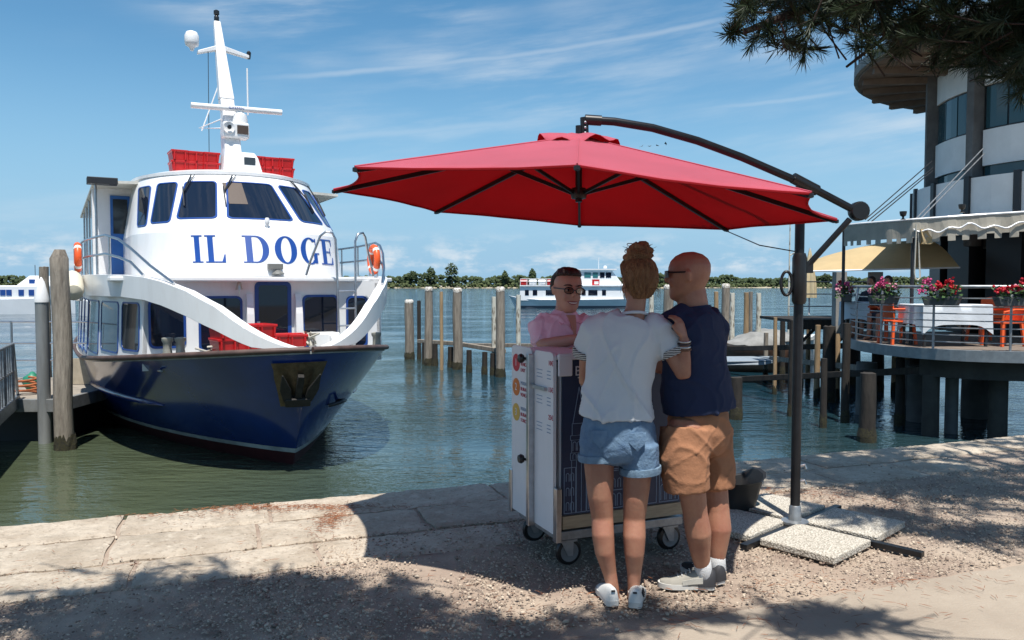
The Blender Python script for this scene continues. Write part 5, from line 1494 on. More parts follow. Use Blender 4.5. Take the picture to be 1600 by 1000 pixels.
# ================================================================== restaurant on piles
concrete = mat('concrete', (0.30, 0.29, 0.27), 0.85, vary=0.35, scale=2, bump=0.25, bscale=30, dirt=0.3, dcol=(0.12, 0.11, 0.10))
concrete_shade = mat('shaded_concrete', (0.055, 0.05, 0.043), 0.85, vary=0.4, scale=3, dirt=0.4, dcol=(0.05, 0.05, 0.04))  # ring beam and front columns: shade put into a darker base colour
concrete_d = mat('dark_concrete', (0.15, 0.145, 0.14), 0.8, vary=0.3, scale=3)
panel_w = mat('facade_white', (0.82, 0.81, 0.79), 0.6, vary=0.12, scale=1.5)
soffit_m = mat('soffit_brown', (0.22, 0.16, 0.12), 0.8, vary=0.35, scale=2)
canvas_g = mat('canvas_grey', (0.50, 0.465, 0.39), 0.9, vary=0.2, scale=3, trans=0.25)
canvas_y = mat('canvas_cream', (0.68, 0.53, 0.30), 0.9, vary=0.12, scale=2, trans=0.35)
rest = thing('restaurant', 'round concrete restaurant on piles with a railed terrace and grey awning', 'restaurant')
TC = Vector((14.4, 19.2, 0)); TR = 3.96
def tp(ang, r, z): return Vector((TC.x + r * math.cos(R(ang)), TC.y + r * math.sin(R(ang)), z))
def ring_wall(a0, a1, r0, r1, z0, z1, name, m, parent, n=None):
    n = n or max(2, int(abs(a1 - a0) / 5))
    mb = MB()
    angs = np.linspace(a0, a1, n + 1)
    mb.loft([[tp(a, r1, z0), tp(a, r1, z1), tp(a, r0, z1), tp(a, r0, z0)] for a in angs])
    return mb.obj(name, m, parent)
core = ring_wall(0, 360, TR - 0.5, TR - 0.3, 2.4, 6.8, 'tower_core', concrete_d, rest, 48)
glass_t = m_glass('tower_glass', (0.025, 0.07, 0.085), 0.04)
for k in range(12):
    a = 161.8 + 30.45 * k
    if k > 5: a = 161.8 - 30 * (k - 5)
    mb = MB(); q_ = tp(a, TR, 0)
    mb.box((q_.x, q_.y, 4.65), (0.30, 0.22, 4.4), R(a)); mb.obj('pillar', concrete_d, rest, bevel=0.015)
for a0 in (101.8, 131.8, 161.8, 192.25, 222.7, 253.1):
    a0 += 2.6; a1 = a0 + 25.3
    ring_wall(a0, a1, TR - 0.25, TR - 0.05, 4.25, 5.05, 'spandrel_panel', panel_w, rest)
    ring_wall(a0, a1, TR - 0.25, TR - 0.06, 6.05, 6.75, 'spandrel_panel', panel_w, rest)
    f_ = ring_wall(a0, a1, TR - 0.24, TR - 0.12, 5.05, 6.05, 'window', dark_metal, rest)
    for j in range(3):
        w_ = (a1 - a0) / 3
        ring_wall(a0 + w_ * j + 0.35, a0 + w_ * (j + 1) - 0.35, TR - 0.12, TR - 0.10, 5.09, 6.01, 'pane', glass_t, f_)
    ring_wall(a0, a1, TR - 0.24, TR - 0.12, 3.75, 4.25, 'window_strip', glass_t, rest)
# upper balcony disc with radial beams and its rail
mb = MB()
n = 72
mb.loft([[tp(360 * k / n, 5.80, z) for k in range(n)] for z in (6.92, 7.14)]); disc = mb.obj('roof_disc', concrete, rest)
mb = MB(); mb.loft([[tp(360 * k / n, 5.70, z) for k in range(n)] for z in (6.86, 6.918)]); mb.obj('soffit', soffit_m, rest)
for k in range(16):
    a = 90 + 12 * k
    mb = MB(); mb.bar(tp(a, 3.9, 6.72), tp(a, 5.6, 6.80), 0.16, 0.16); mb.obj('radial_beam', soffit_m, disc)
for z in (7.55, 7.8, 8.05):
    mb = MB(); mb.tube([tp(a, 5.78, z) for a in range(90, 280, 5)], 0.02, 5); mb.obj('balcony_rail', dark_metal, disc)
for a in range(90, 280, 8):
    mb = MB(); mb.tube([tp(a, 5.78, 7.14), tp(a, 5.78, 8.05)], 0.02, 5); mb.obj('rail_post', dark_metal, disc)
# lower parapet of framed white panels
for k in range(9):
    a0 = 150 + 15.2 * k
    f_ = ring_wall(a0 + 0.3, a0 + 14.9, 4.28, 4.34, 2.95, 3.95, 'parapet_panel', panel_w, rest)
    q_ = tp(a0, 4.36, 0); mb = MB(); mb.box((q_.x, q_.y, 3.45), (0.08, 0.14, 1.08), R(a0)); mb.obj('parapet_post', dark_metal, rest)
ring_wall(100, 300, 4.20, 4.45, 2.75, 2.93, 'parapet_sill', concrete_d, rest)
# lower core behind the terrace: dark pillars and glass
for a, w_ in ((170, 0.5), (186, 0.5), (204, 0.55), (222, 0.5), (240, 0.5), (258, 0.5)):
    q_ = tp(a, 3.7, 0); mb = MB(); mb.box((q_.x, q_.y, 1.62), (0.55, w_ + 0.25, 2.3), R(a)); mb.obj('pillar', dark_metal, rest)
ring_wall(150, 300, 3.2, 3.3, 0.48, 2.75, 'glass_wall', dark_glass, rest)
# terrace deck
poly = [(8.6, 19.2), (7.6, 17.9), (6.95, 16.6), (6.70, 15.4), (6.80, 14.3), (7.25, 13.45), (8.1, 13.0), (9.5, 12.75), (11.5, 12.8), (14, 13.6), (17, 15.5)]
def smooth_poly(P, it=2):
    P = [Vector((x, y, 0)) for x, y in P]
    for _ in range(it):
        Q_ = [P[0]]
        for a, b_ in zip(P[:-1], P[1:]): Q_ += [a.lerp(b_, 0.25), a.lerp(b_, 0.75)]
        P = Q_ + [P[-1]]
    return P
EDGE = smooth_poly(poly)
inner = Vector((13.5, 18.8, 0))
ZD = 0.46
mb = MB(); mb.slab([[p_ + Vector((0, 0, ZD)) for p_ in EDGE], [inner + (p_ - inner) * 0.05 + Vector((0, 0, ZD)) for p_ in EDGE]], (0, 0, -0.10)); mb.obj('terrace_deck', mat('deck_boards', (0.20, 0.16, 0.13), 0.85, vary=0.3, scale=4), rest)
mb = MB()
def off_edge(d_): return [p_ + (p_ - inner).normalized() * d_ for p_ in EDGE]
mb.slab([[p_ + Vector((0, 0, ZD + 0.02)) for p_ in off_edge(0.05)], [p_ + Vector((0, 0, ZD - 0.17)) for p_ in off_edge(0.02)]], [[p_ + Vector((0, 0, ZD + 0.02)) for p_ in off_edge(-0.03)], [p_ + Vector((0, 0, ZD - 0.17)) for p_ in off_edge(-0.06)]]); mb.obj('fascia', mat('fascia_grey', (0.30, 0.33, 0.35), 0.5, 0.2, vary=0.25), rest)
# concrete ring beam and columns
bm_ = [p_ for p_ in EDGE if p_.x > 6.95 and p_.y < 14.6 or p_.x > 8]
in2 = lambda p_, d_: p_ + (inner - p_).normalized() * d_
bl = [in2(p_, 0.35) for p_ in EDGE if p_.y < 14.2]
mb = MB(); mb.slab([[p_ + Vector((0, 0, ZD - 0.20)) for p_ in bl], [p_ + Vector((0, 0, ZD - 0.50)) for p_ in bl]], [[in2(p_, 0.45) + Vector((0, 0, ZD - 0.20)) for p_ in bl], [in2(p_, 0.45) + Vector((0, 0, ZD - 0.50)) for p_ in bl]]); mb.obj('ring_beam', concrete_shade, rest)
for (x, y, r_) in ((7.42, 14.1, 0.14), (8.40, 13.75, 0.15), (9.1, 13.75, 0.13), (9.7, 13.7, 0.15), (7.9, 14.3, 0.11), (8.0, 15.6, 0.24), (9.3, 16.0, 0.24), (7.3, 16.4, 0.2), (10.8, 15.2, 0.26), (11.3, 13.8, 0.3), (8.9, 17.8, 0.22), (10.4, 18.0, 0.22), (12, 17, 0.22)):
    mb = MB(); mb.lathe([(r_ * 1.04, -2.6), (r_ * 1.02, ZW + 0.25), (r_, ZW + 0.4), (r_, ZD - 0.48)], 18, (x, y, 0)); mb.obj('column', concrete_shade if y < 14.3 else concrete_d, rest, smooth=40)
# railing
def on_edge(s_):
    L_ = [0]
    for a, b_ in zip(EDGE[:-1], EDGE[1:]): L_.append(L_[-1] + (b_ - a).length)
    s_ = max(0, min(L_[-1] - 1e-4, s_)); i = max(k for k in range(len(L_)) if L_[k] <= s_)
    return EDGE[i].lerp(EDGE[i + 1], (s_ - L_[i]) / (L_[i + 1] - L_[i]))
for k, z in enumerate((0.60, 0.72, 0.84, 0.96, 1.08, 1.20, 1.34)):
    mb = MB(); mb.tube([p_ + Vector((0, 0, z)) for p_ in off_edge(-0.05)], 0.011, 5); mb.obj('railing_wire', galv, rest)
mb = MB(); mb.tube([p_ + Vector((0, 0, 1.535)) for p_ in off_edge(-0.10)], 0.028, 8); mb.obj('top_rail', galv, rest, smooth=60)
s_ = 0.4
while s_ < 15:
    p_ = on_edge(s_); q_ = p_ + (inner - p_).normalized() * 0.05; q2 = p_ + (inner - p_).normalized() * 0.10
    mb = MB(); mb.tube([q_ + Vector((0, 0, ZD)), q_ + Vector((0, 0, 1.36)), q2 + Vector((0, 0, 1.53))], 0.02, 6); mb.obj('railing_post', galv, rest)
    s_ += 1.15
# awnings: canvas roof, hanging valance with square teeth
fl = [at(1318, 353, 16.6), at(1345, 350, 16.0), at(1385, 347, 15.3), at(1425, 344, 14.8), at(1480, 340, 14.5), at(1540, 336, 14.3), at(1605, 332, 14.2), at(1750, 325, 14.3)]
def sub_line(P, n):
    out_ = []
    for a, b_ in zip(P[:-1], P[1:]):
        for k in range(n): out_.append(a.lerp(b_, k / n))
    return out_ + [P[-1]]
ff = sub_line(fl, 6)
back = [tp(165 + 75 * k / (len(ff) - 1), 4.22, 3.02) for k in range(len(ff))]
rows = []
for u in np.linspace(0, 1, 6):
    rows.append([a.lerp(b_, u) + Vector((0, 0, -0.10 * math.sin(PI * u) + 0.03 * noise.noise((i * 0.7, u * 3, 1)))) for i, (a, b_) in enumerate(zip(ff, back))])
mb = MB(); mb.slab(rows, (0, 0, -0.012)); mb.obj('awning', canvas_g, rest, smooth=60)
fv = sub_line(fl, 5)
for i in range(len(fv) - 1):
    a, b_ = fv[i], fv[i + 1]
    dpt = 0.42 if i % 2 == 0 else 0.33
    w1 = 0.03 * math.sin(i * 1.3); w2 = 0.03 * math.sin((i + 1) * 1.3)
    o_ = Vector((0, -1, 0))
    mb = MB(); mb.slab([[a + o_ * 0.02, b_ + o_ * 0.02], [a + o_ * (0.02 + w1) + Vector((0, 0, -dpt)), b_ + o_ * (0.02 + w2) + Vector((0, 0, -dpt))]], (0, 0.008, 0)); mb.obj('valance', canvas_g, rest)
mb = MB(); mb.tube([p_ + Vector((0, -0.02, 0.012)) for p_ in ff], 0.022, 6); mb.obj('awning_bar', white_paint, rest)
pw = []
for i, p_ in enumerate(sub_line(fl[3:], 12)): pw.append(p_ + Vector((0, -0.06, -0.14 - 0.09 * abs(math.sin(i * 0.16 + 0.3)) - 0.03 * math.sin(i * 0.9))))
mb = MB(); mb.tube(pw, 0.016, 6); mb.obj('valance_piping', white_paint, rest)
for px, Y in ((1427, 14.85), (1319, 16.6)):
    p_ = at(px, 350, Y); mb = MB(); mb.tube([p_, Vector((p_.x, p_.y, ZD))], 0.035, 8); mb.obj('awning_post', dark_metal, rest)
# cream barrel awning over the far side of the terrace
cen_ = at(1345, 424, 18.2); rows = []
for u in np.linspace(0, 1, 9):
    row = []
    for v in np.linspace(0, 1, 12):
        x0_ = at(1262, 424, 18.5); x1_ = at(1500, 418, 17.5)
        p_ = x0_.lerp(x1_, v)
        lift = 0.68 * math.sin(PI / 2 * u) * min(1, (v + 0.03) ** 0.45 * 1.15)
        row.append(p_ + Vector((0.45 * u * (1 - v), 1.5 * u, lift)))
    rows.append(row)
mb = MB(); mb.slab(rows, (0, 0, -0.012)); mb.obj('cream_awning', canvas_y, rest, smooth=60)
mb = MB(); mb.tube([rows[0][k] for k in range(12)], 0.02, 6); mb.obj('cream_awning_bar', white_paint, rest)
for px in (1312, 1368):
    p_ = at(px, 425, 18.3); mb = MB(); mb.box((p_.x, p_.y, (p_.z + ZD) / 2), (0.24, 0.24, p_.z - ZD)); mb.obj('awning_column', concrete, rest)
# stay cables and little cup lights on the awning edge
for a, b_ in (((1456, 252, 17.5), (1352, 343, 16.1)), ((1458, 266, 17.5), (1362, 346, 15.9)), ((1458, 262, 17.5), (1356, 345, 16.0)), ((1536, 232, 16.2), (1428, 345, 14.9)), ((1538, 240, 16.2), (1436, 344, 14.9))):
    mb = MB(); mb.tube([at(*a), at(*b_)], 0.012, 5); mb.obj('stay_cable', dark_metal if b_[0] < 1400 else galv, rest)
for px, py in ((1411, 339), (1503, 328)):
    p_ = at(px, py + 4, 14.8); mb = MB(); mb.lathe([(0.05, 0), (0.02, 0.02), (0.018, 0.05), (0.05, 0.07), (0.062, 0.12), (0.062, 0.15), (0.05, 0.15), (0.03, 0.09)], 12, p_); mb.obj('cup_light', black_plastic, rest, smooth=40)
mb = MB(); p_ = at(1432, 350, 14.7)
mb.tube([p_, p_ + Vector((-0.02, 0, -0.9)), p_ + Vector((0.0, 0, -1.0)), p_ + Vector((0.05, 0, -1.02)), p_ + Vector((0.09, 0, -0.98)), p_ + Vector((0.06, 0, -0.6)), p_ + Vector((0.04, 0, -0.1))], 0.014, 6); mb.obj('awning_cord', rope_mat, rest, smooth=60)
mb = MB(); p_ = at(1437, 358, 14.65)
G = [[p_ + Vector((w_ * u + 0.03 * math.cos(3 * PI * u), 0.03 * math.sin(5 * PI * u), -z)) for u in np.linspace(0, 1, 12)] for w_, z in ((0.12, 0.0), (0.22, 0.12), (0.33, 0.22), (0.25, 0.27))]
mb.slab(G, (0, 0.01, 0)); mb.obj('gathered_canvas', canvas_y, rest, smooth=60)

# flower boxes on the rail
leaf_m = mat('geranium_leaf', (0.06, 0.13, 0.03), 0.6, col2=(0.03, 0.08, 0.02), scale=20, trans=0.2)
def flower_box(px0, px1, py, label, cols, Y=None):
    pc = None
    best = None
    for s2 in np.linspace(0, 14, 400):
        e_ = on_edge(s2); sx = 800 + 1250 * e_.x / e_.y
        d_ = abs(sx - (px0 + px1) / 2) + (0 if e_.y < 17 else 50)
        if s2 > 2.2 and (best is None or d_ < best[0]): best = (d_, s2)
    e_ = on_edge(best[1]); t1 = (on_edge(best[1] + 0.2) - e_).normalized()
    if px1 > 1500: t1 = Vector((1, 0.05, 0))
    w_ = (px1 - px0) / 1250 * e_.y
    p_ = e_ + (e_ - inner).normalized() * 0.06
    if px1 < 1350: w_ *= 0.9
    t = thing('flower_box', label, 'flower box', (p_.x, p_.y, 1.30), math.atan2(t1.y, t1.x) if abs(t1.x) > 0.3 else 0.0, 'flower boxes on the terrace rail')
    mb = MB(); mb.loft([[(-w_ / 2 * k, -0.09 * k, z), (w_ / 2 * k, -0.09 * k, z), (w_ / 2 * k, 0.09 * k, z), (-w_ / 2 * k, 0.09 * k, z)] for z, k in ((-0.08, 0.85), (0.07, 1.0))]); mb.obj('box', mat('planter_grey', (0.07, 0.075, 0.075), 0.6), t, bevel=0.01)
    n = 150
    P = np.stack([rng.uniform(-w_ / 2, w_ / 2, n), rng.normal(0, 0.09, n) - 0.03, rng.uniform(0.0, 0.26, n)], 1)
    tv_ = [(-1, 0, 0), (0, -0.6, 0.15), (1, 0, 0), (0, 0.6, 0.1)]
    sc3 = rng.uniform(0.03, 0.055, (n, 1)) * np.ones((1, 3))
    v_, f_ = scatter(tv_, [(0, 1, 2), (0, 2, 3)], P, rand_rot(n, 1.2), sc3); raw('leaves', v_, f_, leaf_m, t)
    for ci, c_ in enumerate(cols):
        m_ = mat('bloom_%d_%d' % (int(c_[0] * 100), int(c_[2] * 100)), c_, 0.6, vary=0.3, scale=30, trans=0.2)
        heads = max(3, int(w_ * 9 / len(cols)))
        P = []
        for h_ in range(heads):
            hx = -w_ / 2 + w_ * ((ci + rg.random()) / len(cols) if rg.random() < 0.75 else rg.random()); hy = rg.gauss(-0.06, 0.06); hz = rg.uniform(0.14, 0.34)
            for q2 in range(16): P.append((hx + rg.gauss(0, 0.035), hy + rg.gauss(0, 0.03), hz + rg.gauss(0, 0.028)))
        P = np.array(P); sc3 = rng.uniform(0.016, 0.028, (len(P), 1)) * np.ones((1, 3))
        v_, f_ = scatter(ico, icf, P, rand_rot(len(P)), sc3); raw('blossoms', v_, f_, m_, t)
pink, rose, red_ = (0.72, 0.10, 0.28), (0.75, 0.32, 0.42), (0.60, 0.012, 0.03)
flower_box(1299, 1348, 455, 'flower box of crimson and pink geraniums at the left corner of the terrace rail', [red_, pink, rose])
flower_box(1361, 1406, 455, 'flower box of pink geraniums on the terrace rail, second from the left', [pink, rose])
flower_box(1445, 1500, 455, 'flower box of bright red geraniums above the large white tablecloth', [pink, red_, red_])
flower_box(1553, 1625, 450, 'bushy flower box of red and pale pink blooms at the right picture edge', [red_, red_, rose])

# tables with cloths and orange chairs
cloth_w = mat('table_linen', (0.62, 0.67, 0.72), 0.85, vary=0.1, scale=4, bump=0.2, bscale=30)
def dining_table(px, Y, wx, wy, label, rz=0.0):
    p_ = at(px, 480, Y)
    t = thing('dining_table', label, 'table', (p_.x, p_.y, ZD), rz, 'tables on the terrace')
    for i in (-1, 1):
        for j in (-1, 1):
            mb = MB(); mb.bar((i * (wx / 2 - 0.06), j * (wy / 2 - 0.06), 0), (i * (wx / 2 - 0.06), j * (wy / 2 - 0.06), 0.72), 0.04); mb.obj('leg', dark_metal, t)
    mb = MB(); mb.box((0, 0, 0.73), (wx, wy, 0.03)); mb.obj('table_top', wood_tan, t)
    # cloth: flat top, falling sides with folds and longer pointed corners
    def ring(k, z, fold):
        out_ = []
        n = 64
        for q2 in range(n):
            a = 2 * PI * q2 / n; c_, s2 = math.cos(a), math.sin(a)
            m2 = max(abs(c_), abs(s2)); x, y = c_ / m2 * wx / 2, s2 / m2 * wy / 2
            cor = (min(abs(c_), abs(s2)) / m2) ** 4
            f2 = fold * (math.sin(a * 9 + 1) + 0.6 * math.sin(a * 17))
            out_.append((x * k * (1 + f2), y * k * (1 + f2), z - cor * (0.18 if z < 0.7 else 0)))
        return out_
    mb = MB(); mb.loft([ring(0.02, 0.756, 0), ring(0.98, 0.756, 0), ring(1.02, 0.748, 0), ring(1.03, 0.62, 0.012), ring(1.05, 0.40, 0.03)], caps=False)
    mb.obj('tablecloth', cloth_w, t, smooth=60)
    return t
dining_table(1476, 14.6, 1.25, 0.8, 'large table under a pale blue and white cloth in the middle of the terrace', 0.05)
dining_table(1352, 16.9, 0.6, 0.8, 'narrow table with pale cloth at the left end of the terrace', 0.5)
dining_table(1685, 14.6, 1.2, 0.8, 'table with pale cloth at the right picture edge')
def chair(px, Y, rz, label):
    p_ = at(px, 500, Y)
    t = thing('plastic_chair', label, 'chair', (p_.x, p_.y, ZD), rz, 'orange chairs on the terrace')
    om = mat('orange_chair', (0.72, 0.10, 0.02), 0.45)
    mb = MB(); mb.slab([[(x, y, 0.44 + 0.02 * y) for x in (-0.23, 0, 0.23)] for y in (-0.22, 0, 0.22)], (0, 0, -0.03)); mb.obj('seat', om, t, bevel=0.01)
    mb = MB(); mb.slab([[(x, 0.22 + 0.10 * (z - 0.44) - 0.10 * (x / 0.23) ** 2 * 0.4, z - 0.05 * (x / 0.23) ** 2 * (z > 0.8)) for x in np.linspace(-0.23, 0.23, 7)] for z in (0.46, 0.6, 0.75, 0.88)], (0, 0.02, 0)); mb.obj('backrest', om, t)
    for i in (-1, 1):
        mb = MB(); mb.tube([(i * 0.24, 0.24, 0.66), (i * 0.25, 0.0, 0.66), (i * 0.24, -0.20, 0.62), (i * 0.23, -0.22, 0.44)], 0.02, 6); mb.obj('armrest', om, t)
        for j in (-1, 1):
            mb = MB(); mb.bar((i * 0.20, j * 0.19, 0.43), (i * 0.24, j * 0.23, 0.0), 0.045, 0.045); mb.obj('leg', om, t)
chair(1402, 15.0, R(95), 'orange plastic chair left of the large clothed table')
chair(1385, 16.2, R(20), 'orange plastic chair in the shade behind the left railing')
chair(1568, 14.5, R(-80), 'orange plastic chair right of the large clothed table')
chair(1540, 15.7, R(180), 'orange plastic chair behind the large clothed table')

# ================================================================== pine over the quay
pine = thing('pine_tree', 'dark maritime pine reaching over the quay from the upper right', 'tree', (4.6, 0.2, 0))
PO = Vector((4.6, 0.2, 0))
bark = mat('pine_bark', (0.040, 0.028, 0.022), 0.95, col2=(0.022, 0.016, 0.012), scale=6, stretch=(2, 2, 0.6), bump=1.0, bscale=12)
mb = MB(); mb.tube([(0, 0, -0.1), (0.05, -0.02, 1.2), (-0.05, 0.1, 2.6), (0.0, 0.2, 4.2), (-0.1, 0.3, 5.6)], [0.30, 0.24, 0.21, 0.17, 0.10], 14); mb.obj('trunk', bark, pine, smooth=60)
tufts = []; twigs = MB(); limbs = MB()
rp7 = random.Random(77)
def limb(pts, r0, r1):
    pts = [Vector(p_) - PO for p_ in pts]
    n = len(pts); limbs.tube(pts, [r0 + (r1 - r0) * i / (n - 1) for i in range(n)], 8)
def tuft_cloud(fn, n, axis_fn, tw=0.35):
    k = 0
    for _ in range(n * 40):
        if k >= n: break
        p_ = fn()
        if p_ is None: continue
        a = axis_fn(p_); a.normalize()
        tufts.append((p_, a)); k += 1
        twigs.tube([p_ - PO - a * tw * rp7.uniform(0.6, 1.3) + Vector((rp7.gauss(0, 0.05), rp7.gauss(0, 0.05), rp7.gauss(0, 0.04))), p_ - PO - a * 0.12, p_ - PO + a * 0.03], [0.006, 0.005, 0.003], 5)
# visible bough: lower fringe follows the photograph's outline, then the mass behind it
fringe = [(1150, 55), (1165, 25), (1178, 70), (1205, 60), (1190, 15), (1235, 30), (1262, 82), (1240, 85), (1280, 45), (1300, 20), (1320, 60), (1345, 85), (1365, 70), (1390, 40), (1400, 95), (1425, 75), (1450, 90), (1440, 50), (1480, 90), (1500, 110), (1530, 95), (1550, 130), (1575, 145), (1560, 90), (1590, 160), (1600, 110), (1580, 60), (1520, 50), (1350, 30), (1270, 10), (1210, 0), (1470, 30), (1545, 20), (1585, 15)]
for px, py in fringe:
    for q_ in range(2):
        Y = rp7.uniform(5.0, 6.2)
        p_ = at(px + rp7.gauss(0, 9), py - 14 + rp7.gauss(0, 8), Y)
        a = Vector((rp7.gauss(-0.5, 0.5), rp7.gauss(0.1, 0.5), rp7.gauss(-0.15, 0.5))).normalized()
        tufts.append((p_, a))
        twigs.tube([p_ - PO - a * 0.32 + Vector((0.06, 0, 0.06)), p_ - PO - a * 0.12, p_ - PO + a * 0.03], [0.006, 0.005, 0.003], 5)
def mass():
    Y = rp7.uniform(4.9, 6.6); px = rp7.uniform(1150, 2100)
    lo = float(np.interp(px, [1140, 1180, 1240, 1290, 1340, 1420, 1500, 1600, 1800, 2100], [20, 60, 70, 50, 90, 90, 105, 165, 180, 120]))
    py = lo - 30 - abs(rp7.gauss(0, 130))
    p_ = at(px, py, Y)
    return p_ if p_.z < 5.0 else None
tuft_cloud(mass, 430, lambda p_: Vector((rp7.gauss(-0.5, 0.6), rp7.gauss(0.2, 0.6), rp7.gauss(0.1, 0.5))))
# boughs that shade the near ground: cloud around a list of spots (shadow spot on the ground -> height)
def shade_spot(px, py, rx, ry, z, n):
    g_ = on_plane(px, py); k = 1 / math.tan(SUN_EL)
    c_ = Vector((g_.x + 0.03 * k * z, g_.y - k * z, z))
    def fn(): return c_ + Vector((rp7.gauss(0, rx), rp7.gauss(0, ry), rp7.gauss(0, 0.16)))
    tuft_cloud(fn, n, lambda p_: Vector((rp7.gauss(-0.6, 0.6), rp7.gauss(0.1, 0.6), rp7.gauss(0.1, 0.5))))
    return c_
spots = [(170, 960, 0.26, 0.13, 3.4, 34), (330, 925, 0.28, 0.12, 3.5, 44), (500, 930, 0.30, 0.13, 3.5, 50), (620, 965, 0.22, 0.10, 3.4, 30), (400, 985, 0.40, 0.12, 3.3, 50), (900, 985, 0.25, 0.07, 3.4, 24), (1330, 968, 0.16, 0.07, 3.5, 20), (1090, 960, 0.2, 0.06, 3.5, 14), (250, 1010, 0.4, 0.12, 3.3, 30),
         (1450, 740, 0.60, 0.36, 4.0, 120), (1560, 765, 0.45, 0.34, 4.0, 90), (1340, 735, 0.26, 0.18, 4.0, 40), (1400, 808, 0.28, 0.10, 3.9, 36), (1580, 830, 0.3, 0.10, 3.9, 30), (1250, 722, 0.2, 0.08, 4.0, 14)]
cs = [shade_spot(*s_[:5], int(s_[5] * 1.8)) for s_ in spots]
# unseen crown high above and behind the camera, added to cut the sky light
for _ in range(450):
    while True:
        q_ = Vector((rp7.uniform(-1, 1), rp7.uniform(-1, 1), rp7.uniform(-1, 1)))
        if 0.25 < q_.length < 1: break
    tufts.append((Vector((0.6 + 5.6 * q_.x, -2.6 + 3.6 * q_.y, 6.0 + 1.6 * q_.z)), Vector((rp7.gauss(0, 1), rp7.gauss(0, 1), 0.6)).normalized(), 3.2))
limb([(4.6, 0.3, 4.6), (3.0, -1.0, 5.6), (0.6, -2.4, 6.2), (-2.6, -3.0, 6.2)], 0.12, 0.03)
limb([(4.6, 0.3, 4.9), (5.0, -1.6, 6.0), (4.4, -4.2, 6.4)], 0.10, 0.03)
limb([(2.0, -1.6, 5.9), (0.4, -0.6, 6.0), (-1.8, -0.4, 6.1)], 0.06, 0.02)
limb([(4.6, 0.5, 4.0), (4.3, 2.2, 4.3), (4.0, 4.2, 4.1), (3.2, 5.4, 3.8), (2.2, 5.7, 3.55), (1.6, 5.6, 3.3)], 0.12, 0.02)
limb([(4.2, 3.4, 4.2), (4.6, 5.2, 4.0), (4.4, 6.3, 3.7)], 0.07, 0.015)
limb([(3.4, 5.2, 3.85), (2.9, 5.9, 3.5), (2.6, 6.3, 3.25)], 0.035, 0.01)
limb([(4.6, 0.2, 4.0), (3.0, 0.9, 4.3), (1.2, 1.6, 4.0), (-0.6, 2.2, 3.7), (-2.4, 2.4, 3.45)], 0.11, 0.02)
limb([(1.2, 1.6, 4.0), (1.3, 1.9, 3.7), (1.5, 2.1, 3.5)], 0.03, 0.01)
limb([(-0.2, 2.05, 3.75), (-0.8, 2.4, 3.55), (-1.3, 2.7, 3.5)], 0.03, 0.01)
limbs.obj('limbs', bark, pine, smooth=60); twigs.obj('twigs', bark, pine)
# needles: each tuft a burst of thin blades
NN = 150
V_ = []; F_l = []
base_i = 0
for tf_ in tufts:
    p_, a = tf_[0], tf_[1]; ks = tf_[2] if len(tf_) > 2 else 1.0
    q_ = a.to_track_quat('Z', 'Y').to_matrix(); q_ = np.array(q_)
    th = rng.uniform(0, 2 * PI, NN); sp = rng.uniform(0.15, 1.75, NN); ln = rng.uniform(0.08, 0.14, NN); t0 = rng.uniform(-0.20, 0.03, NN)
    d_ = np.stack([np.sin(sp) * np.cos(th), np.sin(sp) * np.sin(th), np.cos(sp)], 1)
    side = np.stack([-np.sin(th), np.cos(th), np.zeros(NN)], 1)
    o_ = np.stack([np.zeros(NN), np.zeros(NN), t0], 1)
    b0 = o_ - side * 0.0018; b1 = o_ + side * 0.0018; tip = o_ + d_ * ln[:, None]; tip[:, 2] += 0
    m1 = o_ + d_ * ln[:, None] * 0.6 + side * 0.0030; m0 = o_ + d_ * ln[:, None] * 0.6 - side * 0.0030
    pts = (np.stack([b0, b1, m1, tip, m0], 1).reshape(-1, 3) * ks) @ q_.T + np.array(p_ - PO)
    pts[:, 2] -= 0
    V_.append(pts)
nt_ = len(tufts)
V_ = np.concatenate(V_)
F_l = (np.arange(nt_ * NN) * 5)[:, None] + np.array([[0, 1, 2, 3, 4]])
needle_m = mat('pine_needle', (0.016, 0.036, 0.012), 0.6, col2=(0.026, 0.042, 0.014), scale=2, trans=0.25)
raw('needles', V_, F_l, needle_m, pine)

# ================================================================== people
def eloft(mb, pts, rad, side, n=16, cap=True):
    """elliptical tube: rad = list of (along side, across) radii; rounded ends"""
    pts = [Vector(p_) for p_ in pts]; side = Vector(side)
    rad = [(r_, r_) if isinstance(r_, (int, float)) else r_ for r_ in rad]
    P, Rr, T = [], [], []
    m = len(pts)
    for i in range(m):
        t = (pts[min(i + 1, m - 1)] - pts[max(i - 1, 0)]).normalized()
        P.append(pts[i]); Rr.append(rad[i]); T.append(t)
    if cap:
        r0, r1 = min(Rr[0]), min(Rr[-1])
        P = [P[0] - T[0] * r0 * 0.5, P[0] - T[0] * r0 * 0.3] + P + [P[-1] + T[-1] * r1 * 0.3, P[-1] + T[-1] * r1 * 0.5]
        Rr = [(Rr[0][0] * 0.35, Rr[0][1] * 0.35), (Rr[0][0] * 0.8, Rr[0][1] * 0.8)] + Rr + [(Rr[-1][0] * 0.8, Rr[-1][1] * 0.8), (Rr[-1][0] * 0.35, Rr[-1][1] * 0.35)]
        T = [T[0]] * 2 + T + [T[-1]] * 2
    rings = []
    for p_, r_, t in zip(P, Rr, T):
        x = (side - t * side.dot(t)).normalized(); y = t.cross(x)
        rings.append([p_ + x * r_[0] * math.cos(2 * PI * k / n) + y * r_[1] * math.sin(2 * PI * k / n) for k in range(n)])
    mb.loft(rings)
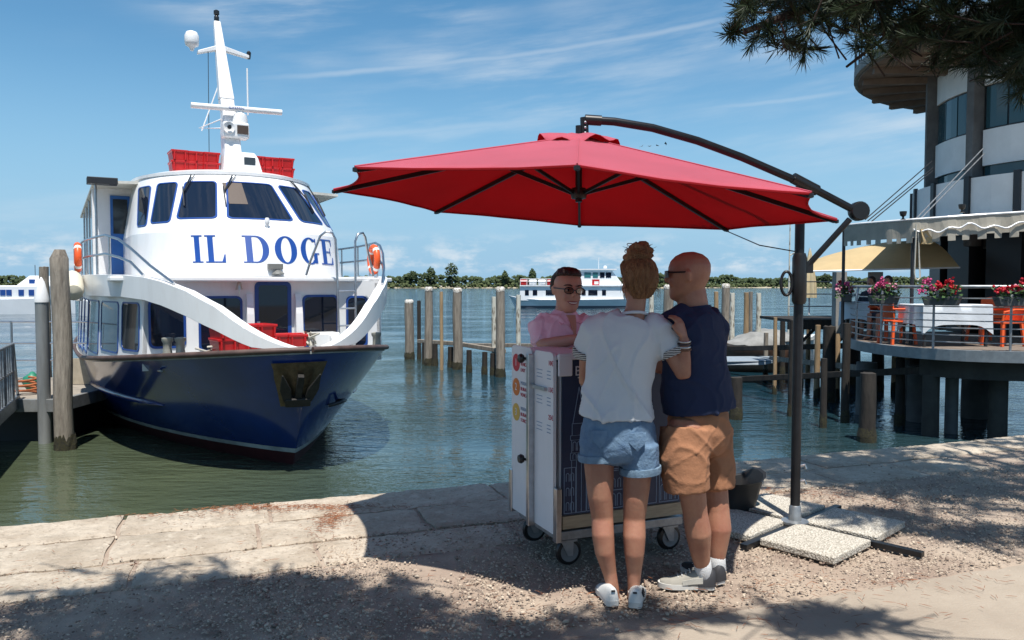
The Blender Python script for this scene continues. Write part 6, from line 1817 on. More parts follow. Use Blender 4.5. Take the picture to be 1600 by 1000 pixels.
def ball(mb, c, rx, ry, rz, M=None, n=14):
    prof = [(math.sin(PI * i / 8) if 0 < i < 8 else 0.02, -math.cos(PI * i / 8)) for i in range(9)]
    V = MB(); V.lathe(prof, n)
    S = Matrix.Diagonal((rx, ry, rz))
    M = M or Matrix.Identity(3)
    mb.add([M @ (S @ Vector(p_)) + Vector(c) for p_ in V.v], V.f)
def blob(mb, name, m, parent, vox=0.007, it=4, disp=None, fac=0.5):
    """fuse the overlapping pieces into one continuous skin"""
    me = bpy.data.meshes.new(name); me.from_pydata(mb.v, [], mb.f)
    b = bmesh.new(); b.from_mesh(me); bmesh.ops.recalc_face_normals(b, faces=b.faces); b.to_mesh(me); b.free()
    o = bpy.data.objects.new(name, me); C.objects.link(o)
    r_ = o.modifiers.new('r', 'REMESH'); r_.mode = 'VOXEL'; r_.voxel_size = vox; r_.adaptivity = 0
    s_ = o.modifiers.new('s', 'SMOOTH'); s_.factor = fac; s_.iterations = it
    dg = bpy.context.evaluated_depsgraph_get()
    me2 = bpy.data.meshes.new_from_object(o.evaluated_get(dg))
    bpy.data.objects.remove(o)
    if disp:
        nv = len(me2.vertices); co = np.empty(nv * 3, np.float32); me2.vertices.foreach_get('co', co); co = co.reshape(-1, 3)
        no = np.array([v.normal[:] for v in me2.vertices], np.float32)
        d_ = np.array([disp(Vector(p_)) for p_ in co], np.float32)
        co = co + no * d_[:, None]; me2.vertices.foreach_set('co', co.ravel()); me2.update()
    me2.materials.clear()
    return link(name, me2, m, parent, 180)
def basis(f, up=(0, 0, 1)):
    f = Vector(f).normalized(); u = Vector(up); s = f.cross(u).normalized(); u = s.cross(f)
    return s, f, u            # right, forward, up
HEAD = [(0.0, 0.072, -0.03, 0.026), (0.06, 0.086, 0.01, 0.043), (0.15, 0.092, 0.045, 0.056), (0.28, 0.089, 0.075, 0.065), (0.42, 0.091, 0.092, 0.071), (0.55, 0.093, 0.100, 0.075), (0.70, 0.090, 0.102, 0.077), (0.82, 0.079, 0.092, 0.070), (0.92, 0.055, 0.068, 0.053), (0.985, 0.02, 0.03, 0.02)]
def head(mb, c, f, up=(0, 0, 1), H=0.235, k=1.0, face=True):
    s, f, u = basis(f, up); c = Vector(c)
    rings = []
    for z, F, Bk, W in HEAD:
        mid, half = (F - Bk) / 2 * k, (F + Bk) / 2 * k
        rings.append([c + u * (z - 0.5) * H + f * (mid + half * math.cos(2 * PI * j / 20)) + s * W * k * math.sin(2 * PI * j / 20) for j in range(20)])
    mb.loft(rings)
    M = Matrix((s, f, u)).transposed()
    if face:
        eloft(mb, [c + u * (0.10 * H) + f * 0.088 * k, c + u * (-0.05 * H) + f * 0.104 * k, c + u * (-0.10 * H) + f * 0.100 * k], [(0.008, 0.009), (0.013, 0.013), (0.012, 0.009)], s)
        for i in (-1, 1):
            ball(mb, c + u * (0.085 * H) + f * 0.084 * k + s * i * 0.033, 0.022, 0.010, 0.008, M)      # brow
            ball(mb, c + u * (-0.14 * H) + f * 0.070 * k + s * i * 0.038, 0.022, 0.016, 0.024, M)     # cheek
        ball(mb, c + u * (-0.40 * H) + f * 0.080 * k, 0.020, 0.014, 0.016, M)                          # chin
    for i in (-1, 1):
        Me = Matrix((s, f, u)).transposed() @ Matrix.Rotation(R(18 * i), 3, 'Z') @ Matrix.Rotation(R(-10), 3, 'X')
        ball(mb, c + u * (-0.01 * H) + f * -0.012 * k + s * i * 0.077 * k, 0.010, 0.019, 0.032, Me)
        ball(mb, c + u * (0.04 * H) + f * -0.016 * k + s * i * 0.083 * k, 0.007, 0.018, 0.018, Me)
    return s, f, u
def hand(mb, wrist, d, nrm, curl=0.6, k=1.0, thumb=1):
    """palm from the wrist along d, back of the hand along nrm; fingers curl away from nrm"""
    d = Vector(d).normalized(); nrm = Vector(nrm); nrm = (nrm - d * nrm.dot(d)).normalized(); s = d.cross(nrm)
    w = Vector(wrist)
    eloft(mb, [w, w + d * 0.04 * k, w + d * 0.085 * k], [(0.026 * k, 0.019 * k), (0.038 * k, 0.017 * k), (0.041 * k, 0.013 * k)], s, 12)
    for j, (o_, l_) in enumerate(((-0.030, 0.068), (-0.010, 0.078), (0.010, 0.073), (0.029, 0.058))):
        p0 = w + d * 0.080 * k + s * o_ * k
        pts = [p0]; dd = d.copy(); 
        for q2 in range(3):
            ang = curl * (0.5 if q2 == 0 else 0.9)
            dd = (dd * math.cos(ang) - nrm * math.sin(ang)).normalized() if q2 == 0 else (Matrix.Rotation(-ang, 3, s.cross(Vector((0, 0, 0))) if False else s) @ dd if False else (dd * math.cos(ang) + (dd.cross(s)) * math.sin(ang) * (1 if dd.cross(s).dot(nrm) <= 0 or True else -1)).normalized())
            pts.append(pts[-1] + dd * l_ * k * (0.42, 0.32, 0.26)[q2])
        eloft(mb, pts, [0.0098 * k, 0.0095 * k, 0.0088 * k, 0.0075 * k], s, 8)
    tp_ = w + d * 0.025 * k - s * thumb * 0.026 * k
    eloft(mb, [tp_, tp_ + d * 0.030 * k - s * thumb * 0.022 * k - nrm * 0.008, tp_ + d * 0.058 * k - s * thumb * 0.022 * k - nrm * 0.018], [0.014 * k, 0.0115 * k, 0.0095 * k], s, 8)
skin_w = mat('skin_tanned_woman', (0.41, 0.205, 0.13), 0.5, col2=(0.33, 0.14, 0.09), scale=9, sub=0.12, bump=0.1, bscale=120)
skin_m = mat('skin_tanned_man', (0.43, 0.21, 0.13), 0.48, col2=(0.34, 0.14, 0.09), scale=9, sub=0.12, bump=0.1, bscale=120)
skin_s = mat('skin_seller', (0.52, 0.27, 0.19), 0.5, vary=0.12, scale=6, sub=0.12)
shirt_w = mat('white_tshirt', (0.60, 0.63, 0.66), 0.9, vary=0.05, scale=5, bump=0.25, bscale=14)
denim = mat('blue_denim', (0.085, 0.15, 0.25), 0.9, col2=(0.15, 0.24, 0.35), scale=11, bump=0.35, bscale=60, dirt=0.3, dcol=(0.24, 0.33, 0.43))
denim_l = mat('denim_cuff', (0.17, 0.26, 0.36), 0.9, vary=0.3, scale=20, bump=0.3, bscale=60)
navy_t = mat('navy_tshirt', (0.012, 0.022, 0.065), 0.9, vary=0.1, scale=5, bump=0.25, bscale=14)
khaki = mat('rust_brown_cotton', (0.36, 0.165, 0.085), 0.9, vary=0.15, scale=7, bump=0.3, bscale=25)
pink_s = mat('pink_shirt', (0.84, 0.54, 0.65), 0.85, vary=0.08, scale=5, bump=0.3, bscale=16)
dark_tr = mat('dark_trousers', (0.02, 0.022, 0.03), 0.9)
hair_b = mat('blonde_hair', (0.34, 0.175, 0.075), 0.55, col2=(0.17, 0.075, 0.032), scale=22, stretch=(3, 3, 0.5), bump=0.9, bscale=45)
hair_d = mat('dark_hair', (0.028, 0.014, 0.010), 0.5, vary=0.4, scale=20, bump=0.7, bscale=60)
shoe_w = mat('white_leather', (0.66, 0.66, 0.64), 0.5, vary=0.08, scale=12)
sole_m = mat('sole_white', (0.60, 0.59, 0.56), 0.7, vary=0.2, scale=10)
shoe_g = mat('grey_suede', (0.33, 0.31, 0.27), 0.85, vary=0.2, scale=12)
shoe_k = mat('shoe_dark', (0.03, 0.03, 0.035), 0.7)
sock_m = mat('white_sock', (0.66, 0.66, 0.66), 0.95, bump=0.3, bscale=200)
zebra = bpy.data.materials.new('zebra_trim'); zebra.use_nodes = True
nt = zebra.node_tree; b = nt.nodes['Principled BSDF']; b.inputs['Roughness'].default_value = 0.8
t_ = nt.nodes.new('ShaderNodeTexCoord'); wv = nt.nodes.new('ShaderNodeTexWave'); wv.inputs['Scale'].default_value = 34; wv.inputs['Distortion'].default_value = 3.0; wv.bands_direction = 'Z'
nt.links.new(t_.outputs['Object'], wv.inputs['Vector']); rp = nt.nodes.new('ShaderNodeValToRGB'); rp.color_ramp.interpolation = 'CONSTANT'
rp.color_ramp.elements[0].color = (0.02, 0.018, 0.018, 1); rp.color_ramp.elements[1].color = (0.6, 0.58, 0.55, 1); rp.color_ramp.elements[1].position = 0.5
nt.links.new(wv.outputs['Color'], rp.inputs[0]); nt.links.new(rp.outputs[0], b.inputs['Base Color'])
def person(label, root):
    t = thing('person', label, 'person', root); return t
def folds(amp, sx=9.0, sz=5.0, seed=0.0, fine=0.35):
    def f(p_):
        a = noise.noise((p_.x * sx + p_.z * sz * 0.7, p_.y * sx, p_.z * sz + seed))
        b_ = noise.noise((p_.x * sx * 1.7 - p_.z * sz * 1.6, p_.y * sx * 1.7, p_.z * sz * 1.5 + seed + 9))
        c_ = noise.noise((p_.x * sx * 0.5, p_.y * sx * 0.5, p_.z * sz * 0.6 + seed + 3))
        r1 = max(0.0, 1 - abs(a) * 5.5); r2 = max(0.0, 1 - abs(b_) * 6.0)
        return amp * (0.9 * r1 * r1 + fine * 1.4 * r2 * r2 + 0.6 * c_ - 0.25)
    return f
m_panel = mat('shoe_panel', (0.50, 0.48, 0.43), 0.8, vary=0.15, scale=12)
def shoe(parent, heel, d, L_, m_up, m_sole, stripes=None, heel_m=None, k=1.0):
    """heel: point on the ground under the heel, d: direction to the toe"""
    d = Vector(d); d.z = 0; d.normalize(); s = Vector((d.y, -d.x, 0)); h0 = Vector(heel)
    def fp(u, v): return h0 + d * (u * L_) + s * v
    prof = [(0.0, 0.022), (0.03, 0.030), (0.12, 0.034), (0.30, 0.033), (0.45, 0.036), (0.62, 0.044), (0.78, 0.045), (0.90, 0.036), (0.97, 0.022), (1.0, 0.008)]
    outl = [fp(u, w_ * k) for u, w_ in prof] + [fp(u, -w_ * k) for u, w_ in reversed(prof)]
    mb = MB(); mb.loft([[p_ + Vector((0, 0, z)) for p_ in outl] for z in (0.004, 0.016, 0.030)]); sh = mb.obj('shoe', m_sole, parent, smooth=50)
    rings = []
    for u, w_, top in ((0.01, 0.024, 0.085), (0.05, 0.031, 0.095), (0.15, 0.034, 0.092), (0.30, 0.034, 0.085), (0.42, 0.036, 0.080), (0.58, 0.041, 0.066), (0.75, 0.043, 0.052), (0.88, 0.035, 0.044), (0.96, 0.020, 0.036)):
        w_ *= k; top *= k
        rings.append([fp(u, w_ * math.cos(a) * (1 if math.sin(a) < 0.3 else 0.9)) + Vector((0, 0, 0.022 + (top - 0.022) * max(0.0, math.sin(a)) ** 0.75)) for a in np.linspace(-0.05 * PI, 1.05 * PI, 14)])
    mb = MB(); mb.loft(rings); up_ = mb.obj('upper', m_up, sh, smooth=60)
    if heel_m:
        mb = MB(); mb.loft([[p_ * 1.0 for p_ in [fp(u, w_ * 1.10 * k * math.cos(a)) + Vector((0, 0, 0.02 + (top * k - 0.016) * max(0, math.sin(a)) ** 0.75)) for a in np.linspace(0, PI, 12)]] for u, w_, top in ((-0.012, 0.024, 0.078), (0.05, 0.032, 0.094), (0.16, 0.035, 0.080), (0.30, 0.035, 0.050))]); mb.obj('heel_counter', heel_m, sh, smooth=60)
    if heel_m:
        for j in range(4):
            u0 = 0.44 + 0.07 * j
            mb = MB(); mb.tube([fp(u0, -0.022 * k) + Vector((0, 0, (0.080 - 0.028 * j / 3.2) * k)), fp(u0, 0) + Vector((0, 0, (0.088 - 0.028 * j / 3.2) * k)), fp(u0, 0.022 * k) + Vector((0, 0, (0.080 - 0.028 * j / 3.2) * k))], 0.004, 5); mb.obj('lace', sole_m, sh)
        for sg in (-1, 1):
            mb = MB(); mb.slab([[fp(u, sg * (w2 + 0.003) * k) + Vector((0, 0, z * k)) for u, w2, z in ((0.22, 0.035, zz), (0.40, 0.036, zz * 0.9), (0.58, 0.0415, zz * 0.75))] for zz in (0.062, 0.034)], s * (-0.004 * sg)); mb.obj('side_panel', m_panel, sh)
    if stripes:
        for j in range(3):
            u0 = 0.36 + 0.10 * j
            for sg in (1,):
                mb = MB(); mb.slab([[fp(u0, sg * 0.0400 * k) + Vector((0, 0, 0.030)), fp(u0 + 0.045, sg * 0.0412 * k) + Vector((0, 0, 0.030))], [fp(u0 - 0.09, sg * 0.0340 * k) + Vector((0, 0, 0.062 * k)), fp(u0 - 0.045, sg * 0.0345 * k) + Vector((0, 0, 0.062 * k))]], s * (-0.006 * sg)); mb.obj('stripe', stripes, sh)
        mb = MB(); mb.box(h0 + d * -0.001 + Vector((0, 0, 0.080 * k)), (0.020, 0.006, 0.010), math.atan2(s.y, s.x)); mb.obj('heel_tab', shoe_k, sh, bevel=0.003)
    return sh

# ---------------------------------------------------------------- woman in the white T-shirt
RW = Vector((0.552, 3.94, 0))
def w_(px, py, dy=0.0): return at(px, py, RW.y + dy) - RW
woman = person('person seen from behind with a hair bun, white T-shirt and cut-off denim shorts', RW)
SX = Vector((1, 0.12, 0)).normalized(); FW = Vector((-0.12, 1, 0)).normalized()
mb = MB()
# legs
eloft(mb, [w_(936, 680), w_(936, 730), w_(938, 775), w_(941, 808, 0.01), w_(942, 835, -0.012), w_(945, 862, -0.015), w_(952, 893, 0.0), w_(958, 920, 0.0), w_(958, 934, 0.02)], [(0.082, 0.085), (0.074, 0.08), (0.064, 0.068), (0.055, 0.057), (0.056, 0.060), (0.050, 0.054), (0.036, 0.04), (0.030, 0.034), (0.034, 0.045)], SX)
eloft(mb, [w_(998, 685), w_(996, 735), w_(993, 778), w_(991, 810, 0.01), w_(991, 838, -0.012), w_(991, 864, -0.015), w_(991, 893, 0.0), w_(990, 920, 0.0), w_(990, 936, 0.02)], [(0.082, 0.085), (0.072, 0.08), (0.063, 0.068), (0.055, 0.057), (0.057, 0.060), (0.050, 0.054), (0.036, 0.04), (0.030, 0.034), (0.034, 0.045)], SX)
eloft(mb, [w_(967, 700), w_(966, 650), w_(968, 590), w_(978, 530), w_(986, 505)], [(0.15, 0.10), (0.125, 0.09), (0.13, 0.09), (0.145, 0.09), (0.12, 0.08)], SX)
eloft(mb, [w_(986, 505), w_(992, 488), w_(995, 465, 0.01)], [(0.075, 0.06), (0.050, 0.050), (0.047, 0.048)], SX)
hs_, hf_, hu_ = head(mb, w_(996, 440, 0.015), (-0.25, 1, -0.05), (-0.04, 0, 1), 0.222, 0.95)
# right arm bent up beside the man, left arm forward on the counter
el_ = w_(1068, 586, -0.03); wr_ = w_(1069, 530, -0.06)
eloft(mb, [w_(1032, 518, 0.0), w_(1050, 552, -0.01), el_, ], [0.050, 0.044, 0.036], (0, 1, 0))
eloft(mb, [el_, el_.lerp(wr_, 0.35), wr_], [(0.037, 0.037), (0.036, 0.036), (0.025, 0.027)], (1, 0, 0))
hand(mb, wr_, w_(1058, 488, -0.04) - wr_, (0.75, -0.6, 0), 0.55, 0.95, 1)
el2 = w_(915, 596, 0.12); wr2 = w_(930, 560, 0.42)
eloft(mb, [w_(928, 520, 0), w_(918, 558, 0.06), el2], [0.048, 0.042, 0.035], (1, 0, 0))
eloft(mb, [el2, el2.lerp(wr2, 0.4), wr2], [0.036, 0.034, 0.025], (1, 0, 0)); hand(mb, wr2, Vector((0.5, 0.9, 0.02)), (0, 0, 1), 0.3, 0.95, -1)
blob(mb, 'body', skin_w, woman, 0.0065, 4)
# T-shirt
mb = MB()
eloft(mb, [w_(963, 652), w_(964, 628), w_(966, 600), w_(971, 560), w_(979, 525), w_(984, 506), w_(988, 494)], [(0.190, 0.148), (0.180, 0.132), (0.174, 0.122), (0.180, 0.122), (0.188, 0.118), (0.165, 0.105), (0.090, 0.085)], SX, 24, False)
eloft(mb, [w_(1010, 508, 0.0), w_(1033, 520, 0.01), w_(1052, 548, -0.01)], [(0.075, 0.085), (0.075, 0.082), (0.066, 0.074)], (0, 1, 0), 18)
eloft(mb, [w_(950, 508, 0.0), w_(930, 520, 0.01), w_(917, 548, 0.06)], [(0.075, 0.08), (0.072, 0.078), (0.062, 0.068)], (0, 1, 0), 18)
tee = blob(mb, 'tshirt', shirt_w, woman, 0.008, 8, folds(0.016, 4.5, 2.2, 2.0))
for c_, d_ in ((w_(1053, 551, -0.01), (w_(1068, 586, -0.03) - w_(1035, 518))), (w_(915, 551, 0.062), (el2 - w_(928, 520)))):
    m2 = MB(); d_ = d_.normalized(); m2.tube([c_ - d_ * 0.022, c_ - d_ * 0.01, c_ + d_ * 0.012], [0.071, 0.073, 0.070] if c_.x > 0 else [0.066, 0.068, 0.066], 20); m2.obj('sleeve_trim', zebra, tee, smooth=60)
m2 = MB(); m2.tube([w_(988, 494) + SX * 0.066 * math.cos(a) + FW * 0.060 * math.sin(a) + Vector((0, 0, 0.006 - 0.016 * math.sin(a))) for a in np.linspace(0, 2 * PI, 24, endpoint=False)], 0.008, 6, closed=True); m2.obj('neckband', shirt_w, tee, smooth=60)
# denim shorts with turned-up cuffs
mb = MB()
eloft(mb, [w_(965, 644), w_(966, 668), w_(966, 692), w_(967, 706)], [(0.165, 0.115), (0.185, 0.13), (0.195, 0.135), (0.185, 0.125)], SX, 24)
eloft(mb, [w_(938, 688), w_(937, 700), w_(936, 714)], [(0.100, 0.115), (0.098, 0.112), (0.096, 0.105)], SX, 20, False)
eloft(mb, [w_(998, 692), w_(999, 715), w_(1000, 735)], [(0.100, 0.115), (0.097, 0.112), (0.094, 0.105)], SX, 20, False)
sh_ = blob(mb, 'denim_shorts', denim, woman, 0.008, 5, folds(0.0045, 7, 6, 5.0))
for c_, tw in ((w_(936, 713), 0.0), (w_(1000, 734), 0.0)):
    m2 = MB(); rg8 = []
    for z, k in ((-0.016, 0.97), (-0.016, 1.07), (0.0, 1.09), (0.018, 1.07), (0.020, 0.98)):
        rg8.append([c_ + SX * 0.096 * k * math.cos(a) + FW * 0.106 * k * math.sin(a) + Vector((0, 0, z + 0.008 * math.sin(a + 2))) for a in np.linspace(0, 2 * PI, 28, endpoint=False)])
    m2.loft(rg8, caps=False); m2.obj('cuff', denim_l, sh_, smooth=60)
for cx_, cy_, wp in ((938, 674, 26), (996, 678, 28)):
    m2 = MB(); c_ = w_(cx_, cy_ + 4, -0.126 if cx_ < 950 else -0.128); hw = wp * 0.0031 / 2
    m2.slab([[c_ + Vector((-hw, 0.006, 0.015)), c_ + Vector((0, -0.004, 0.017)), c_ + Vector((hw, 0.006, 0.015))], [c_ + Vector((-hw * 0.95, 0.0, -0.03)), c_ + Vector((0, -0.010, -0.03)), c_ + Vector((hw * 0.95, 0.0, -0.03))], [c_ + Vector((-hw * 0.4, 0.0, -0.055)), c_ + Vector((0, -0.010, -0.07)), c_ + Vector((hw * 0.4, 0.0, -0.055))]], (0, 0.012, 0)); m2.obj('back_pocket', denim, sh_, smooth=60)
# hair swept up into a bun
mb = MB()
hc = w_(996, 440, 0.015)
def HH(r_, f_, u_): return hc + hs_ * r_ + hf_ * f_ + hu_ * u_
rings = []
for u_, F, Bk, W in ((-0.085, -0.02, 0.072, 0.040), (-0.05, 0.0, 0.098, 0.066), (0.0, 0.012, 0.112, 0.083), (0.05, 0.055, 0.114, 0.087), (0.085, 0.085, 0.104, 0.080), (0.112, 0.07, 0.08, 0.06), (0.126, 0.03, 0.04, 0.03)):
    rings.append([HH(W * math.sin(2 * PI * j / 22), (F - Bk) / 2 + (F + Bk) / 2 * math.cos(2 * PI * j / 22), u_) for j in range(22)])
mb.loft(rings)
for (r_, f_, u_, a, b_, c_) in ((0.0, -0.035, 0.128, 0.055, 0.05, 0.040), (0.028, -0.045, 0.148, 0.032, 0.03, 0.028), (-0.030, -0.040, 0.142, 0.034, 0.03, 0.028), (0.002, -0.05, 0.162, 0.030, 0.03, 0.022), (0.045, -0.03, 0.125, 0.028, 0.03, 0.02), (-0.05, -0.02, 0.118, 0.026, 0.03, 0.02), (0.02, -0.04, 0.180, 0.030, 0.026, 0.016), (-0.02, -0.045, 0.172, 0.024, 0.026, 0.02), (0.055, -0.05, 0.148, 0.018, 0.02, 0.016)):
    ball(mb, HH(r_, f_, u_), a, b_, c_)
def hair_d_(p_):
    q_ = p_ - hc
    return 0.006 * noise.noise((math.atan2(q_.x, -q_.y) * 7 + q_.z * 6, q_.z * 9, 1)) + 0.004 * noise.noise((q_.x * 70, q_.y * 70, q_.z * 18))
hr = blob(mb, 'hair', hair_b, woman, 0.005, 3, hair_d_)
m2 = MB(); r8 = random.Random(12)
lv = [(-0.085, -0.02, 0.072, 0.040), (-0.05, 0.0, 0.098, 0.066), (0.0, 0.012, 0.112, 0.083), (0.05, 0.055, 0.114, 0.087), (0.085, 0.085, 0.104, 0.080), (0.112, 0.07, 0.08, 0.06), (0.126, 0.03, 0.04, 0.03)]
def on_hair(th, u_, d_):
    F, Bk, W = [float(np.interp(u_, [l_[0] for l_ in lv], [l_[q_] for l_ in lv])) for q_ in (1, 2, 3)]
    return HH((W + d_) * math.sin(th), (F - Bk) / 2 + ((F + Bk) / 2 + d_) * math.cos(th), u_)
for k in range(330):
    th = PI + r8.gauss(0, 0.85); u0 = r8.uniform(-0.085, 0.05); pts = []
    tw = r8.gauss(0, 0.25)
    for q_ in range(6):
        f_ = q_ / 5; pts.append(on_hair(th + tw * f_ + (PI - th) * 0.25 * f_, u0 + (0.122 - u0) * f_, 0.003 + 0.004 * noise.noise((th * 5, f_ * 3, 2))))
    m2.tube(pts, [0.0008, 0.0017, 0.002, 0.002, 0.0017, 0.0012], 4)
for k in range(60):
    a = r8.uniform(0, 2 * PI); c_ = HH(r8.gauss(0, 0.012), -0.04 + r8.gauss(0, 0.01), 0.145 + r8.gauss(0, 0.012)); rr8 = r8.uniform(0.036, 0.056); tl = r8.gauss(0, 0.5)
    m2.tube([c_ + hs_ * rr8 * math.cos(a + t8) + hf_ * rr8 * 0.9 * math.sin(a + t8) + hu_ * (rr8 * 0.45 * math.sin(a + t8 + tl)) for t8 in np.linspace(0, 2.2, 7)], [0.0008, 0.0018, 0.002, 0.002, 0.002, 0.0018, 0.0008], 4)
for k in range(30):
    a = r8.uniform(0, 2 * PI); p0 = HH(0.045 * math.cos(a), -0.035 + 0.04 * math.sin(a), 0.125 + r8.uniform(0, 0.03))
    d0 = Vector((math.cos(a), math.sin(a), r8.uniform(0.2, 1.2))).normalized()
    l_ = r8.uniform(0.02, 0.035) if k > 1 else 0.06
    m2.tube([p0, p0 + d0 * l_ * 0.5 + Vector((0, 0, 0.008)), p0 + d0 * l_ + Vector((r8.gauss(0, 0.015), 0, r8.gauss(-0.005, 0.01)))], [0.0016, 0.0013, 0.0007], 4)
for k in range(30):
    sg = r8.choice((-1, 1)); p0 = HH(sg * 0.070, -0.02 + r8.uniform(-0.05, 0.03), r8.uniform(-0.04, 0.06))
    m2.tube([p0, p0 + hs_ * sg * r8.uniform(0.01, 0.02) - hu_ * 0.02, p0 + hs_ * sg * r8.uniform(0.0, 0.022) - hu_ * r8.uniform(0.04, 0.07)], [0.0016, 0.0012, 0.0007], 4)
tag(m2.obj('loose_strands', hair_b, hr), kind='stuff')
# bracelets and watch on the right wrist
for t_, r_, m_ in ((0.80, 0.030, steel), (0.88, 0.029, mat('bracelet_dark', (0.05, 0.03, 0.03), 0.5)), (0.95, 0.029, mat('bracelet_silver', (0.5, 0.48, 0.46), 0.3, 0.8)), (0.72, 0.031, mat('bracelet_brown', (0.16, 0.07, 0.04), 0.6))):
    c_ = el_.lerp(wr_, t_); d_ = (wr_ - el_).normalized(); x = d_.orthogonal().normalized(); y = d_.cross(x)
    m2 = MB(); m2.tube([c_ + (x * math.cos(a) + y * math.sin(a)) * r_ for a in np.linspace(0, 2 * PI, 18, endpoint=False)], 0.0055, 6, closed=True); m2.obj('bracelet', m_, woman, smooth=60)
for px in (958, 992):
    h_ = on_plane(px, 949 if px < 970 else 952) - RW; h_.z = 0.0
    shoe(woman, h_, (-0.12 if px < 970 else 0.22, 1, 0), 0.235, shoe_w, sole_m, stripes=shoe_k, k=1.0)
    
# ---------------------------------------------------------------- man in the navy T-shirt
RM = Vector((0.965, 4.08, 0))
def m_(px, py, dy=0.0): return at(px, py, RM.y + dy) - RM
man = person('bald person in navy T-shirt and rust brown shorts leaning towards the cart', RM)
MF = Vector((-0.80, 0.60, 0)); MS = Vector((-0.60, -0.80, 0))      # facing; his left side
mb = MB()
eloft(mb, [m_(1074, 665, -0.08), m_(1072, 720, -0.10), m_(1082, 772, -0.12), m_(1086, 800, -0.10), m_(1091, 832, -0.09), m_(1094, 862, -0.06), m_(1098, 888, -0.04), m_(1100, 903, -0.03)], [0.10, 0.085, 0.068, 0.062, 0.066, 0.052, 0.038, 0.040], MS)
eloft(mb, [m_(1106, 662, 0.07), m_(1112, 715, 0.08), m_(1117, 768, 0.07), m_(1121, 798, 0.06), m_(1123, 826, 0.05), m_(1121, 855, 0.05), m_(1120, 880, 0.05), m_(1121, 898, 0.06)], [0.10, 0.085, 0.068, 0.062, 0.066, 0.052, 0.038, 0.040], MS)
eloft(mb, [m_(1092, 665), m_(1090, 610), m_(1086, 545), m_(1084, 500)], [(0.15, 0.12), (0.15, 0.12), (0.16, 0.11), (0.14, 0.09)], MS)
eloft(mb, [m_(1085, 498, 0.01), m_(1083, 478, 0.015), m_(1079, 455, 0.02)], [(0.09, 0.085), (0.073, 0.078), (0.070, 0.078)], MS)
ms_, mf_, mu_ = head(mb, m_(1076, 431, 0.01), (-0.90, 0.42, -0.06), (0, 0, 1), 0.250, 1.13)
lsh = m_(1052, 508, -0.12); lel = m_(1040, 572, 0.06); lwr = m_(1000, 566, 0.28)
eloft(mb, [lsh, lsh.lerp(lel, 0.5), lel], [0.058, 0.054, 0.045], (0, 1, 0)); eloft(mb, [lel, lel.lerp(lwr, 0.4), lwr], [0.046, 0.043, 0.031], (0, 0, 1)); hand(mb, lwr, Vector((-0.8, 0.6, -0.05)), (0, 0, 1), 0.35, 1.05, -1)
rsh = m_(1117, 511, 0.08); rel = m_(1102, 580, 0.28); rwr = m_(1040, 560, 0.50)
eloft(mb, [rsh, rsh.lerp(rel, 0.5), rel], [0.058, 0.054, 0.045], (0, 1, 0)); eloft(mb, [rel, rel.lerp(rwr, 0.4), rwr], [0.046, 0.043, 0.031], (0, 0, 1)); hand(mb, rwr, Vector((-1, 0.2, 0.0)), (0, 0, 1), 0.4, 1.05, 1)
blob(mb, 'body', skin_m, man, 0.0065, 4)
mb = MB()
eloft(mb, [m_(1091, 641), m_(1088, 615), m_(1086, 575), m_(1087, 540), m_(1088, 512), m_(1087, 496), m_(1085, 484, 0.01)], [(0.190, 0.184), (0.182, 0.176), (0.185, 0.162), (0.202, 0.142), (0.205, 0.122), (0.165, 0.108), (0.090, 0.085)], MS, 26, False)
eloft(mb, [m_(1068, 500, -0.05), lsh, lsh.lerp(lel, 0.62)], [(0.085, 0.09), (0.080, 0.082), (0.072, 0.074)], (0, 1, 0), 18)
eloft(mb, [m_(1103, 500, 0.06), rsh, rsh.lerp(rel, 0.62)], [(0.085, 0.09), (0.080, 0.082), (0.070, 0.072)], (0, 1, 0), 18)
tm = blob(mb, 'tshirt', navy_t, man, 0.008, 7, folds(0.009, 4.5, 4.0, 12.0))
m2 = MB(); c_ = m_(1084, 482, 0.012); m2.tube([c_ + MS * 0.082 * math.cos(a) + MF * 0.080 * math.sin(a) + Vector((0, 0, -0.012 * math.sin(a))) for a in np.linspace(0, 2 * PI, 26, endpoint=False)], 0.009, 6, closed=True); m2.obj('neckband', navy_t, tm, smooth=60)
mb = MB()
eloft(mb, [m_(1093, 634), m_(1093, 645), m_(1092, 672), m_(1091, 690)], [(0.145, 0.13), (0.162, 0.148), (0.180, 0.160), (0.165, 0.15)], MS, 26)
eloft(mb, [m_(1072, 670, -0.08), m_(1068, 715, -0.11), m_(1071, 748, -0.12), m_(1073, 766, -0.12)], [(0.125, 0.135), (0.113, 0.128), (0.108, 0.120), (0.106, 0.118)], MS, 20, False)
eloft(mb, [m_(1106, 668, 0.07), m_(1112, 712, 0.08), m_(1115, 742, 0.075), m_(1117, 762, 0.07)], [(0.118, 0.13), (0.106, 0.118), (0.100, 0.110), (0.098, 0.108)], MS, 20, False)
kh = blob(mb, 'shorts', khaki, man, 0.008, 5, folds(0.009, 5, 4.5, 21.0))
m2 = MB(); c_ = m_(1093, 624); m2.loft([[c_ + MS * 0.180 * k * math.cos(a) + MF * 0.168 * k * math.sin(a) + Vector((0, 0, z)) for a in np.linspace(0, 2 * PI, 30, endpoint=False)] for z, k in ((-0.018, 1.0), (0.02, 0.985))], caps=False); m2.obj('waistband', khaki, kh, smooth=60)
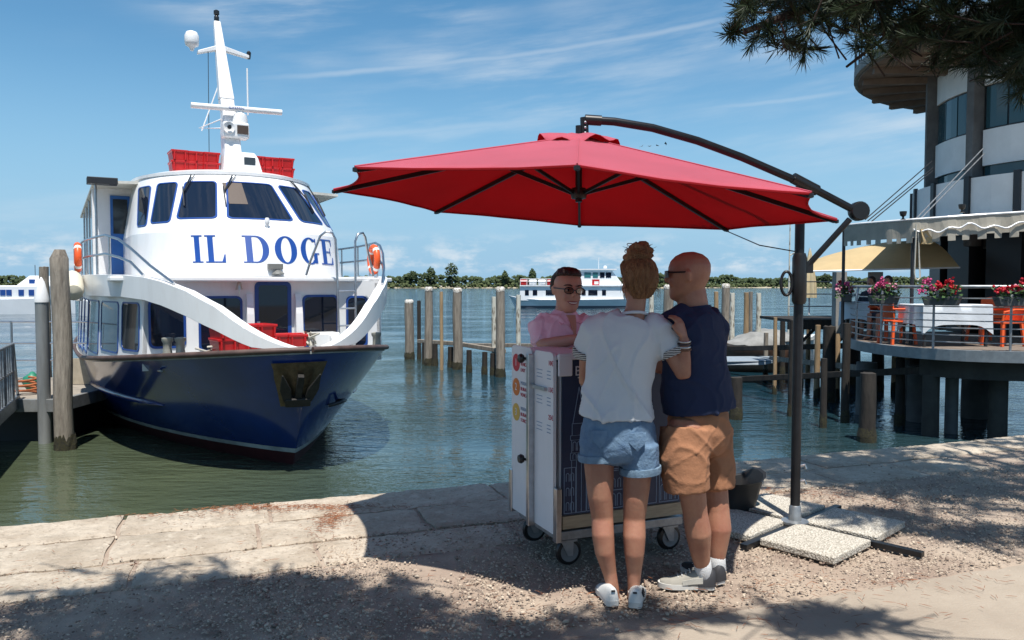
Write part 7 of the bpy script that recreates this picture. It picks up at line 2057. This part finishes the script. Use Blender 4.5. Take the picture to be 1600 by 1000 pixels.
# sunglasses, eyes hidden
hc = m_(1076, 431, 0.01)
def HM(r_, f_, u_): return hc + ms_ * r_ * 1.1 + mf_ * f_ * 1.1 + mu_ * u_
m2 = MB()
for i in (-1, 1):
    m2.slab([[HM(i * (0.010 + 0.052 * u), 0.108 - 0.028 * u * u, 0.012 + 0.02 - 0.036 * v) for u in np.linspace(0, 1, 5)] for v in (0, 0.5, 1)], mf_ * -0.003)
    m2.bar(HM(i * 0.064, 0.080, 0.022), HM(i * 0.084, -0.015, 0.018), 0.005, 0.008)
m2.bar(HM(-0.012, 0.108, 0.02), HM(0.012, 0.108, 0.02), 0.005)
m2.obj('sunglasses', black_plastic, man)
# stubble shadow of cropped hair round the back of the head, thin and close
for hx, hy, dr, dy, (s0x, s0y, sdy) in ((1116, 920, (-1, 0.10, 0), -0.10, (1094, 893, -0.10)), (1128, 914, (-0.55, 0.85, 0), 0.05, (1120, 884, 0.05))):
    h_ = on_plane(hx, hy) - RM; h_.z = 0
    shoe(man, h_, dr, 0.285, shoe_g if dy < 0 else shoe_k, sole_m, heel_m=shoe_k, k=1.12)
for c_, c1 in ((m_(1097, 876, -0.045), m_(1100, 899, -0.035)), (m_(1120, 868, 0.05), m_(1121, 890, 0.055))):
    m2 = MB(); eloft(m2, [c_, c_.lerp(c1, 0.5), c1], [0.044, 0.044, 0.046], MS, 18); m2.obj('sock', sock_m, man, smooth=60)

clear_lens = bpy.data.materials.new('clear_lens'); clear_lens.use_nodes = True
nt = clear_lens.node_tree; tr_ = nt.nodes.new('ShaderNodeBsdfTransparent'); tr_.inputs[0].default_value = (0.75, 0.72, 0.70, 1)
mx_ = nt.nodes.new('ShaderNodeMixShader'); mx_.inputs[0].default_value = 0.10; gl_ = nt.nodes.new('ShaderNodeBsdfGlossy'); gl_.inputs[1].default_value = 0.05
nt.links.new(tr_.outputs[0], mx_.inputs[1]); nt.links.new(gl_.outputs[0], mx_.inputs[2]); nt.links.new(mx_.outputs[0], nt.nodes['Material Output'].inputs[0])
# ---------------------------------------------------------------- seller behind the cart
RS = Vector((0.33, 5.06, 0))
def s_p(px, py, dy=0.0): return at(px, py, RS.y + dy) - RS
sel = person('smiling person in open pink shirt and glasses leaning on the cart', RS)
SF = Vector((0.42, -0.90, 0)).normalized(); SS = Vector((-0.90, -0.42, 0)).normalized()   # facing; his right (picture left)
mb = MB()
for dx in (-0.09, 0.09):
    eloft(mb, [SS * dx + Vector((0, 0, 0.88)), SS * dx + Vector((0, 0, 0.48)), SS * dx + Vector((0, 0, 0.10))], [0.085, 0.06, 0.04], SS)
eloft(mb, [Vector((0, 0, 0.85)), Vector((0, 0, 1.05)), s_p(880, 530), s_p(880, 505)], [(0.14, 0.10), (0.14, 0.10), (0.16, 0.10), (0.13, 0.08)], SS)
eloft(mb, [s_p(881, 508, 0.0), s_p(883, 492, -0.01), s_p(885, 470, -0.02)], [(0.08, 0.075), (0.066, 0.068), (0.062, 0.066)], SS)
ss_, sf_, su_ = head(mb, s_p(887, 454, -0.05), (0.30, -0.95, -0.08), (0.05, 0, 1), 0.262, 1.12)
el3 = s_p(850, 540, -0.12); wr3 = s_p(903, 529, -0.27)
eloft(mb, [s_p(845, 510, -0.03), s_p(846, 526, -0.07), el3], [0.055, 0.050, 0.043], (1, 0, 0)); eloft(mb, [el3, el3.lerp(wr3, 0.4), wr3], [0.044, 0.041, 0.029], (0, 0, 1)); hand(mb, wr3, Vector((0.95, -0.05, 0.25)), (0, -0.4, 1), 0.5, 1.0, 1)
el4 = s_p(930, 552, -0.10); wr4 = s_p(912, 545, -0.32)
eloft(mb, [s_p(922, 510, 0.03), s_p(928, 532, -0.02), el4], [0.055, 0.050, 0.043], (1, 0, 0)); eloft(mb, [el4, el4.lerp(wr4, 0.4), wr4], [0.044, 0.041, 0.029], (0, 0, 1)); hand(mb, wr4, Vector((-0.7, -0.6, 0.0)), (0, 0, 1), 0.4, 1.0, -1)
blob(mb, 'body', skin_s, sel, 0.0065, 4)
mb = MB()
eloft(mb, [Vector((0, 0, 0.86)), Vector((0, 0, 1.0)), s_p(880, 545), s_p(880, 522), s_p(881, 505), s_p(882, 491)], [(0.185, 0.14), (0.185, 0.14), (0.195, 0.135), (0.20, 0.128), (0.172, 0.112), (0.092, 0.085)], SS, 24)
eloft(mb, [s_p(858, 508, -0.02), s_p(845, 513, -0.03), s_p(847, 532, -0.08)], [(0.085, 0.085), (0.08, 0.08), (0.072, 0.072)], (1, 0, 0), 18)
eloft(mb, [s_p(906, 508, 0.02), s_p(922, 514, 0.03), s_p(929, 545, -0.06)], [(0.085, 0.085), (0.082, 0.082), (0.075, 0.075)], (1, 0, 0), 18)
shp = blob(mb, 'shirt', pink_s, sel, 0.008, 6, folds(0.014, 6, 4, 33.0))
# open collar: two leaves and a strip of skin between
cb_ = s_p(883, 489, -0.015)
for i in (-1, 1):
    m2 = MB()
    a_ = cb_ + SS * i * 0.070 + Vector((0, 0, 0.012)); b_ = cb_ + SF * 0.085 + SS * i * 0.018 + Vector((0, 0, -0.055)); c_ = cb_ + SF * 0.105 + SS * i * 0.085 + Vector((0, 0, -0.075)); d_ = cb_ + SS * i * 0.092 + SF * 0.01 + Vector((0, 0, -0.025))
    e_ = cb_ - SF * 0.070 + SS * i * 0.02 + Vector((0, 0, 0.02)); f_ = cb_ - SF * 0.085 + SS * i * 0.02 + Vector((0, 0, -0.02))
    m2.slab([[e_, a_, b_], [f_, d_, c_]], SF * 0.004 + Vector((0, 0, 0.004))); m2.obj('collar', pink_s, shp)
m2 = MB(); m2.slab([[cb_ + SF * 0.080 + SS * -0.030 + Vector((0, 0, -0.01)), cb_ + SF * 0.086 + Vector((0, 0, -0.01)), cb_ + SF * 0.080 + SS * 0.030 + Vector((0, 0, -0.01))], [cb_ + SF * 0.118 + SS * -0.016 + Vector((0, 0, -0.075)), cb_ + SF * 0.124 + Vector((0, 0, -0.075)), cb_ + SF * 0.118 + SS * 0.016 + Vector((0, 0, -0.075))], [cb_ + SF * 0.136 + SS * -0.002 + Vector((0, 0, -0.14)), cb_ + SF * 0.139 + Vector((0, 0, -0.14)), cb_ + SF * 0.136 + SS * 0.002 + Vector((0, 0, -0.14))]], SF * -0.02); m2.obj('open_neck', skin_s, shp, smooth=60)
mb = MB()
for dx in (-0.09, 0.09):
    eloft(mb, [SS * dx + Vector((0, 0, 0.92)), SS * dx + Vector((0, 0, 0.48)), SS * dx + Vector((0, 0, 0.06))], [(0.105, 0.12), (0.085, 0.09), (0.075, 0.08)], SS)
blob(mb, 'trousers', dark_tr, sel, 0.012, 4, folds(0.005, 7, 6, 3))
for dx in (-0.09, 0.09):
    shoe(sel, SS * dx - SF * 0.06, SF, 0.28, shoe_k, shoe_k, k=1.1)
hc = s_p(887, 454, -0.05)
def HS(r_, f_, u_): return hc + ss_ * r_ * 1.08 + sf_ * f_ * 1.08 + su_ * u_ * 1.03
mb = MB(); rings = []
for u_, F, Bk, W in ((-0.03, -0.055, 0.108, 0.066), (0.01, -0.03, 0.116, 0.083), (0.05, -0.005, 0.118, 0.087), (0.080, 0.030, 0.116, 0.084), (0.100, 0.086, 0.104, 0.078), (0.128, 0.070, 0.080, 0.060), (0.142, 0.03, 0.04, 0.03)):
    rings.append([HS(W * math.sin(2 * PI * j / 22), (F - Bk) / 2 + (F + Bk) / 2 * math.cos(2 * PI * j / 22), u_) for j in range(22)])
mb.loft(rings); blob(mb, 'hair', hair_d, sel, 0.006, 3, lambda p_: 0.004 * noise.noise((p_.x * 60, p_.y * 60, p_.z * 20)))
m2 = MB()
for i in (-1, 1):
    n = 18; pts = [HS(i * 0.035 + 0.027 * math.cos(2 * PI * k / n), 0.112 - abs(i * 0.035 + 0.027 * math.cos(2 * PI * k / n)) * 0.12, 0.008 + 0.019 * math.sin(2 * PI * k / n)) for k in range(n)]
    m2.tube(pts, 0.0035, 6, closed=True); m2.bar(HS(i * 0.060, 0.104, 0.015), HS(i * 0.086, -0.01, 0.012), 0.004, 0.007)
m2.bar(HS(-0.01, 0.112, 0.012), HS(0.01, 0.112, 0.012), 0.004); gl = m2.obj('glasses', black_plastic, sel, smooth=60)
for i in (-1, 1):
    m2 = MB(); m2.slab([[HS(i * 0.035 + a, 0.109 - abs(i * 0.035 + a) * 0.12, 0.008 + b_) for a in (-0.024, 0, 0.024)] for b_ in (0.015, 0, -0.015)], sf_ * -0.002); m2.obj('tinted_lens', clear_lens, gl)
for i in (-1, 1):
    m2 = MB(); ball(m2, HS(i * 0.033, 0.082, 0.010), 0.0125, 0.0115, 0.0075); ey = m2.obj('eye', mat('eye_white', (0.62, 0.58, 0.55), 0.3), sel, smooth=60)
    m2 = MB(); ball(m2, HS(i * 0.033, 0.0915, 0.010), 0.0055, 0.003, 0.0055); m2.obj('iris', mat('iris_dark', (0.03, 0.018, 0.012), 0.2), ey, smooth=60)
m2 = MB(); m2.tube([HS(x, 0.101 - x * x * 9, -0.066 + 7.0 * x * x) for x in np.linspace(-0.030, 0.030, 9)], [0.002, 0.0045, 0.0055, 0.006, 0.006, 0.006, 0.0055, 0.0045, 0.002], 8); m2.obj('smile_teeth', mat('teeth', (0.70, 0.66, 0.60), 0.4), sel, smooth=60)
m2 = MB()
for dz in (0.0065, -0.0075): m2.tube([HS(x, 0.102 - x * x * 9, -0.066 + dz * (1 - (x / 0.034) ** 2) + 7.0 * x * x) for x in np.linspace(-0.034, 0.034, 9)], [0.0015, 0.0035, 0.004, 0.0045, 0.0045, 0.0045, 0.004, 0.0035, 0.0015], 8)
m2.obj('lips', mat('lip_red', (0.30, 0.08, 0.07), 0.5), sel, smooth=60)
for i in (-1, 1):
    m2 = MB(); m2.tube([HS(i * (0.014 + 0.044 * u), 0.103 - 0.024 * u * u, 0.034 + 0.007 * math.sin(PI * u)) for u in np.linspace(0, 1, 6)], [0.003, 0.005, 0.005, 0.0045, 0.004, 0.002], 6); m2.obj('eyebrow', hair_d, sel)

# ---------------------------------------------------------------- two guests on the terrace
for px, Y, lab, c1 in ((1386, 16.2, 'person in dark top seated on the shaded terrace, nearer the dark column', (0.03, 0.02, 0.03)), (1360, 17.0, 'person in dark top seated on the shaded terrace, farther from the dark column', (0.03, 0.035, 0.05))):
    p0 = at(px, 480, Y); r0 = Vector((p0.x, p0.y, ZD)); t = thing('person', lab, 'person', r0, R(30), 'guests on the terrace')
    mb = MB(); head(mb, (0, 0, 1.16), (-1, -0.3, 0)); eloft(mb, [(0, 0, 1.08), (0, 0.01, 0.98)], [0.05, 0.06], (1, 0, 0))
    eloft(mb, [(0, 0, 0.5), (0, 0.02, 0.75), (0, 0.02, 0.93)], [(0.15, 0.12), (0.17, 0.12), (0.15, 0.09)], (0, 1, 0))
    for i in (-1, 1):
        eloft(mb, [(0, i * 0.17, 0.92), (-0.1, i * 0.22, 0.66), (-0.32, i * 0.14, 0.72)], [0.045, 0.04, 0.03], (0, 0, 1)); eloft(mb, [(0, i * 0.09, 0.50), (-0.40, i * 0.10, 0.50), (-0.42, i * 0.10, 0.05)], [0.08, 0.06, 0.04], (0, 1, 0))
        eloft(mb, [(-0.42, i * 0.10, 0.04), (-0.56, i * 0.10, 0.03)], [0.04, 0.03], (0, 1, 0))
    blob(mb, 'body', skin_m, t, 0.012, 3)
    mb = MB(); eloft(mb, [(0, 0, 0.46), (0, 0.02, 0.75), (0, 0.02, 0.95)], [(0.17, 0.14), (0.19, 0.14), (0.15, 0.10)], (0, 1, 0))
    for i in (-1, 1): eloft(mb, [(0, i * 0.16, 0.93), (-0.08, i * 0.22, 0.72)], [0.06, 0.055], (0, 0, 1))
    eloft(mb, [(0.0, 0, 0.46), (-0.38, 0, 0.48)], [(0.19, 0.10), (0.17, 0.08)], (0, 1, 0))
    blob(mb, 'clothes', mat('guest_clothes_%d' % px, c1, 0.9), t, 0.014, 3)
    mb = MB(); ball(mb, (0.02, 0, 1.20), 0.10, 0.088, 0.105); blob(mb, 'hair', hair_d, t, 0.012, 2)
